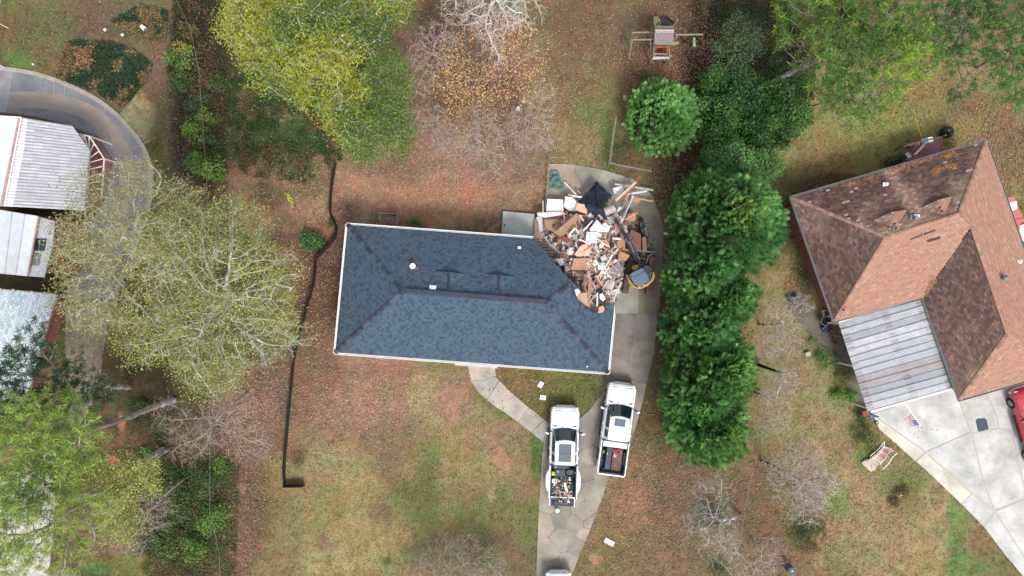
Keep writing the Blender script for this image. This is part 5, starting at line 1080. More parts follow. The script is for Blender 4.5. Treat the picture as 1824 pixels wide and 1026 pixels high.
        MB().box((xb1 - .14, 0, .55), (.14, hw * 1.8, .16)).build('rear_bumper', 'chrome', T, local=True, bevel=.03)
    xw = h - .95; 
    for s in (-1, 1):
        wheel(T, xw, s * (hw - .10), side=s)
        if dual: wheel(T, (xb0 + xb1) / 2 - .02, s * (hw + .03), side=s); wheel(T, (xb0 + xb1) / 2 - .02, s * (hw - .28), side=s)
        else: wheel(T, (xb0 + xb1) / 2 - .02, s * (hw - .10), side=s)
    T['_bed'] = [xb0, xb1, hw]
    return T
def tpt(T, x, y, z): return Matrix.Translation(T.location) @ Matrix.Rotation(T.rotation_euler.z, 4, 'Z') @ Vector((x, y, z))
PG = 'white pickup trucks on the cracked driveway'
t1 = pickup('white dual-rear-wheel pickup with long glass roof and lowered tailgate, rubbish in its bed', (1007, 724), (1001, 906), 6.35, group=PG, dual=True, tailgate_open=True, sun=(-1.42, -.22, .86), bed=2.35, hood_len=1.35, cab_len=2.62)
t2 = pickup('white pickup with small sunroof and closed tailgate, nearer the blue-roofed house', (1109, 683), (1087, 845), 6.3, group=PG, sun=(-.62, -.12, .74), bed=2.35, hood_len=1.35, cab_len=2.6)
t3 = pickup('white vehicle cut by the bottom edge, only its bonnet showing on the driveway', (995, 1019), (995, 1180), 5.6, group=PG, sun=None, hw=.95)
t4 = pickup('red pickup with white front bumper at the right edge of the concrete drive', (1826, 690), (1868, 835), 5.7, paint='red_paint', hw=.98, bed=1.8, cab_len=2.3, hood_len=1.6)
MB().box((-.35, 0, 1.36), (.45, 1.5, .16)).build('bed_box', 'white_paint', None) if False else None

def small(name, label, cat, loc, build, group=None, rz=0):
    T = thing(name, label, cat, loc, group, rz); build(T); return T
# loads in the beds: boxes and cans of their own
def crate(name, label, cat, T, x, y, z, size, m, rz=0, lid=None, group=None):
    p = tpt(T, x, y, z); th = thing(name, label, cat, p, group, T.rotation_euler.z + rz)
    MB().box((0, 0, size[2] / 2), size).build('case', m, th, local=True, bevel=.02)
    MB().box((0, 0, size[2] + .012), (size[0] * 1.02, size[1] * 1.02, .03)).build('lid', lid or m, th, local=True, bevel=.01)
    MB().box((size[0] * .2, size[1] * .36, size[2] + .035), (.12, .04, .03)).build('latch', 'chrome', th, local=True); return th
b0, b1, hw_ = t1['_bed']
mat('slate', C(66, 76, 92), rough=.5, noise=.1); mat('hivis', C(226, 226, 30), rough=.6); mat('red_cloth', C(206, 84, 78), rough=.8, noise=.2); mat('blue_cloth', C(44, 66, 140), rough=.8); mat('brownwood', C(120, 96, 78), rough=.9, noise=.4)
crate('toolbox', 'dark grey toolbox across the front of the open-tailgate pickup bed', 'toolbox', t1, b0 - .55, -.06, .78, (.42, 1.25, .42), 'slate')
crate('toolbox', 'narrow dark box with white labels behind the cab of the open-tailgate pickup', 'toolbox', t1, b0 - .2, .15, .78, (.24, 1.1, .36), 'slate')
def jug(T, x, y, label, m='hivis', name='fuel_can', cat='fuel can', z=.78, s=1):
    p = tpt(T, x, y, z); th = thing(name, label, cat, p); MB().box((0, 0, .16 * s), (.34 * s, .28 * s, .32 * s)).build('body', m, th, local=True, bevel=.05)
    MB().cyl((.08 * s, .0, .32 * s), (.12 * s, 0, .42 * s), .05, .03, 8).build('spout', 'black_plastic', th, local=True); MB().bar((-.1 * s, 0, .36 * s), (.02 * s, 0, .36 * s), .04, .03).build('handle', m, th, local=True); return th
jug(t1, b0 - .66, .66, 'bright yellow can beside the dark toolbox in the dually bed')
jug(t1, b0 - 1.18, .62, 'white and black canister in the left side of the dually bed', 'white_plastic', 'canister', 'canister')
def coil(T, x, y, z, label, m, r=.22, n=3, name='cable_coil', cat='cable'):
    p = tpt(T, x, y, z); th = thing(name, label, cat, p); mb = MB()
    for k in range(n):
        q = [Vector(((r - .03 * k) * math.cos(a * .5236 + k), (r - .03 * k) * math.sin(a * .5236 + k) * .8, .03 * k)) for a in range(13)]; mb.tube(q, .018, 5)
    mb.build('loop', m, th, local=True, kind='stuff'); MB().box((r, 0, .02), (.12, .07, .05)).build('plug', 'red_cloth', th, local=True); return th
coil(t1, b0 - .52, -.45, 1.24, 'black cable looped over the dually toolbox with a red plug', 'rubber', .36)
th = MB().bar(tpt(t1, b0 - 1.35, -.12, .84), tpt(t1, b0 - 1.95, -.32, .84), .15, .07); th.build('white_board', 'white_plastic', label='short white board lying across the dually bed rubbish', cat=None); o = COL.objects[-1]; o['category'] = 'board'
rb = random.Random(12); mb = MB()
for i in range(240):
    x = b0 - .9 - rb.random() ** .8 * 1.9; y = rb.uniform(-.62, .7) * (1 if x > b1 else .85); z = .80 + rb.random() * .10 + (.05 if x < b1 else 0); p = tpt(t1, x, y, z); s = rb.uniform(.04, .16)
    mb.box(p, (s, s * rb.uniform(.2, .8), .03), rz=rb.random() * 6, col=jit(rb.choice([C(176, 140, 118), C(200, 180, 164), C(140, 110, 92), C(224, 220, 214), C(120, 96, 80)]), .2, rb))
o = mb.build('rubbish_scraps', 'wood_attr', kind='stuff')
th = thing('battery_case', 'small black case standing on the lowered tailgate', 'case', tpt(t1, b1 - .35, .42, .83), rz=t1.rotation_euler.z)
MB().box((0, 0, .08), (.24, .34, .16)).build('body', 'black_plastic', th, local=True, bevel=.02); MB().box((0, 0, .165), (.16, .24, .01)).build('lid', 'slate', th, local=True)
bk = thing('bucket', 'white-lidded bucket on the concrete behind the open-tailgate pickup', 'bucket', P(993, 910, .035)); MB().cyl(P(993, 910, .04), P(993, 910, .38), .13, .16, 14).build('tub', 'black_plastic', bk); MB().cyl(P(993, 910, .38), P(993, 910, .41), .155, .155, 14).build('lid', 'white_plastic', bk)
c0, c1, _ = t2['_bed']
th = crate('bed_box', 'white toolbox right behind the cab of the small-sunroof pickup', 'toolbox', t2, c0 - .26, 0, 1.0, (.36, 1.62, .26), 'white_paint', lid='white_paint')
crate('toolbox', 'long dark box lying lengthwise in the closed-tailgate pickup bed', 'toolbox', t2, c0 - 1.25, .33, .78, (1.5, .36, .42), 'slate')
crate('floor_board_stack', 'stack of worn brown boards in the closed-tailgate pickup bed', 'boards', t2, c0 - 1.35, -.32, .78, (1.5, .66, .08), 'brownwood')
coil(t2, c0 - .78, -.3, .9, 'red hose bundle near the white box of the pickup bed', 'red_cloth', .24, 4, 'hose_bundle', 'hose'); coil(t2, c0 - .72, -.05, .9, 'second red hose bundle, nearest the long dark box', 'red_cloth', .15, 3, 'hose_bundle', 'hose')
coil(t2, c0 - 1.1, -.15, .9, 'small white coil on the worn brown boards', 'white_plastic', .10, 2)
jug(t2, c0 - .9, .72, 'small yellow can against the side of the closed-tailgate bed', s=.7); jug(t2, c0 - 2.1, .5, 'blue and white jug in the back corner of the closed-tailgate bed', 'blue_cloth', 'jug', 'jug', s=.7)
jug(t2, c0 - 1.5, .72, 'small red can against the side of the closed-tailgate bed', 'red_cloth', s=.6)

# ---------------------------------------------------------------- excavator
ex = thing('excavator', 'compact yellow and black excavator reaching into the rubble', 'excavator', P(1138, 490, .03))
mat('mud', C(116, 88, 74), rough=.95, noise=.5, scale=4, col2=C(84, 66, 58), bump=.4); mat('arm_black', C(52, 60, 74), rough=.45, noise=.15, spec=.5); mat('dirty_steel', C(150, 138, 128), rough=.6, noise=.5, scale=5, col2=C(104, 88, 78))
for (xa, ya), (xb, yb) in (((1122, 462), (1114, 516)), ((1161, 463), (1155, 519))):
    a, b = P(xa, ya, .35), P(xb, yb, .35); d = (b - a).normalized(); s = Vector((-d.y, d.x, 0)); tr = MB()
    tr.bar(a, b, .40, .5); tr.cyl(a - s * .2, a + s * .2, .27, n=12); tr.cyl(b - s * .2, b + s * .2, .27, n=12); o = tr.build('track', 'mud', ex)
    n = 15
    for i in range(n):
        p = lerp(a, b, (i + .5) / n) + Vector((0, 0, .27)); MB().bar(p - s * .21, p + s * .21, .07, .04).build('track_pad', 'mud', o)
MB().bar(P(1118, 490, .45), P(1159, 492, .45), .7, .22).build('undercarriage', 'mud', ex)
bl = MB().bar(P(1129, 446, .3), P(1168, 450, .3), .10, .45).build('dozer_blade', 'dirty_steel', ex)
MB().tube([P(1163, 452, .35), P(1155, 456, .45), P(1151, 470, .5)], .06).build('blade_arm', 'dirty_steel', bl); MB().tube([P(1134, 450, .35), P(1136, 462, .45), P(1140, 474, .5)], .06).build('blade_arm', 'dirty_steel', bl); MB().bar(P(1131, 459, .4), P(1150, 461, .4), .06, .06).build('cross_brace', 'dirty_steel', bl)
# upper house: outline traced in the photo at its own height
def outline(pts, z0, z1, name, m, parent, **k):
    zc = z1; q = [P(x, y, zc) for x, y in pts]; return MB().prism([(p.x, p.y) for p in q], z0, z1).build(name, m, parent, **k)
outline([(1114, 489), (1119, 488), (1128, 482), (1140, 474), (1150, 471), (1160, 476), (1165, 483), (1166, 492), (1164, 500), (1157, 507), (1148, 512), (1137, 514), (1128, 511), (1120, 502)], .7, 1.2, 'swing_deck', 'arm_black', ex, bevel=.05)
outline([(1165, 483), (1167, 492), (1164, 500), (1156, 508), (1146, 513), (1137, 515), (1136, 509), (1150, 506), (1158, 500), (1162, 493), (1163, 485)], 1.2, 1.5, 'counterweight', 'yellow', ex, bevel=.04)
outline([(1115, 489), (1117, 489), (1122, 500), (1129, 508.5), (1137, 512), (1137, 514.5), (1128, 511), (1120, 502)], .8, 1.24, 'side_panel', 'yellow', ex, bevel=.03)
MB().box(P(1143, 511, 1.52), (.14, .05, .05), rz=.35).build('rear_light', 'black_plastic', ex)
mat('engine_black', C(52, 62, 80), rough=.35, spec=.5)
outline([(1144, 477), (1149, 472), (1156, 473), (1162, 479), (1162, 492), (1158, 500), (1152, 504)], 1.25, 1.62, 'engine_cover', 'engine_black', ex, bevel=.04)
mat('cover_grey', C(70, 82, 104), rough=.4)
outline([(1153, 487), (1161, 483), (1161, 493), (1156, 500), (1153, 498)], 1.6, 1.66, 'engine_lid', 'cover_grey', ex, bevel=.02)
cab = outline([(1124, 488), (1144, 477), (1152, 488), (1157, 499), (1147, 507), (1140, 510), (1130, 505), (1125, 498)], 1.25, 2.35, 'cab', 'glass', ex, bevel=.05)
mat('cab_roof', C(92, 112, 136), rough=.35, noise=.08, spec=.5)
outline([(1123.5, 487), (1144, 476.5), (1152.5, 488), (1157, 499), (1147, 507), (1140, 510), (1130, 505), (1125, 498)], 2.35, 2.45, 'cab_roof', 'cab_roof', ex, bevel=.04)
MB().bar(P(1127.5, 494, 2.455), P(1148, 483, 2.455), .025, .02).build('roof_seam', 'rubber', cab); 
for q in ((1124, 488), (1144, 477), (1156, 499), (1140, 510)): p = P(*q, 1.9); c_ = P(1140, 493, 1.9); p = lerp(p, c_, .06); MB().bar(Vector((p.x, p.y, 1.2)), Vector((p.x, p.y, 2.38)), .07, .07).build('cab_pillar', 'arm_black', cab)
outline([(1127, 474), (1136, 471), (1139, 477), (1131, 482), (1127, 480)], .8, 1.3, 'swing_bracket', 'yellow', ex, bevel=.03)
bp = [P(1134, 466, 1.3), P(1128, 446, 2.2), P(1122, 434, 2.7), P(1113, 424, 2.9), P(1104, 405, 2.7), P(1097, 393, 1.9)]
bm_ = MB(); 
for i in range(2): bm_.bar(bp[i], bp[i + 1], .26, .28)
bm_.bar(bp[2], bp[3], .22, .24); bo = bm_.build('boom', 'arm_black', ex, bevel=.02)
ao = MB().bar(P(1121, 432, 2.75), P(1105, 405, 2.35), .20, .24).bar(P(1106, 407, 2.4), P(1096, 390, 1.7), .17, .2).build('stick', 'arm_black', ex, bevel=.02)
MB().cyl(P(1130, 450, 2.35), P(1121, 430, 3.0), .05, n=8).build('ram', 'chrome', bo); MB().cyl(P(1119, 428, 3.0), P(1107, 408, 2.65), .055, n=8).build('ram', 'arm_black', ao); MB().cyl(P(1109, 411, 2.7), P(1102, 400, 2.3), .03, n=8).build('ram_rod', 'chrome', ao)
MB().tube([P(1137, 469, 1.5), P(1140, 462, 1.9), P(1136, 455, 2.0)], .02, 5).build('hydraulic_hose', 'chrome', bo); MB().tube([P(1124, 428, 2.9), P(1128, 424, 2.6), P(1122, 420, 2.6), P(1116, 414, 2.7)], .03, 5).build('hydraulic_hose', 'arm_black', bo)
MB().box(P(1119, 420, 2.6), (.3, .22, .2), rz=.5).build('coupler_block', 'arm_black', bo)
MB().bar(P(1092, 392, 1.75), P(1099, 386, 1.6), .22, .18).build('bucket_linkage', 'dirty_steel', ex)
# bucket: open curved shell
c0_ = P(1078, 377, 1.35); c1_ = P(1093, 371, 1.35); dx = (c1_ - c0_).normalized(); sy = Vector((-dx.y, dx.x, 0)); bk_ = MB(); vs = []
w_ = (c1_ - c0_).length * 1.25
for i in range(9):
    a = -.6 + i * .42; o_ = sy * math.cos(a) * -.30 + Vector((0, 0, math.sin(a) * .30)); 
    for t in (-.5, .5): vs.append((c0_ + c1_) / 2 + dx * w_ * t + o_)
for i in range(8): bk_.add([vs[2 * i], vs[2 * i + 1], vs[2 * i + 3], vs[2 * i + 2]], [(0, 1, 2, 3)])
bk_.add(vs[0::2], [tuple(range(9))]).add(vs[1::2], [tuple(range(9))[::-1]])
mat('bucket_steel', C(196, 186, 176), rough=.45, noise=.5, scale=6, col2=C(140, 122, 108)); b_ = bk_.build('bucket', 'bucket_steel', ex)
for k in range(4): p = lerp(vs[0], vs[1], (k + .5) / 4); MB().bar(p, p - sy * .16, .05, .05).build('bucket_tooth', 'dirty_steel', b_)

# ---------------------------------------------------------------- demolition pile
def Z(x, y, h): return P(940 + x / 7.33, 300 + y / 7.33, h)
def pileh(x, y):
    px, py = 940 + x / 7.33, 300 + y / 7.33; q = ((px - 1052) / 62) ** 2 + ((py - 445) / 95) ** 2
    return .3 + 1.6 * max(0, 1 - q) ** .8
WH, PLY, PNK, TAN, BRN, GRY, DRK = C(236, 234, 232), C(222, 186, 148), C(206, 160, 138), C(176, 144, 114), C(142, 98, 80), C(150, 148, 150), C(56, 64, 78)
def sheet(name, label, cat, pts, col, h=None, tilt=.12, t=.02, group=None, m='wood_attr', ribs=None):
    x = sum(p[0] for p in pts) / len(pts); y = sum(p[1] for p in pts) / len(pts); h0 = pileh(x, y) + .38 if h is None else max(h, pileh(x, y) + .38) if y < 1500 else h + .1
    rs = random.Random(int(x * 7 + y)); gx_, gy_ = rs.uniform(-tilt, tilt), rs.uniform(-tilt, tilt)
    q = [Z(a, b, h0 + (a - x) / 180 * gx_ + (b - y) / 180 * gy_) for a, b in pts]
    A_ = sum(q[i].x * q[(i + 1) % len(q)].y - q[(i + 1) % len(q)].x * q[i].y for i in range(len(q)))
    if A_ < 0: q = q[::-1]
    o = MB().slab(q, t, col).build(name, m, label=label, cat=None, group=group); o['category'] = cat; return o
def plank(name, label, cat, a, b, w, col, h=None, t=.04, group=None, dz=0):
    ha, hb = ((pileh(*a) + .48, pileh(*b) + .48) if h is None else (h if isinstance(h, tuple) else (h, h)))
    o = MB().bar(Z(*a, ha + dz), Z(*b, hb - dz), w, t, col).build(name, 'wood_attr', label=label, group=group); o['category'] = cat; return o
PG_ = 'sheets and boards of the demolition pile'
sheet('wallboard', 'large white wallboard lying flat at the edge of the pile near the hose', 'wallboard', [(255, 398), (460, 405), (470, 560), (440, 580), (240, 575)], WH, .75, .02, group=PG_)
sheet('wallboard', 'torn white sheet leaning against the large white wallboard', 'wallboard', [(490, 365), (590, 380), (635, 430), (625, 560), (535, 550), (470, 500)], WH, 1.0, .35, group=PG_)
sheet('wallboard', 'long white strip across the top of the brown cardboard-like panels', 'wallboard', [(125, 578), (460, 568), (505, 600), (220, 642), (125, 612)], C(232, 228, 224), .95, .03, group=PG_)
sheet('trim_board', 'dark red strip under the long white strip', 'board', [(215, 642), (520, 612), (530, 640), (215, 664)], C(128, 74, 72), .85, .03, group=PG_)
sheet('paneling', 'tan wall panel with a small dark square hole', 'panel', [(212, 668), (470, 655), (520, 700), (350, 830), (230, 780)], TAN, .6, .03, group=PG_)
sheet('outlet_plate', 'small dark plate on the tan wall panel', 'plate', [(325, 730), (385, 728), (398, 762), (325, 768)], C(84, 82, 88), .68, .02)
sheet('paneling', 'tan panel standing diagonal with a pale edge', 'panel', [(350, 838), (640, 585), (710, 640), (690, 740), (430, 890)], C(168, 134, 106), .95, .3, group=PG_)
plank('batten', 'pale batten along the edge of the diagonal tan panel', 'plank', (345, 835), (640, 588), .07, C(200, 164, 128), (1.05, 1.25), group=PG_)
sheet('plywood', 'pale plywood piece beside the torn roof wing', 'plywood', [(640, 450), (740, 470), (778, 600), (625, 548)], C(232, 196, 152), 1.15, .2, group=PG_)
sheet('paneling', 'brown panel strip at the corner of the blue roof', 'panel', [(100, 660), (200, 620), (205, 830), (85, 830)], C(170, 140, 112), .5, .05, group=PG_)
sheet('wallboard', 'bluish white curled sheet leaning upright near the patio', 'sheet', [(110, 640), (150, 622), (185, 625), (195, 820), (150, 830), (135, 700)], C(196, 200, 208), .9, .3, group=PG_)
sheet('box_lid', 'buff cardboard square at the torn corner of the roof', 'cardboard', [(92, 828), (190, 826), (205, 915), (78, 918)], C(190, 156, 122), .7, .1, group=PG_)
plank('door_trim', 'long white trim board standing along the court edge', 'board', (200, 420), (200, 610), .06, C(226, 206, 200), 1.0)
plank('plank', 'thin brown plank leaning against the tan wall panel', 'plank', (210, 730), (275, 860), .07, C(134, 98, 82), .9, group=PG_)
plank('plank', 'long orange-tan stud pointing up the middle of the brown panels', 'stud', (470, 600), (525, 890), .11, C(214, 148, 110), (1.1, 1.5), group=PG_)
plank('plank', 'long pale stud slanting to the centre of the pile', 'stud', (605, 690), (830, 1045), .10, C(232, 190, 164), (1.4, 2.2), group=PG_)
plank('plank', 'white pole reaching over the court towards the hose', 'pole', (480, 180), (640, 350), .09, C(236, 214, 200), (.5, .7), group=PG_)
plank('plank', 'short orange stick beside the tip of the roof fragment', 'stick', (640, 285), (712, 340), .08, C(206, 150, 116), .5, group=PG_)
plank('gutter_piece', 'white gutter piece at the left wing of the roof fragment', 'gutter', (530, 352), (715, 378), .12, C(226, 228, 232), .8, .08, group=PG_)
# torn-off hip roof piece
rf = thing('roof_fragment', 'torn-off blue-grey shingled hip roof piece lying on the court side of the pile', 'roof piece', Z(900, 380, 0))
ap, rdg = Z(900, 182, 1.2), Z(938, 525, 2.1); lw, rw = Z(655, 435, .75), Z(1105, 352, .75); lb_, rb_ = Z(880, 515, 1.9), Z(1000, 500, 1.7)
def dkb(ppx, ppy, rg, row):
    c = np.array([C(46, 58, 74), C(38, 48, 62), C(54, 68, 84)])[rg.integers(0, 3, len(ppx))]; return c * rg.uniform(.85, 1.15, (len(ppx), 1))
roof_plane(rf, [ap, lw, rdg], dkb, expo=.15, tab=.3, deckm='deck_blue'); roof_plane(rf, [ap, rw, rdg], dkb, expo=.15, tab=.3, deckm='deck_blue')
cap_line(rf, ap, rdg, .3, [C(40, 46, 58), C(50, 56, 68)], 'hip_cap', lift=.05)
sheet('roofing_sheet', 'crumpled dark roofing under the roof fragment, centre', 'roofing', [(770, 460), (900, 500), (960, 520), (1050, 660), (900, 700), (860, 560), (790, 570)], C(48, 60, 80), 1.35, .3, group=PG_)
sheet('roofing_sheet', 'dark roofing scrap between the studs', 'roofing', [(735, 690), (850, 650), (880, 690), (770, 760), (725, 745)], C(54, 66, 86), 1.6, .2, group=PG_)
sheet('roofing_sheet', 'dark roofing scrap beside the excavator bucket', 'roofing', [(1095, 450), (1150, 480), (1160, 580), (1110, 520)], C(48, 60, 80), 1.3, .2, group=PG_)
sheet('siding_sheet', 'white siding sheet right of the roof fragment', 'siding', [(1112, 258), (1232, 228), (1262, 272), (1190, 345), (1130, 335)], WH, .8, .2, group=PG_)
sheet('siding_sheet', 'pale blue-white scrap below the right wing', 'siding', [(1165, 560), (1190, 500), (1240, 510), (1180, 572)], C(210, 224, 230), .9, .2, group=PG_)
plank('fascia', 'long tan beam with pale edge pointing up and outward', 'beam', (1150, 420), (1412, 180), .17, C(222, 190, 164), (1.3, 1.0), .1, group=PG_)
plank('fascia', 'brown beam lying along the long tan beam', 'beam', (1180, 430), (1400, 235), .12, C(160, 110, 88), (1.1, .8), .08, group=PG_)
plank('plank', 'red-brown board end sticking out at the far tip of the pile', 'board', (1405, 165), (1470, 110), .15, C(158, 84, 76), .9, group=PG_)
plank('plank', 'long pale plank crossing under the tan beam to the right', 'plank', (1135, 205), (1640, 285), .12, C(214, 194, 172), (.6, .4), group=PG_)
plank('gutter_piece', 'white metal gutter crossing below the long pale plank', 'gutter', (1260, 345), (1555, 298), .13, C(214, 222, 230), .6, .07, group=PG_)
plank('plank', 'orange plank at the right tip of the pile', 'plank', (1470, 400), (1640, 432), .10, C(212, 160, 128), .4, group=PG_)
sheet('paneling', 'orange-tan board beneath the white gutter', 'board', [(1265, 370), (1330, 350), (1475, 395), (1450, 445), (1270, 410)], C(198, 144, 116), .5, .05, group=PG_)
plank('gutter_piece', 'white downpipe slanting past the excavator bucket', 'downpipe', (1372, 355), (1225, 690), .14, C(226, 228, 234), (.9, .8), .08, group=PG_)
plank('gutter_piece', 'dark inner lip of the white downpipe', 'downpipe', (1362, 375), (1240, 660), .03, C(80, 92, 128), (1.0, .9), .04, group=PG_)
sheet('plywood', 'orange-brown plywood offcut right of the bucket', 'plywood', [(1310, 590), (1400, 580), (1415, 640), (1390, 692), (1300, 680)], C(200, 140, 108), .7, .1, group=PG_)
plank('plank', 'pinkish lath over the orange-brown offcut', 'lath', (1270, 670), (1435, 578), .06, C(222, 168, 150), .95, group=PG_)
sheet('siding_sheet', 'bright white crumpled siding in the pile centre', 'siding', [(810, 790), (905, 670), (985, 760), (1060, 780), (1055, 830), (935, 830), (820, 850)], WH, 2.15, .3, group=PG_)
sheet('siding_sheet', 'second white siding piece, nearest the boom', 'siding', [(975, 735), (1010, 705), (1075, 770), (1050, 835), (1000, 800)], C(238, 236, 234), 2.0, .3, group=PG_)
wd = sheet('window_frame', 'white panelled window frame in the pile centre', 'window frame', [(770, 830), (915, 830), (900, 985), (755, 950)], C(236, 238, 240), 2.25, .05, group=PG_)
for k in range(6):
    x, y = 800 + (k % 2) * 62, 858 + (k // 2) * 40; MB().slab([Z(x, y + 16, 2.275), Z(x + 40, y + 16, 2.275), Z(x + 40, y, 2.275), Z(x, y, 2.275)], .012, C(196, 202, 210)).build('pane', 'paint_attr', wd)
sheet('door_panel', 'square pinkish-tan panel with three battens, low in the pile', 'panel', [(565, 1320), (605, 1175), (830, 1170), (800, 1332)], C(204, 150, 126), 2.0, .05, group=PG_); dp_ = COL.objects[-1]
for k in range(3): MB().bar(Z(640 + k * 62, 1185, 2.04), Z(622 + k * 64, 1322, 2.04), .03, .02, C(226, 182, 160)).build('batten', 'wood_attr', dp_)
sheet('plywood', 'pale fan-shaped plywood above the battened panel', 'plywood', [(610, 1120), (690, 1010), (770, 980), (825, 1060), (800, 1140), (640, 1150)], C(228, 188, 152), 2.1, .15, group=PG_)
sheet('door_panel', 'orange-tan slab leaning near the boom', 'panel', [(1165, 960), (1245, 900), (1275, 960), (1262, 1060), (1180, 1060)], C(204, 148, 114), 1.5, .2, group=PG_)
sheet('plywood', 'golden plywood triangle beside the excavator track', 'plywood', [(1172, 1062), (1335, 1135), (1280, 1210), (1190, 1165)], C(222, 172, 112), 1.2, .3, group=PG_)
sheet('carpet_scrap', 'small maroon scrap between the orange slab and golden plywood', 'scrap', [(1190, 1060), (1250, 1025), (1270, 1090)], C(150, 70, 78), 1.56, .1)
sheet('metal_sheet', 'grey crumpled metal sheet near the excavator track', 'metal sheet', [(1060, 1300), (1170, 1240), (1230, 1330), (1130, 1420), (1040, 1390)], C(148, 146, 152), 1.5, .3, group=PG_)
sheet('siding_sheet', 'white heap of torn siding low on the right of the pile', 'siding', [(1000, 1490), (1110, 1440), (1140, 1500), (1110, 1570), (1030, 1580)], C(232, 224, 218), 1.3, .3, group=PG_)
sheet('siding_sheet', 'white torn board at the broken roof edge', 'siding', [(580, 1660), (610, 1580), (660, 1570), (690, 1610), (640, 1670)], WH, 3.3, .2, group=PG_)
sheet('wallboard', 'white rectangle at the lowest tip of the pile', 'wallboard', [(940, 1640), (975, 1630), (1020, 1700), (985, 1740), (940, 1700)], WH, 3.2, .2, group=PG_)
sheet('wallboard', 'pinkish-grey ragged board over the blue roof break', 'wallboard', [(590, 1640), (770, 1620), (790, 1800), (730, 1790), (690, 1740), (640, 1760), (600, 1700)], C(196, 166, 148), 3.28, .1, group=PG_)
sheet('plywood', 'round-ended orange board at the very bottom of the pile', 'plywood', [(930, 1810), (980, 1790), (1005, 1830), (985, 1880), (920, 1890)], C(214, 156, 118), 3.3, .1, group=PG_)
sheet('insulation_batt', 'small pale blue batt at the break beside the panel', 'insulation', [(360, 1180), (460, 1175), (470, 1250), (410, 1240)], C(186, 204, 216), 2.0, .1, group=PG_)
for (x0, y0, x1, y1, w, c, hh, lab) in [(820, 1420, 790, 1830, .19, C(186, 132, 110), 3.3, 'thick brown stud dropping to the bottom of the pile'), (800, 1330, 715, 1540, .16, C(196, 136, 110), 2.3, 'brown stud below the battened panel'), (880, 1400, 1000, 1580, .22, C(178, 120, 98), 2.2, 'broad brown board right of the thick brown stud'),
        (890, 1400, 980, 1530, .04, C(236, 216, 204), 2.35, 'white-edged lath on the broad brown board'), (800, 1750, 900, 1640, .09, C(206, 158, 132), 3.35, 'tan brace near the lowest white rectangle'), (910, 1620, 905, 1800, .10, C(226, 214, 208), 3.36, 'pale post at the bottom of the pile'),
        (350, 840, 545, 960, .30, C(186, 116, 88), 1.5, 'thick rusty-brown roll at the left of the pile'), (470, 1130, 880, 1110, .10, C(190, 122, 92), 2.3, 'long red-brown batten above the battened panel'), (540, 870, 620, 780, .12, C(240, 236, 234), 1.7, 'white frame bar forming an angle, lower leg'), (620, 780, 670, 850, .12, C(240, 236, 234), 1.75, 'white frame bar forming an angle, upper leg'),
        (720, 820, 850, 680, .10, C(238, 230, 226), 2.0, 'white batten next to the bright crumpled siding'), (890, 680, 1000, 800, .12, C(232, 208, 184), 2.3, 'cream board over the crumpled siding'), (1080, 790, 1055, 960, .13, C(138, 136, 134), 2.1, 'grey pole standing right of the window frame'),
        (680, 930, 820, 990, .10, C(240, 236, 232), 2.3, 'white board under the window frame'), (905, 915, 1050, 1020, .10, C(230, 192, 168), 2.35, 'pale lath right of the window frame'), (1020, 1280, 1110, 1120, .09, C(240, 238, 238), 2.2, 'white slat pointing to the black drum'), (870, 1200, 990, 1350, .10, C(236, 232, 230), 2.3, 'white slat right of the battened panel'),
        (880, 1405, 1040, 1412, .04, C(206, 190, 160), 2.1, 'thin cream rod lying level across the dark rubble'), (1090, 1410, 1230, 1330, .14, C(180, 140, 122), 1.7, 'brown board over the grey metal sheet'), (990, 1380, 1060, 1290, .08, C(242, 242, 244), 2.0, 'bright white lath beside the grey metal sheet')]:
    plank('plank', lab, 'plank', (x0, y0), (x1, y1), w, c, hh if False else (min(hh, 3.5) if y0 > 1600 or y1 > 1700 else None), .05, PG_)
for x, y, z_, r, lab in ((1095, 1005, 1.9, .17, 'black drum beside the grey pole in the pile'), (930, 1610, 3.0, .22, 'black bundle near the bottom of the pile'), (845, 1430, 2.0, .18, 'dark bundle below the battened panel')):
    th = thing('black_drum', lab, 'drum', Z(x, y, z_ - .3), 'black drums in the pile'); MB().cyl(Z(x, y, z_ - .3), Z(x, y, z_) + Vector((.05, .04, 0)), r, r * .95, 14).build('shell', 'rubber', th, bevel=.03); MB().cyl(Z(x, y, z_ ) + Vector((.05, .04, 0)), Z(x, y, z_) + Vector((.055, .045, .03)), r * .5, n=10).build('cap', 'slate', th)
for x, y, c, s, lab in ((560, 1080, WH, 50, 'white plastic sack left of the fan-shaped plywood'), (515, 1300, C(228, 224, 222), 35, 'small white sack at the roof break'), (820, 620, C(226, 230, 234), 35, 'small white bag below the roof fragment'), (980, 1270, WH, 55, 'white crumpled bag right of the pile centre')):
    p = Z(x, y, pileh(x, y) + .2); r_ = s / 7.33 / 26; th = thing('sack', lab, 'sack', p, 'white sacks in the pile'); md = MB().dome(p, r_, r_ * 1.15, r_ * .7, 9, 5, c, True); rs_ = random.Random(x); md.v = [tuple(np.array(v) + np.array([rs_.uniform(-.05, .05)] * 3)) for v in md.v]; md.build('bag', 'paint_attr', th); MB().box(p + Vector((r_ * .3, 0, r_ * .7)), (.1, .06, .06), col=c).build('knot', 'paint_attr', th)
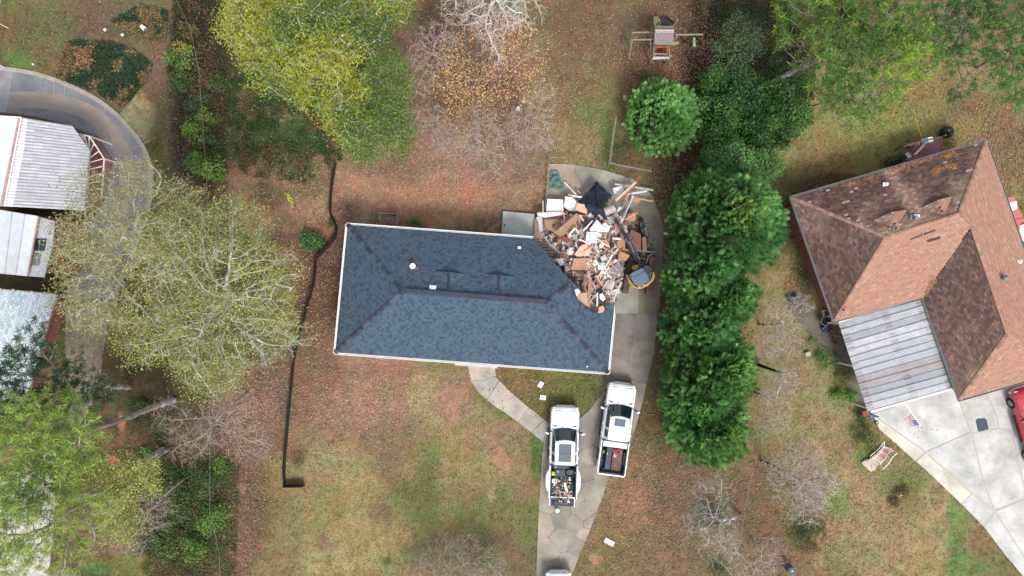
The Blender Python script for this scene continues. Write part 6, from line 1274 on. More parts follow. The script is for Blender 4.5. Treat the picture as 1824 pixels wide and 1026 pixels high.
# the loose boards and sheets nothing tells apart, by kind
pile_poly = [(60, 900), (330, 830), (480, 640), (700, 600), (1100, 560), (1260, 720), (1250, 1180), (1240, 1420), (1200, 1560), (1120, 1700), (1080, 1820), (900, 1890), (800, 1850), (620, 1640), (580, 1480), (490, 1300), (300, 1110)]
rp = random.Random(31); kinds = [('tan', C(224, 170, 136), C(200, 142, 108)), ('brown', C(160, 104, 80), C(140, 92, 72)), ('white', C(240, 236, 234), C(222, 216, 214)), ('grey', C(160, 154, 154), C(132, 128, 130)), ('pink', C(222, 178, 160), C(206, 158, 140))]
def pick():
    while True:
        x, y = rp.uniform(60, 1260), rp.uniform(600, 1890)
        if inpoly(np.array([x]), np.array([y]), pile_poly)[0]: return x, y
def zone(x, y, L_=0):
    v = 'left' if x < 500 else 'mid'
    z = ('nearest the roof fragment' if y < 800 and x > 640 else 'by the tan wall panels' if y < 980 and x < 640 else 'beside the boom' if x > 960 and y < 1150 else 'around the white window frame' if y < 1100 else
         'along the broken roof edge' if x < 560 else 'by the excavator track' if x > 960 and y < 1500 else 'round the battened panel' if y < 1400 else 'low on the bent gutter side' if x > 900 else 'over the torn roof tip')
    return z
def cover_h(x, y): return pileh(x, y) + (0 if y < 1480 else (y - 1480) / 400 * 1.9 * (1 if x < 1080 else .4))
for i in range(190):
    x, y = pick(); kn, ca, cb_ = kinds[rp.choice([0, 0, 0, 1, 2, 2, 2, 2, 3, 4, 4])]; a = rp.uniform(0, math.pi); L_ = rp.uniform(22, 110) * (1 if rp.random() < .6 else .6); dx_, dy_ = math.cos(a) * L_, math.sin(a) * L_; hz = cover_h(x, y) + rp.uniform(-.05, .3)
    zz = zone(x, y); big = 'long' if L_ > 62 else 'short'; ori = 'upright in the photo' if False else ('pointing up and down the pile' if abs(dx_) < abs(dy_) else 'lying crosswise')
    o = MB().bar(Z(x - dx_, y - dy_, hz + rp.uniform(-.2, .2)), Z(x + dx_, y + dy_, hz + rp.uniform(-.2, .2)), rp.uniform(.05, .15), rp.uniform(.02, .06), jit(mixc(ca, cb_, rp.random()), .1, rp), roll=rp.uniform(-.5, .5)).build('plank', 'wood_attr', label=big + ' ' + {'tan': 'tan stud', 'brown': 'dark brown board', 'white': 'white painted board', 'grey': 'grey board', 'pink': 'pinkish lath'}[kn] + ' ' + ori + ', ' + zz, group=kn + ' boards in the demolition pile'); o['category'] = 'plank'
for i in range(105):
    x, y = pick(); kn, ca, cb_ = kinds[rp.choice([2, 2, 2, 2, 0, 0, 1, 3])]; n = rp.choice([4, 4, 5]); s = rp.uniform(14, 42) if i > 35 else rp.uniform(36, 62); a0 = rp.random() * 6; hz = cover_h(x, y) + rp.uniform(0, .32); gx_, gy_ = rp.uniform(-.25, .25), rp.uniform(-.25, .25); q = []
    for k in range(n):
        a = a0 - k * 2 * math.pi / n + rp.uniform(-.3, .3); r_ = s * rp.uniform(.7, 1.3); q.append(Z(x + r_ * math.cos(a), y + r_ * math.sin(a) , hz + math.cos(a) * gx_ + math.sin(a) * gy_))
    zz = zone(x, y)
    o = MB().slab(q, .02, jit(mixc(ca, cb_, rp.random()), .08, rp)).build('scrap_sheet', 'wood_attr', label=('large ' if s > 27 else 'small ') + {4: 'four-cornered ', 5: 'five-cornered '}[n] + {'tan': 'tan plywood', 'brown': 'brown panel', 'white': 'white wallboard', 'grey': 'grey sheet'}[kn] + ' scrap ' + zz, group=kn + ' sheet scraps in the pile'); o['category'] = 'scrap'
rb_m = MB()
pm = [(x, y) for x in range(60, 1280, 46) for y in range(600, 1900, 46) if inpoly(np.array([x]), np.array([y]), pile_poly)[0]]
for x, y in pm:   # the mound itself: broken stuff heaped up in lumps
    h_ = cover_h(x, y) - .12; p = Z(x, y, h_ - .25); s = 46 / 7.33 / 25 * 1.35; rb_m.box(p, (s * rp.uniform(.8, 1.3), s * rp.uniform(.8, 1.3), .5), M=Matrix.Rotation(rp.random() * 6, 4, 'Z') @ Matrix.Rotation(rp.uniform(-.3, .3), 4, 'X'), col=jit(rp.choice([C(206, 168, 144), C(216, 194, 178), C(184, 152, 134), C(228, 220, 214), C(140, 124, 116)]), .15, rp))
for i in range(1700):
    x, y = pick(); 
    if rp.random() < .14: x += rp.gauss(0, 130); y += rp.gauss(0, 90)
    ins = inpoly(np.array([x]), np.array([y]), pile_poly)[0]; p = Z(x, y, (cover_h(x, y) + rp.uniform(-.05, .2)) if ins else (.06 if not (y > 1500 or (x < 560 and y > 900)) else 3.2 if False else .6)); s = rp.uniform(.03, .13) * (1 if ins else .6)
    if not ins and (y > 1300 or x < 560): continue
    rb_m.box(p, (s * rp.uniform(1, 2.6), s * rp.uniform(.4, 1), s * .4), M=Matrix.Rotation(rp.random() * 6, 4, 'Z') @ Matrix.Rotation(rp.uniform(-.6, .6), 4, 'X'), col=jit(rp.choice([WH, WH, WH, C(226, 206, 196), PNK, PNK, TAN, BRN, C(206, 160, 134), GRY, DRK]), .15, rp))
rb_m.build('rubble', 'wood_attr', kind='stuff')
# black steel and muddy plates lying in front of the excavator
th = thing('steel_attachment', 'tangled black steel attachment lying on the court in front of the excavator', 'attachment', P(1143, 410, .03))
MB().tube([P(1141, 392, .3), P(1142, 405, .25), P(1146, 420, .2), P(1150, 436, .2)], .12, 7).build('beam', 'arm_black', th); MB().cyl(P(1138, 394, .3), P(1146, 392, .35), .16, n=10).build('hub', 'rubber', th); MB().tube([P(1133, 402, .2), P(1142, 407, .4), P(1150, 403, .2)], .05).build('claw', 'rubber', th); MB().tube([P(1136, 412, .2), P(1145, 416, .35), P(1153, 424, .2)], .05).build('claw', 'rubber', th)
o = sheet('muddy_plate', 'brown muddy board flat in front of the excavator', 'board', [(1350, 800), (1480, 860), (1480, 1060), (1330, 1090), (1290, 960)], C(132, 98, 84), .16, .02); o = sheet('muddy_plate', 'lighter brown board strip beside the muddy board', 'board', [(1495, 900), (1540, 890), (1560, 1090), (1500, 1090)], C(160, 114, 92), .14, .02)
mdm = MB()
for i in range(260):
    x, y = rp.gauss(1430, 75), rp.gauss(960, 140); s = rp.uniform(.04, .16); mdm.box(Z(x, y, .08), (s, s * .8, .08), rz=rp.random() * 6, col=jit(rp.choice([C(96, 74, 62), C(120, 92, 78), C(70, 60, 56), C(160, 126, 108)]), .15, rp))
mdm.build('mud_clods', 'wood_attr', kind='stuff')
# teal garden hose heap
th = thing('garden_hose', 'teal garden hose coiled in a loose heap on the court corner', 'hose', P(988, 320, .04)); mb = MB(); rh = random.Random(2)
for k in range(26):
    cx_, cy_ = rh.choice([(988, 311), (985, 328), (996, 331), (990, 320)]); r_ = rh.uniform(5, 9.5); ph = rh.random() * 6; pts_ = [P(cx_ + r_ * math.cos(a * .45 + ph) * rh.uniform(.9, 1.1), cy_ + r_ * .9 * math.sin(a * .45 + ph), .06 + .012 * k + .02 * math.sin(a)) for a in range(15)]; mb.tube(pts_, .022, 5)
mat('teal', C(96, 150, 144), rough=.5); mb.build('coils', 'teal', th, kind='stuff'); MB().cyl(P(979, 336, .1), P(977, 340, .1), .04).build('nozzle', 'chrome', th)

# ---------------------------------------------------------------- silt fence
sf = [(599, 292), (592, 335), (590, 380), (600, 402), (598, 424), (582, 444), (564, 464), (561, 500), (546, 555), (527, 630), (520, 690), (512, 780), (508, 830), (509, 864), (543, 864)]
T = thing('silt_fence', 'black silt fence of cloth on stakes winding down the side lawn', 'fence', P(560, 500, 0)); pts_ = smooth_px(sf[:14], 5) + [sf[14]]; rs_ = random.Random(8)
vs = []; w = [P(x, y, 0) for x, y in pts_]
for i, p in enumerate(w):
    d = (w[min(i + 1, len(w) - 1)] - w[max(i - 1, 0)]).normalized(); s = Vector((-d.y, d.x, 0)); wb = rs_.uniform(-.04, .04)
    vs += [p + s * -.12 + Vector((0, 0, .02)), p + Vector((0, 0, .03)), p + s * (.04 + wb) + Vector((0, 0, .35)), p + s * (.0 - wb) + Vector((0, 0, .66 + rs_.uniform(-.06, .03))), p + s * .02 + Vector((0, 0, .64)), p + s * .05 + Vector((0, 0, .4)), p + s * .03 + Vector((0, 0, .0))]
fs = [(7 * i + j, 7 * i + j + 1, 7 * i + 8 + j, 7 * i + 7 + j) for i in range(len(w) - 1) for j in range(6)]
MB().add(vs, fs).build('fabric', 'fabric_black', T)
for i in range(0, len(w), 4): MB().bar(w[i] + Vector((.05, 0, 0)), w[i] + Vector((.03, 0, .78)), .04, .04, C(84, 72, 58)).build('stake', 'wood_attr', T)

# ---------------------------------------------------------------- play set
ps = thing('play_set', 'wooden play set with plank roof, monkey bars, swing beam and slide', 'play set', P(1180, 70, 0))
mat('cedar', C(168, 92, 56), rough=.85, noise=.25, scale=5); mat('post_wood', C(150, 136, 114), rough=.9, noise=.2); mat('slide_plastic', C(190, 188, 120), rough=.5); mat('green_plastic', C(60, 110, 96), rough=.5)
def W_(x, y, h): return P(1080 + x / 7.89, y / 7.89, h)
for i in range(3): a, b = 365 + i * 26, 391 + i * 26; MB().slab([W_(680, a, 2.9 + .06 * i), W_(685, b - 3, 2.9 + .06 * i + .03), W_(950, b - 3, 2.9 + .06 * i + .03), W_(935, a, 2.9 + .06 * i)], .03, jit(C(132, 124, 124), .06, rp)).build('roof_board', 'wood_attr', ps)
for i in range(7): a, b = 455 + i * 25, 478 + i * 25; MB().slab([W_(678, a, 3.1 - .09 * i), W_(676, b, 3.03 - .09 * i), W_(940, b, 3.03 - .09 * i), W_(945, a, 3.1 - .09 * i)], .03, jit(C(138, 130, 130), .07, rp)).build('roof_board', 'wood_attr', ps)
MB().bar(W_(685, 430, 3.12), W_(952, 430, 3.12), .12, .06, C(190, 176, 168)).build('ridge_board', 'wood_attr', ps); MB().bar(W_(690, 455, 3.12), W_(950, 455, 3.12), .08, .06, C(178, 168, 160)).build('ridge_board', 'wood_attr', ps)
for i in range(7): MB().bar(W_(670, 650 + i * 20, 1.4), W_(880, 650 + i * 20, 1.4), .13, .04).build('deck_board', 'cedar', ps)
MB().box(W_(760, 695, 1.5), (.3, .15, .1)).build('step_hole', 'rubber', ps)
for a, b, m_ in (((665, 650), (665, 800), 'post_wood'), ((880, 650), (890, 820), 'post_wood'), ((855, 670), (855, 790), 'cedar'), ((670, 755), (870, 765), 'post_wood'), ((660, 665), (885, 665), 'cedar')): MB().bar(W_(*a, 1.9), W_(*b, 1.9), .07, .09).build('rail', m_, ps)
MB().slab([W_(650, 835, 1.9), W_(880, 825, 1.9), W_(890, 800, 1.9), W_(660, 795, 1.9)], .05, C(190, 188, 192)).build('bench_board', 'wood_attr', ps)
for x, y in ((665, 800), (885, 820), (665, 600), (930, 600), (690, 380), (935, 380)): q = W_(x, y, 1.4); MB().bar(Vector((q.x, q.y, 0)), Vector((q.x, q.y, 2.7 if y < 650 else 1.95)), .1, .1).build('post', 'post_wood', ps)
for y in (460, 562): MB().bar(W_(365, y, 2.1), W_(670, y - 6, 2.1), .08, .1).build('monkey_bar_rail', 'post_wood', ps)
for x in (445, 533, 618): MB().cyl(W_(x, 462, 2.12), W_(x, 560, 2.12), .025, n=6).build('rung', 'green_plastic', ps)
for x, y in ((350, 490), (340, 600)): MB().bar(W_(x + 20, y - 30, 2.1), W_(x - 30, 830 if y > 500 else 640, .05), .08, .08).build('leg', 'post_wood', ps)
MB().bar(W_(620, 560, 2.0), W_(620, 870, .1), .07, .07).build('leg', 'post_wood', ps); MB().box(W_(325, 620, 1.2), (.22, .5, .05)).build('step', 'green_plastic', ps)
MB().bar(W_(945, 492, 2.3), W_(1355, 486, 2.3), .09, .12).build('swing_beam', 'post_wood', ps)
for x in (1355,): MB().bar(W_(x, 486, 2.3), W_(x + 25, 430, .1), .08, .08).build('leg', 'green_plastic', ps); MB().bar(W_(x, 486, 2.3), W_(x, 640, .1), .08, .08).build('leg', 'cedar', ps)
sl = MB(); sl.slab([W_(665, 355, 1.4), W_(745, 355, 1.4), W_(735, 232, .25), W_(668, 232, .25)], .05).build('slide', 'slide_plastic', ps)
for x0, x1 in ((655, 655), (750, 742)): MB().bar(W_(x0, 355, 1.5), W_(x1, 230, .35), .05, .14).build('slide_rail', 'green_plastic', ps)
MB().bar(W_(770, 355, 1.3), W_(790, 250, .1), .06, .06).build('climbing_rope', 'green_plastic', ps)
def swing(label, x, y, m_, w, l, z_):
    th = thing('swing', label, 'swing', W_(x, y, z_), 'swings under the play set beam'); MB().box(W_(x, y, z_), (w, l, .05)).build('seat', m_, th, bevel=.015)
    for s in (-1, 1): q = W_(x, y, z_) + Vector((s * w * .4, 0, 0)); MB().cyl(q, W_(x, 488, 2.28) + Vector((s * w * .4, 0, 0)), .012, n=5).build('rope', 'rubber', th)
swing('pale yellow glider swing hanging from the play set beam', 1235, 590, 'slide_plastic', .2, .62, .9); swing('black swing seat hanging from the play set beam', 1097, 580, 'rubber', .3, .22, .6); swing('dark green swing seat below the yellow glider', 1235, 660, 'green_plastic', .35, .22, .5)
MB().bar(W_(930, 615, 1.2), W_(1015, 600, .3), .2, .05).build('chute', 'slide_plastic', ps)
th = thing('black_tarp', 'crumpled black tarp on the ground behind the play set roof', 'tarp', W_(860, 290, .1)); md = MB().slab([W_(775, 260, .35), W_(820, 215, .3), W_(870, 240, .45), W_(945, 325, .2), W_(900, 355, .3), W_(800, 350, .2)], .1, C(70, 66, 72)); md.build('cloth', 'wood_attr', th); MB().bar(W_(860, 245, .5), W_(945, 325, .3), .08, .08, C(34, 34, 38)).build('fold', 'wood_attr', th)

# ---------------------------------------------------------------- fences and cables
mat('galv', C(150, 140, 130), rough=.6, noise=.2)
def wire_fence(name, label, pts, h=1.15, m='galv', r=.025, gap=1.9, mesh=True, cat='fence', tube_r=None):
    w = [P(x, y, 0) for x, y in pts]; T = thing(name, label, cat, w[0]); up = Vector((0, 0, h))
    for i in range(len(w) - 1):
        MB().cyl(w[i] + up, w[i + 1] + up, r, n=6).build('top_rail', m, T); L_ = (w[i + 1] - w[i]).length; n = max(1, int(L_ / gap))
        for k in range(n + (i == len(w) - 2)): q = lerp(w[i], w[i + 1], k / n); MB().cyl(q, q + up * 1.02, r, n=6).build('post', m, T)
        if mesh:
            mm = MB(); s = .16; d = (w[i + 1] - w[i]).normalized(); kk = int(L_ / s)
            for k in range(0, kk, 1):
                a = w[i] + d * (k * s); b = a + d * min(h, L_ - k * s); mm.bar(a + Vector((0, 0, .03)), b + Vector((0, 0, min(h, L_ - k * s))), .006, .006); mm.bar(b + Vector((0, 0, .03)), a + Vector((0, 0, min(h, L_ - k * s))), .006, .006)
            mm.build('wire_mesh', m, T, kind='stuff')
    return T
wire_fence('chain_link_fence', 'short grey wire fence run turning a corner above the court', [(1094, 214), (1083, 295), (1155, 309)], 1.0, r=.032)
wire_fence('chain_link_fence', 'thin grey fence down the wooded left boundary', [(322, 0), (352, 60), (366, 130), (374, 230), (380, 330), (384, 400)], 1.1, r=.010, mesh=False)
wire_fence('chain_link_fence', 'thin pale fence in the lower left woods beside the lawn', [(385, 720), (386, 800), (386, 900), (402, 975), (404, 1026)], 1.1, r=.010, mesh=False)
wire_fence('chain_link_fence', 'white-railed fence along the lower left concrete drive', [(96, 882), (84, 1008), (180, 1040)], 1.0, 'white_trim', .03)
wire_fence('chain_link_fence', 'white pipe rail fence at the upper left yard', [(21, -20), (8, 120)], 1.0, 'white_trim', .035, mesh=False)
wire_fence('chain_link_fence', 'rusty wire fence hidden among the garden trees, lower part', [(1275, 850), (1300, 930), (1286, 1040)], 1.1, r=.010, mesh=False)
o = wire_fence('pipe_rail', 'bent grey pipe rail framing the court corner by the hose', [(1008, 283), (979, 283), (973, 345), (968, 395)], .55, 'galv', .03, 3, False)
def cable(label, pts3, r=.02, m='white_trim', name='overhead_cable', cat='cable', sag=.3):
    out = []
    for i in range(len(pts3) - 1):
        a, b = pts3[i], pts3[i + 1]
        for k in range(12): t = k / 12; out.append(lerp(a, b, t) - Vector((0, 0, sag * 4 * t * (1 - t))))
    out.append(pts3[-1]); o = MB().tube(out, r, 5).build(name, m, label=label); o['category'] = cat; return o
cable('pale overhead cable from the brown house corner towards the leaning dark post', [P(1499, 557, 3.3), P(1388, 664, 4.6)], .011, 'galv')
pole = thing('leaning_post', 'dark mossy leaning post carrying the pale cable', 'post', P(1356, 655, 0)); MB().cyl(P(1351, 650, 0), P(1389, 664, 4.6) if False else P(1388, 663, 3.6), .13, .08, 8, C(70, 66, 52)).build('shaft', 'bark', pole); MB().cyl(P(1388, 663, 3.6), P(1388.6, 663.3, 4.62), .05, .04, 8, C(90, 84, 70)).build('bracket', 'bark', pole)
cable('thin overhead cable running down among the bare garden trees from the leaning post', [P(1388, 664, 4.6), P(1352, 800, 5), P(1320, 960, 5.5), P(1308, 1080, 5.5)], .011, 'galv')
cable('yellow line stretched over the lawn to the red deck', [P(1618, 155, 1.6), P(1627, 190, 1.7), P(1643, 248, 1.2)], .010, 'yellow', 'yellow_line', 'rope', .1)

# ---------------------------------------------------------------- yard things
def boxpts(name, label, cat, px, py, size, m, rz=0, z=0, group=None):
    T = thing(name, label, cat, P(px, py, z), group, rz); MB().box((0, 0, size[2] / 2), size).build('panel', m, T, local=True, bevel=min(size) * .2); MB().box((size[0] * .3, 0, size[2] + .006), (size[0] * .12, size[1] * .5, .01)).build('handle', 'white_trim', T, local=True); return T
boxpts('white_board', 'white square board on the grass, nearest the blue roof eave', 'board', 963, 685, (.32, .42, .05), 'white_plastic', -.5, .03)
boxpts('white_board', 'white square board on the grass, farther from the blue roof eave', 'board', 967, 708, (.42, .32, .05), 'white_plastic', -.15, .03)
boxpts('white_board', 'small white board lying in the lawn right of the driveway', 'board', 1085, 965, (.72, .34, .06), 'white_plastic', -.5, .03)
# worn timber planter frame by the back wall
pf = thing('planter_frame', 'weathered open timber frame standing by the back eave', 'timber frame', P(693, 388, 0))
mat('old_wood', C(142, 132, 112), rough=.95, noise=.4, scale=5)
def V_(x, y, h): return P(660 + x / 15.2, 360 + y / 15.2, h)
for a, b, w_ in (((210, 310), (760, 340), .16), ((210, 350), (700, 350), .08), ((280, 380), (290, 620), .08), ((700, 360), (700, 650), .06), ((760, 360), (740, 640), .06), ((250, 360), (240, 480), .14)): MB().bar(V_(*a, .6), V_(*b, .6), w_, .1).build('timber', 'old_wood', pf)
for a, b in (((320, 520), (690, 590)), ((300, 360), (690, 370))): MB().bar(V_(*a, .35), V_(*b, .35), .1, .06).build('crosspiece', 'old_wood', pf)
for y in (400, 470, 540, 610): MB().bar(V_(695, y, .6), V_(755, y, .6), .06, .05).build('slat', 'old_wood', pf)
for q in ((240, 330), (730, 340), (285, 600), (710, 620)): p = V_(*q, .3); MB().bar(Vector((p.x, p.y, 0)), Vector((p.x, p.y, .6)), .08, .08).build('leg', 'old_wood', pf)
MB().slab([V_(310, 480, .2), V_(640, 540, .2), V_(660, 390, .2), V_(310, 385, .2)], .03, C(170, 132, 106)).build('shelf', 'wood_attr', pf)
o = MB().box(V_(205, 585, .15), (.27, .2, .25), col=C(180, 110, 92)).build('brick_block', 'wood_attr', label='orange brick block beside the weathered timber frame'); o['category'] = 'brick'
for i, (a, b) in enumerate((((1115, 400), (1280, 60)), ((1240, 370), (1790, 20)))): cable(('shorter' if i == 0 else 'longer') + ' pale cane leaning out from the small round shrub', [V_(*a, .7), V_(*b, .1)], .018, 'post_wood', 'cane', 'cane', 0)
# brown board / door mat on the drive, flag, garden bridge, cart, pots, deck
th = thing('door_mat', 'dark grey rounded mat lying on the pale concrete drive', 'mat', P(1749, 757, .04)); q = [(1738, 750), (1741, 746), (1754, 745), (1757, 748), (1761, 764), (1744, 769), (1742, 767)]; mq = [P(x, y, .04) for x, y in q]
mat('mat_grey', C(72, 80, 90), rough=.95, noise=.15, scale=30); MB().prism([(p.x, p.y) for p in mq], .036, .055).build('pad', 'mat_grey', th)
mq = [lerp(P(x, y, .05), P(1749, 757, .05), .12) for x, y in q]; MB().prism([(p.x, p.y) for p in mq], .05, .06).build('ribbed_face', 'slate', th)
fl = thing('flag', 'American flag hanging from a white pole over the concrete drive', 'flag', P(1625, 745, 0))
MB().cyl(P(1613, 719, 2.35), P(1641, 760, 2.0), .025, n=8).build('flagpole', 'white_trim', fl); MB().cyl(P(1641, 760, 2.0), P(1641.5, 761, 1.98), .05, n=8).build('finial', 'rust', fl)
hA, hB = P(1639.5, 758, 2.0), P(1625, 737.5, 2.15); fA, fB = P(1617, 759, 1.45), P(1610.5, 746, 1.5)     # hoist along the pole, fly end hanging
def fpt(s, t):   # s along hoist 0..1 (canton end first), t along fly
    p = lerp(lerp(hA, hB, s), lerp(fA, fB, s), t); return p + Vector((.03 * math.sin(t * 9 + s * 3), .03 * math.sin(t * 7), .04 * math.sin(t * 8)))
mat('flag_red', C(176, 60, 78), rough=.8); mat('flag_white', C(232, 222, 222), rough=.8); mat('flag_blue', C(74, 100, 158), rough=.8)
for i in range(13):
    s0, s1 = i / 13, (i + 1) / 13; t0 = .40 if i < 7 else 0; mb = MB(); n = 8
    for j in range(n): ta, tb = t0 + (1 - t0) * j / n, t0 + (1 - t0) * (j + 1) / n; mb.add([fpt(s0, ta), fpt(s0, tb), fpt(s1, tb), fpt(s1, ta)], [(0, 1, 2, 3)])
    mb.build('stripe', 'flag_red' if i % 2 == 0 else 'flag_white', fl)
mb = MB()
for j in range(4): ta, tb = .1 * j, .1 * (j + 1); mb.add([fpt(0, ta), fpt(0, tb), fpt(7 / 13, tb), fpt(7 / 13, ta)], [(0, 1, 2, 3)])
cn = mb.build('canton', 'flag_blue', fl); st = MB()
for r_ in range(9):
    for c_ in range(6 if r_ % 2 == 0 else 5):
        s_, t_2 = (r_ + 1) / 10 * 7 / 13, (c_ + (1 if r_ % 2 == 0 else 1.5)) / 7 * .4; p = fpt(s_, t_2) + Vector((0, 0, .006)); st.add([p + Vector((.014 * (1 if k % 2 == 0 else .4) * math.cos(k * .628), .014 * (1 if k % 2 == 0 else .4) * math.sin(k * .628), 0)) for k in range(10)], [tuple(range(10))])
st.build('stars', 'flag_white', cn, kind='stuff')
def X_(x, y, h): return P(1520 + x / 6.036, 680 + y / 6.036, h)
gb_ = thing('garden_bridge', 'small arched garden bridge with white railings and stone steps on the lawn', 'garden bridge', X_(280, 800, 0))
rr = random.Random(6)
for i in range(8):   # walking slabs
    t = i / 8; a, b = lerp(X_(330, 690, .25), X_(130, 860, .12), t), lerp(X_(420, 720, .25), X_(230, 930, .12), t); a2, b2 = lerp(X_(330, 690, .25), X_(130, 860, .12), t + .115), lerp(X_(420, 720, .25), X_(230, 930, .12), t + .115); up = Vector((0, 0, .12 * math.sin(math.pi * t)))
    MB().slab([a2 + up, b2 + up, b + up, a + up], .06, jit(C(206, 190, 176) if i not in (1, 3) else C(196, 140, 124), .08, rr)).build('deck_slab', 'concrete_attr', gb_)
for q in ([(90, 870), (150, 830), (200, 860), (190, 968), (120, 910)], [(190, 890), (240, 900), (245, 940), (190, 968)]): MB().slab([X_(x, y, .12) for x, y in q][::-1], .1, jit(C(200, 190, 176), .05, rr)).build('stone_slab', 'concrete_attr', gb_)
def rail(pts0, pts1):
    n = len(pts0); MB().tube([X_(x, y, .75) for x, y in pts0], .03, 6).build('handrail', 'white_trim', gb_); MB().tube([X_(x, y, .25) for x, y in pts1], .028, 6).build('bottom_rail', 'white_trim', gb_)
    for i in range(n):
        for k in range(2):
            if i == n - 1 and k: break
            t = k / 2; a = lerp(X_(*pts0[i], .75), X_(*pts0[min(i + 1, n - 1)], .75), t); b = lerp(X_(*pts1[i], .25), X_(*pts1[min(i + 1, n - 1)], .25), t); MB().cyl(a, b, .018, n=5).build('baluster', 'white_trim', gb_)
rail([(335, 640), (330, 690), (290, 760), (210, 835)], [(315, 660), (290, 700), (240, 750), (180, 800)])
rail([(470, 770), (420, 810), (380, 880), (315, 942)], [(430, 735), (380, 760), (340, 830), (282, 892)])
ct_ = thing('garden_cart', 'red garden cart tipped on its wheel by the carport corner', 'garden cart', X_(130, 340, 0)); MB().box(X_(130, 335, .35), (.5, .42, .28), rz=.3).build('tray', 'red_cloth', ct_, bevel=.05); MB().tube([X_(105, 340, .3), X_(90, 365, .5)], .025).build('handle', 'chrome', ct_); MB().cyl(X_(150, 350, .12), X_(165, 350, .12), .15, n=12).build('wheel', 'rubber', ct_)
mat('blue_plastic', C(50, 130, 210), rough=.4)
bl_ = thing('leaf_blower', 'blue tool with a long dark tube lying by the carport post', 'leaf blower', X_(190, 365, 0)); MB().box(X_(188, 366, .2), (.22, .24, .22), rz=.2).build('motor', 'blue_plastic', bl_, bevel=.04); MB().cyl(X_(205, 370, .18), X_(272, 378, .08), .055, .04, 8).build('tube', 'slate', bl_)
st_ = thing('round_stand', 'small round grey stand with a white knob on the drive corner', 'stand', X_(250, 438, .03)); MB().cyl(X_(250, 438, .03), X_(250, 438, .1), .15, .13, 14).build('base', 'slate', st_); MB().dome(X_(255, 436, .1), .07, .07, .08).build('knob', 'white_plastic', st_)
# pots by the side path
mat('terracotta', C(168, 84, 60), rough=.8); mat('pot_grey', C(140, 140, 138), rough=.7)
def Y_(x, y, h): return P(1380 + x / 4.665, 480 + y / 4.665, h)
for x, y, m_, lab in ((455, 525, 'pot_grey', 'grey plant pot nearest the blue tub by the side path'), (471, 560, 'pot_grey', 'grey plant pot between the other grey pot and the terracotta pot'), (486, 597, 'terracotta', 'terracotta plant pot at the end of the pot row')):
    th = thing('plant_pot', lab, 'plant pot', Y_(x, y, .01), 'plant pots beside the side path'); mb = MB(); c_ = Y_(x, y, .01); n = 16; vs = []
    for r_, z_ in ((.12, 0), (.18, .32), (.15, .32), (.11, .06)): vs += [c_ + Vector((r_ * math.cos(k * math.tau / n), r_ * math.sin(k * math.tau / n), z_)) for k in range(n)]
    mb.add(vs, [(j * n + k, j * n + (k + 1) % n, (j + 1) * n + (k + 1) % n, (j + 1) * n + k) for j in range(3) for k in range(n)]).build('pot', m_, th); MB().cyl(c_ + Vector((0, 0, .05)), c_ + Vector((0, 0, .2)), .12, .135, 12).build('soil', 'mud', th)
th = thing('blue_tub', 'dark blue tub on the side path by the house corner', 'tub', Y_(415, 492, .01)); MB().box(Y_(415, 492, .2), (.42, .38, .35), rz=.3).build('body', 'blue_cloth', th, bevel=.05); MB().box(Y_(425, 492, .39), (.28, .24, .03), rz=.3).build('lid', 'slate', th)
th = thing('rubbish_bin', 'open black bin by the brown house corner', 'bin', Y_(420, 430, .01)); MB().cyl(Y_(420, 430, .01), Y_(420, 430, .7), .26, .30, 8).build('body', 'rubber', th); MB().tube([Y_(420, 430, .7) + Vector((.3 * math.cos(k * .785), .3 * math.sin(k * .785), 0)) for k in range(9)], .025).build('rim', 'pot_grey', th)
th = thing('sink_unit', 'white-framed blue basin tucked under the brown house eave', 'basin', Y_(432, 365, .01)); MB().box(Y_(430, 365, .3), (.42, .5, .5), rz=.1).build('frame', 'white_plastic', th); MB().box(Y_(432, 365, .56), (.3, .36, .04), rz=.1).build('bowl', 'slate', th)
o = MB().slab([Y_(120, 245, .5), Y_(210, 218, .55), Y_(225, 245, .5), Y_(190, 290, .35), Y_(150, 280, .4)][::-1], .4, C(104, 94, 86)).build('flat_rock', 'concrete_attr', label='flat grey-brown boulder at the top of the side path'); o['category'] = 'rock'
o = MB().box(Y_(275, 702, .12), (.38, .32, .2), rz=.4, col=C(190, 168, 150)).build('paving_stone', 'concrete_attr', label='pale square stone on the lawn below the palm-like clump', bevel=.03); o['category'] = 'stone'
# red back deck with striped stair, cooler and grill
def B_(x, y, h): return P(1580 + x / 10.26, 210 + y / 10.26, h)
dk = thing('back_deck', 'dusty red deck with white-edged steps behind the brown house', 'deck', B_(750, 550, 0)); mat('deck_red', C(164, 116, 118), rough=.9, noise=.15, scale=3)
outd = [(300, 520), (640, 430), (760, 400), (980, 350), (1000, 640), (600, 790), (430, 830), (440, 690)]
for i in range(14):
    t0, t1 = i / 14, (i + .94) / 14; a, b = lerp(B_(430, 560, .9), B_(980, 350, .9), t0), lerp(B_(430, 830, .9), B_(1030, 690, .9), t0); c_, d_ = lerp(B_(430, 830, .9), B_(1030, 690, .9), t1), lerp(B_(430, 560, .9), B_(980, 350, .9), t1)
    MB().slab([a, b, c_, d_], .05).build('deck_board', 'deck_red', dk)
for a, b in (((300, 520), (640, 430)), ((640, 430), (985, 350)), ((985, 350), (1005, 640))): MB().bar(B_(*a, 1.5), B_(*b, 1.5), .07, .09).build('rail', 'brick', dk)
for q in ((300, 520), (640, 430), (985, 350)): p = B_(*q, 1); MB().bar(Vector((p.x, p.y, 0)), Vector((p.x, p.y, 1.55)), .1, .1).build('post', 'brick', dk)
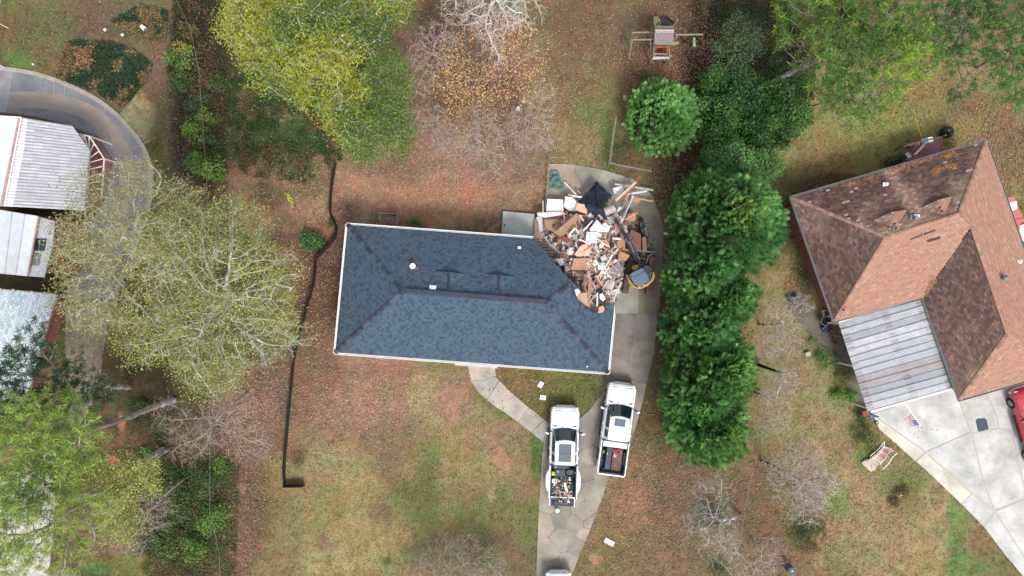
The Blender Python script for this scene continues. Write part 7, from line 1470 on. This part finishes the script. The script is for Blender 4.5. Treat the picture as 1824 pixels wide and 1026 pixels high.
for i in range(6): x, y = 690 - i * 32, 458 + i * 36; sw = MB().slab([B_(x - 34, y + 18, 1.0 + .1 * i), B_(x - 50, y + 36, 1.0 + .1 * i), B_(x + 40 - i * 2, y + 14, 1.0 + .1 * i), B_(x + 36, y - 8, 1.0 + .1 * i)], .03).build('white_step', 'white_plastic', dk)
th = thing('deck_bench', 'dark brown bench on the back deck beside the white-edged steps', 'bench', B_(480, 620, .9)); MB().slab([B_(425, 630, 1.3), B_(465, 690, 1.3), B_(600, 520, 1.3), B_(560, 470, 1.3)], .06).build('seat', 'rust', th); MB().bar(B_(430, 600, 1.6), B_(560, 480, 1.6), .05, .3).build('backrest', 'mud', th)
th = thing('cooler', 'blue and white cooler on the rail corner of the back deck', 'cooler', B_(720, 410, .9)); MB().box(B_(735, 412, 1.25), (.62, .36, .4), rz=.2).build('body', 'white_plastic', th, bevel=.04); MB().box(B_(705, 410, 1.48), (.36, .32, .06), rz=.2).build('lid', 'blue_plastic', th, bevel=.02)
th = thing('storage_box', 'grey box standing at the outer edge of the back deck', 'box', B_(490, 490, .9)); MB().box(B_(495, 488, 1.15), (.75, .28, .35), rz=.25).build('body', 'slate', th, bevel=.03); MB().box(B_(500, 480, 1.34), (.7, .26, .04), rz=.25).build('lid', 'steel', th)
th = thing('grill', 'round black covered grill standing on the lawn off the deck', 'grill', B_(1090, 260, 0))
md = MB().dome(B_(1095, 262, .35), .42, .42, .5, 16, 8); md.build('cover', 'black_plastic', th, smooth=True); MB().cyl(B_(1095, 262, 0), B_(1095, 262, .36), .40, .42, 16).build('skirt', 'rubber', th); MB().dome(B_(1135, 225, .8), .08, .08, .06).build('vent', 'steel', th); MB().cyl(B_(1000, 280, .1), B_(960, 330, .1), .14, .1, 8).build('cover_fold', 'rubber', th)
th = thing('wash_tub', 'pale blue basin at the foot of the deck beside the dark shrub', 'basin', B_(370, 780, 0)); MB().slab([B_(280, 770, .5), B_(420, 735, .5), B_(450, 790, .5), B_(420, 810, .5), B_(330, 810, .5)][::-1], .3, C(186, 198, 216)).build('rim', 'paint_attr', th); MB().slab([B_(330, 785, .52), B_(400, 760, .52), B_(425, 795, .52), B_(360, 812, .52)][::-1], .02, C(70, 96, 140)).build('water', 'paint_attr', th)
o = MB().box(B_(392, 680, 1.0), (.26, .42, .06), rz=.6).build('white_board', 'white_plastic', label='small white board propped at the deck corner'); o['category'] = 'board'
# front porch bits at the right edge
fp = thing('front_porch', 'strip of red porch with white railing posts along the east eave of the brown house', 'porch', P(1812, 380, 0)); mat('porch_red', C(214, 104, 104), rough=.7, noise=.1)
for i in range(6):
    a, b = lerp(P(1792, 352, .6), P(1842, 470, .6), i / 6), lerp(P(1806, 350, .6), P(1858, 466, .6), i / 6); a2, b2 = lerp(P(1792, 352, .6), P(1842, 470, .6), (i + .94) / 6), lerp(P(1806, 350, .6), P(1858, 466, .6), (i + .94) / 6); MB().slab([a, a2, b2, b], .1).build('porch_board', 'porch_red', fp)
MB().slab([P(1797, 362, 1.5), P(1811, 358, 1.5), P(1812, 372, 1.5), P(1803, 376, 1.5)][::-1], .08).build('white_chair_seat', 'white_plastic', fp); 
rc = thing('round_table', 'white oval patio table near the porch at the right edge', 'table', P(1826, 415, 0)); md = MB().cyl(P(1826, 415, .7), P(1826, 415, .76), .62, n=20); md.build('tabletop', 'white_plastic', rc); MB().cyl(P(1826, 415, 0), P(1826, 415, .7), .05).build('leg', 'steel', rc)
# garden lights and oddments of the upper left yard
for x, y, lab in ((187, 53, 'small white garden light farthest from the ivy, upper left yard'), (218, 62, 'small white garden light nearest the two ivy beds')):
    th = thing('garden_light', lab, 'garden light', P(x, y, 0), 'garden lights by the ivy'); MB().cyl(P(x + 4, y + 5, 0), P(x, y, .5), .02, n=6).build('stem', 'rubber', th); MB().dome(P(x, y, .5), .11, .11, .1).build('head', 'white_plastic', th)
th = thing('urn', 'pale stone-coloured urn lying in the upper ivy bed', 'urn', P(255, 49, 0)); MB().cyl(P(252, 46, .4), P(258, 52, .45), .13, .17, 12).build('body', 'white_plastic', th, bevel=.03); MB().cyl(P(258, 52, .45), P(259, 53, .45), .12, n=10).build('mouth', 'steel', th)
th = thing('sprinkler', 'small dark tool with a pale end on the upper left lawn', 'tool', P(66, 115, 0)); MB().box(P(68, 115, .06), (.3, .14, .1), rz=-.2).build('body', 'slate', th, bevel=.03); MB().cyl(P(60, 115, .08), P(58, 114, .08), .07).build('end', 'white_trim', th)
coil_ = [P(285 + 6 * math.cos(a * .5), 104 - 5 * math.sin(a * .5), .06) for a in range(8)]; o = MB().tube(coil_, .035, 6).build('orange_hose', 'red_cloth', label='short curl of orange hose at the ivy corner'); o['category'] = 'hose'
mat('drum_grey', C(96, 98, 108), rough=.6)
th = thing('barrel', 'round grey barrel with a white knob at the bottom of the lower right lawn', 'barrel', P(1400, 1006, 0)); c_ = P(1402, 1008, 0); MB().cyl(c_, c_ + Vector((0, 0, .85)), .30, .28, 18).build('body', 'drum_grey', th, bevel=.02); MB().cyl(c_ + Vector((0, 0, .85)), c_ + Vector((0, 0, .88)), .24, n=18).build('lid', 'slate', th); MB().dome(c_ + Vector((0, 0, .88)), .06, .06, .06).build('knob', 'white_plastic', th)
# fallen branch and litter white bits
cable('pale crooked fallen branch on the upper left lawn edge', [P(513, 270, .05), P(510, 280, .08), P(512, 287, .05)], .03, 'post_wood', 'fallen_branch', 'branch', 0)
for x, y, s, lab in ((934, 181, .3, 'white scrap caught under the crooked bare tree, larger one'), (923, 194, .26, 'white scrap caught under the crooked bare tree, lower one')):
    o = MB().slab([P(x - 4, y + 2, .3), P(x + 4, y + 4, .35), P(x + 3, y - 4, .3), P(x - 1, y - 5, .4)], .02, C(236, 238, 240)).build('plastic_scrap', 'paint_attr', label=lab); o['category'] = 'scrap'
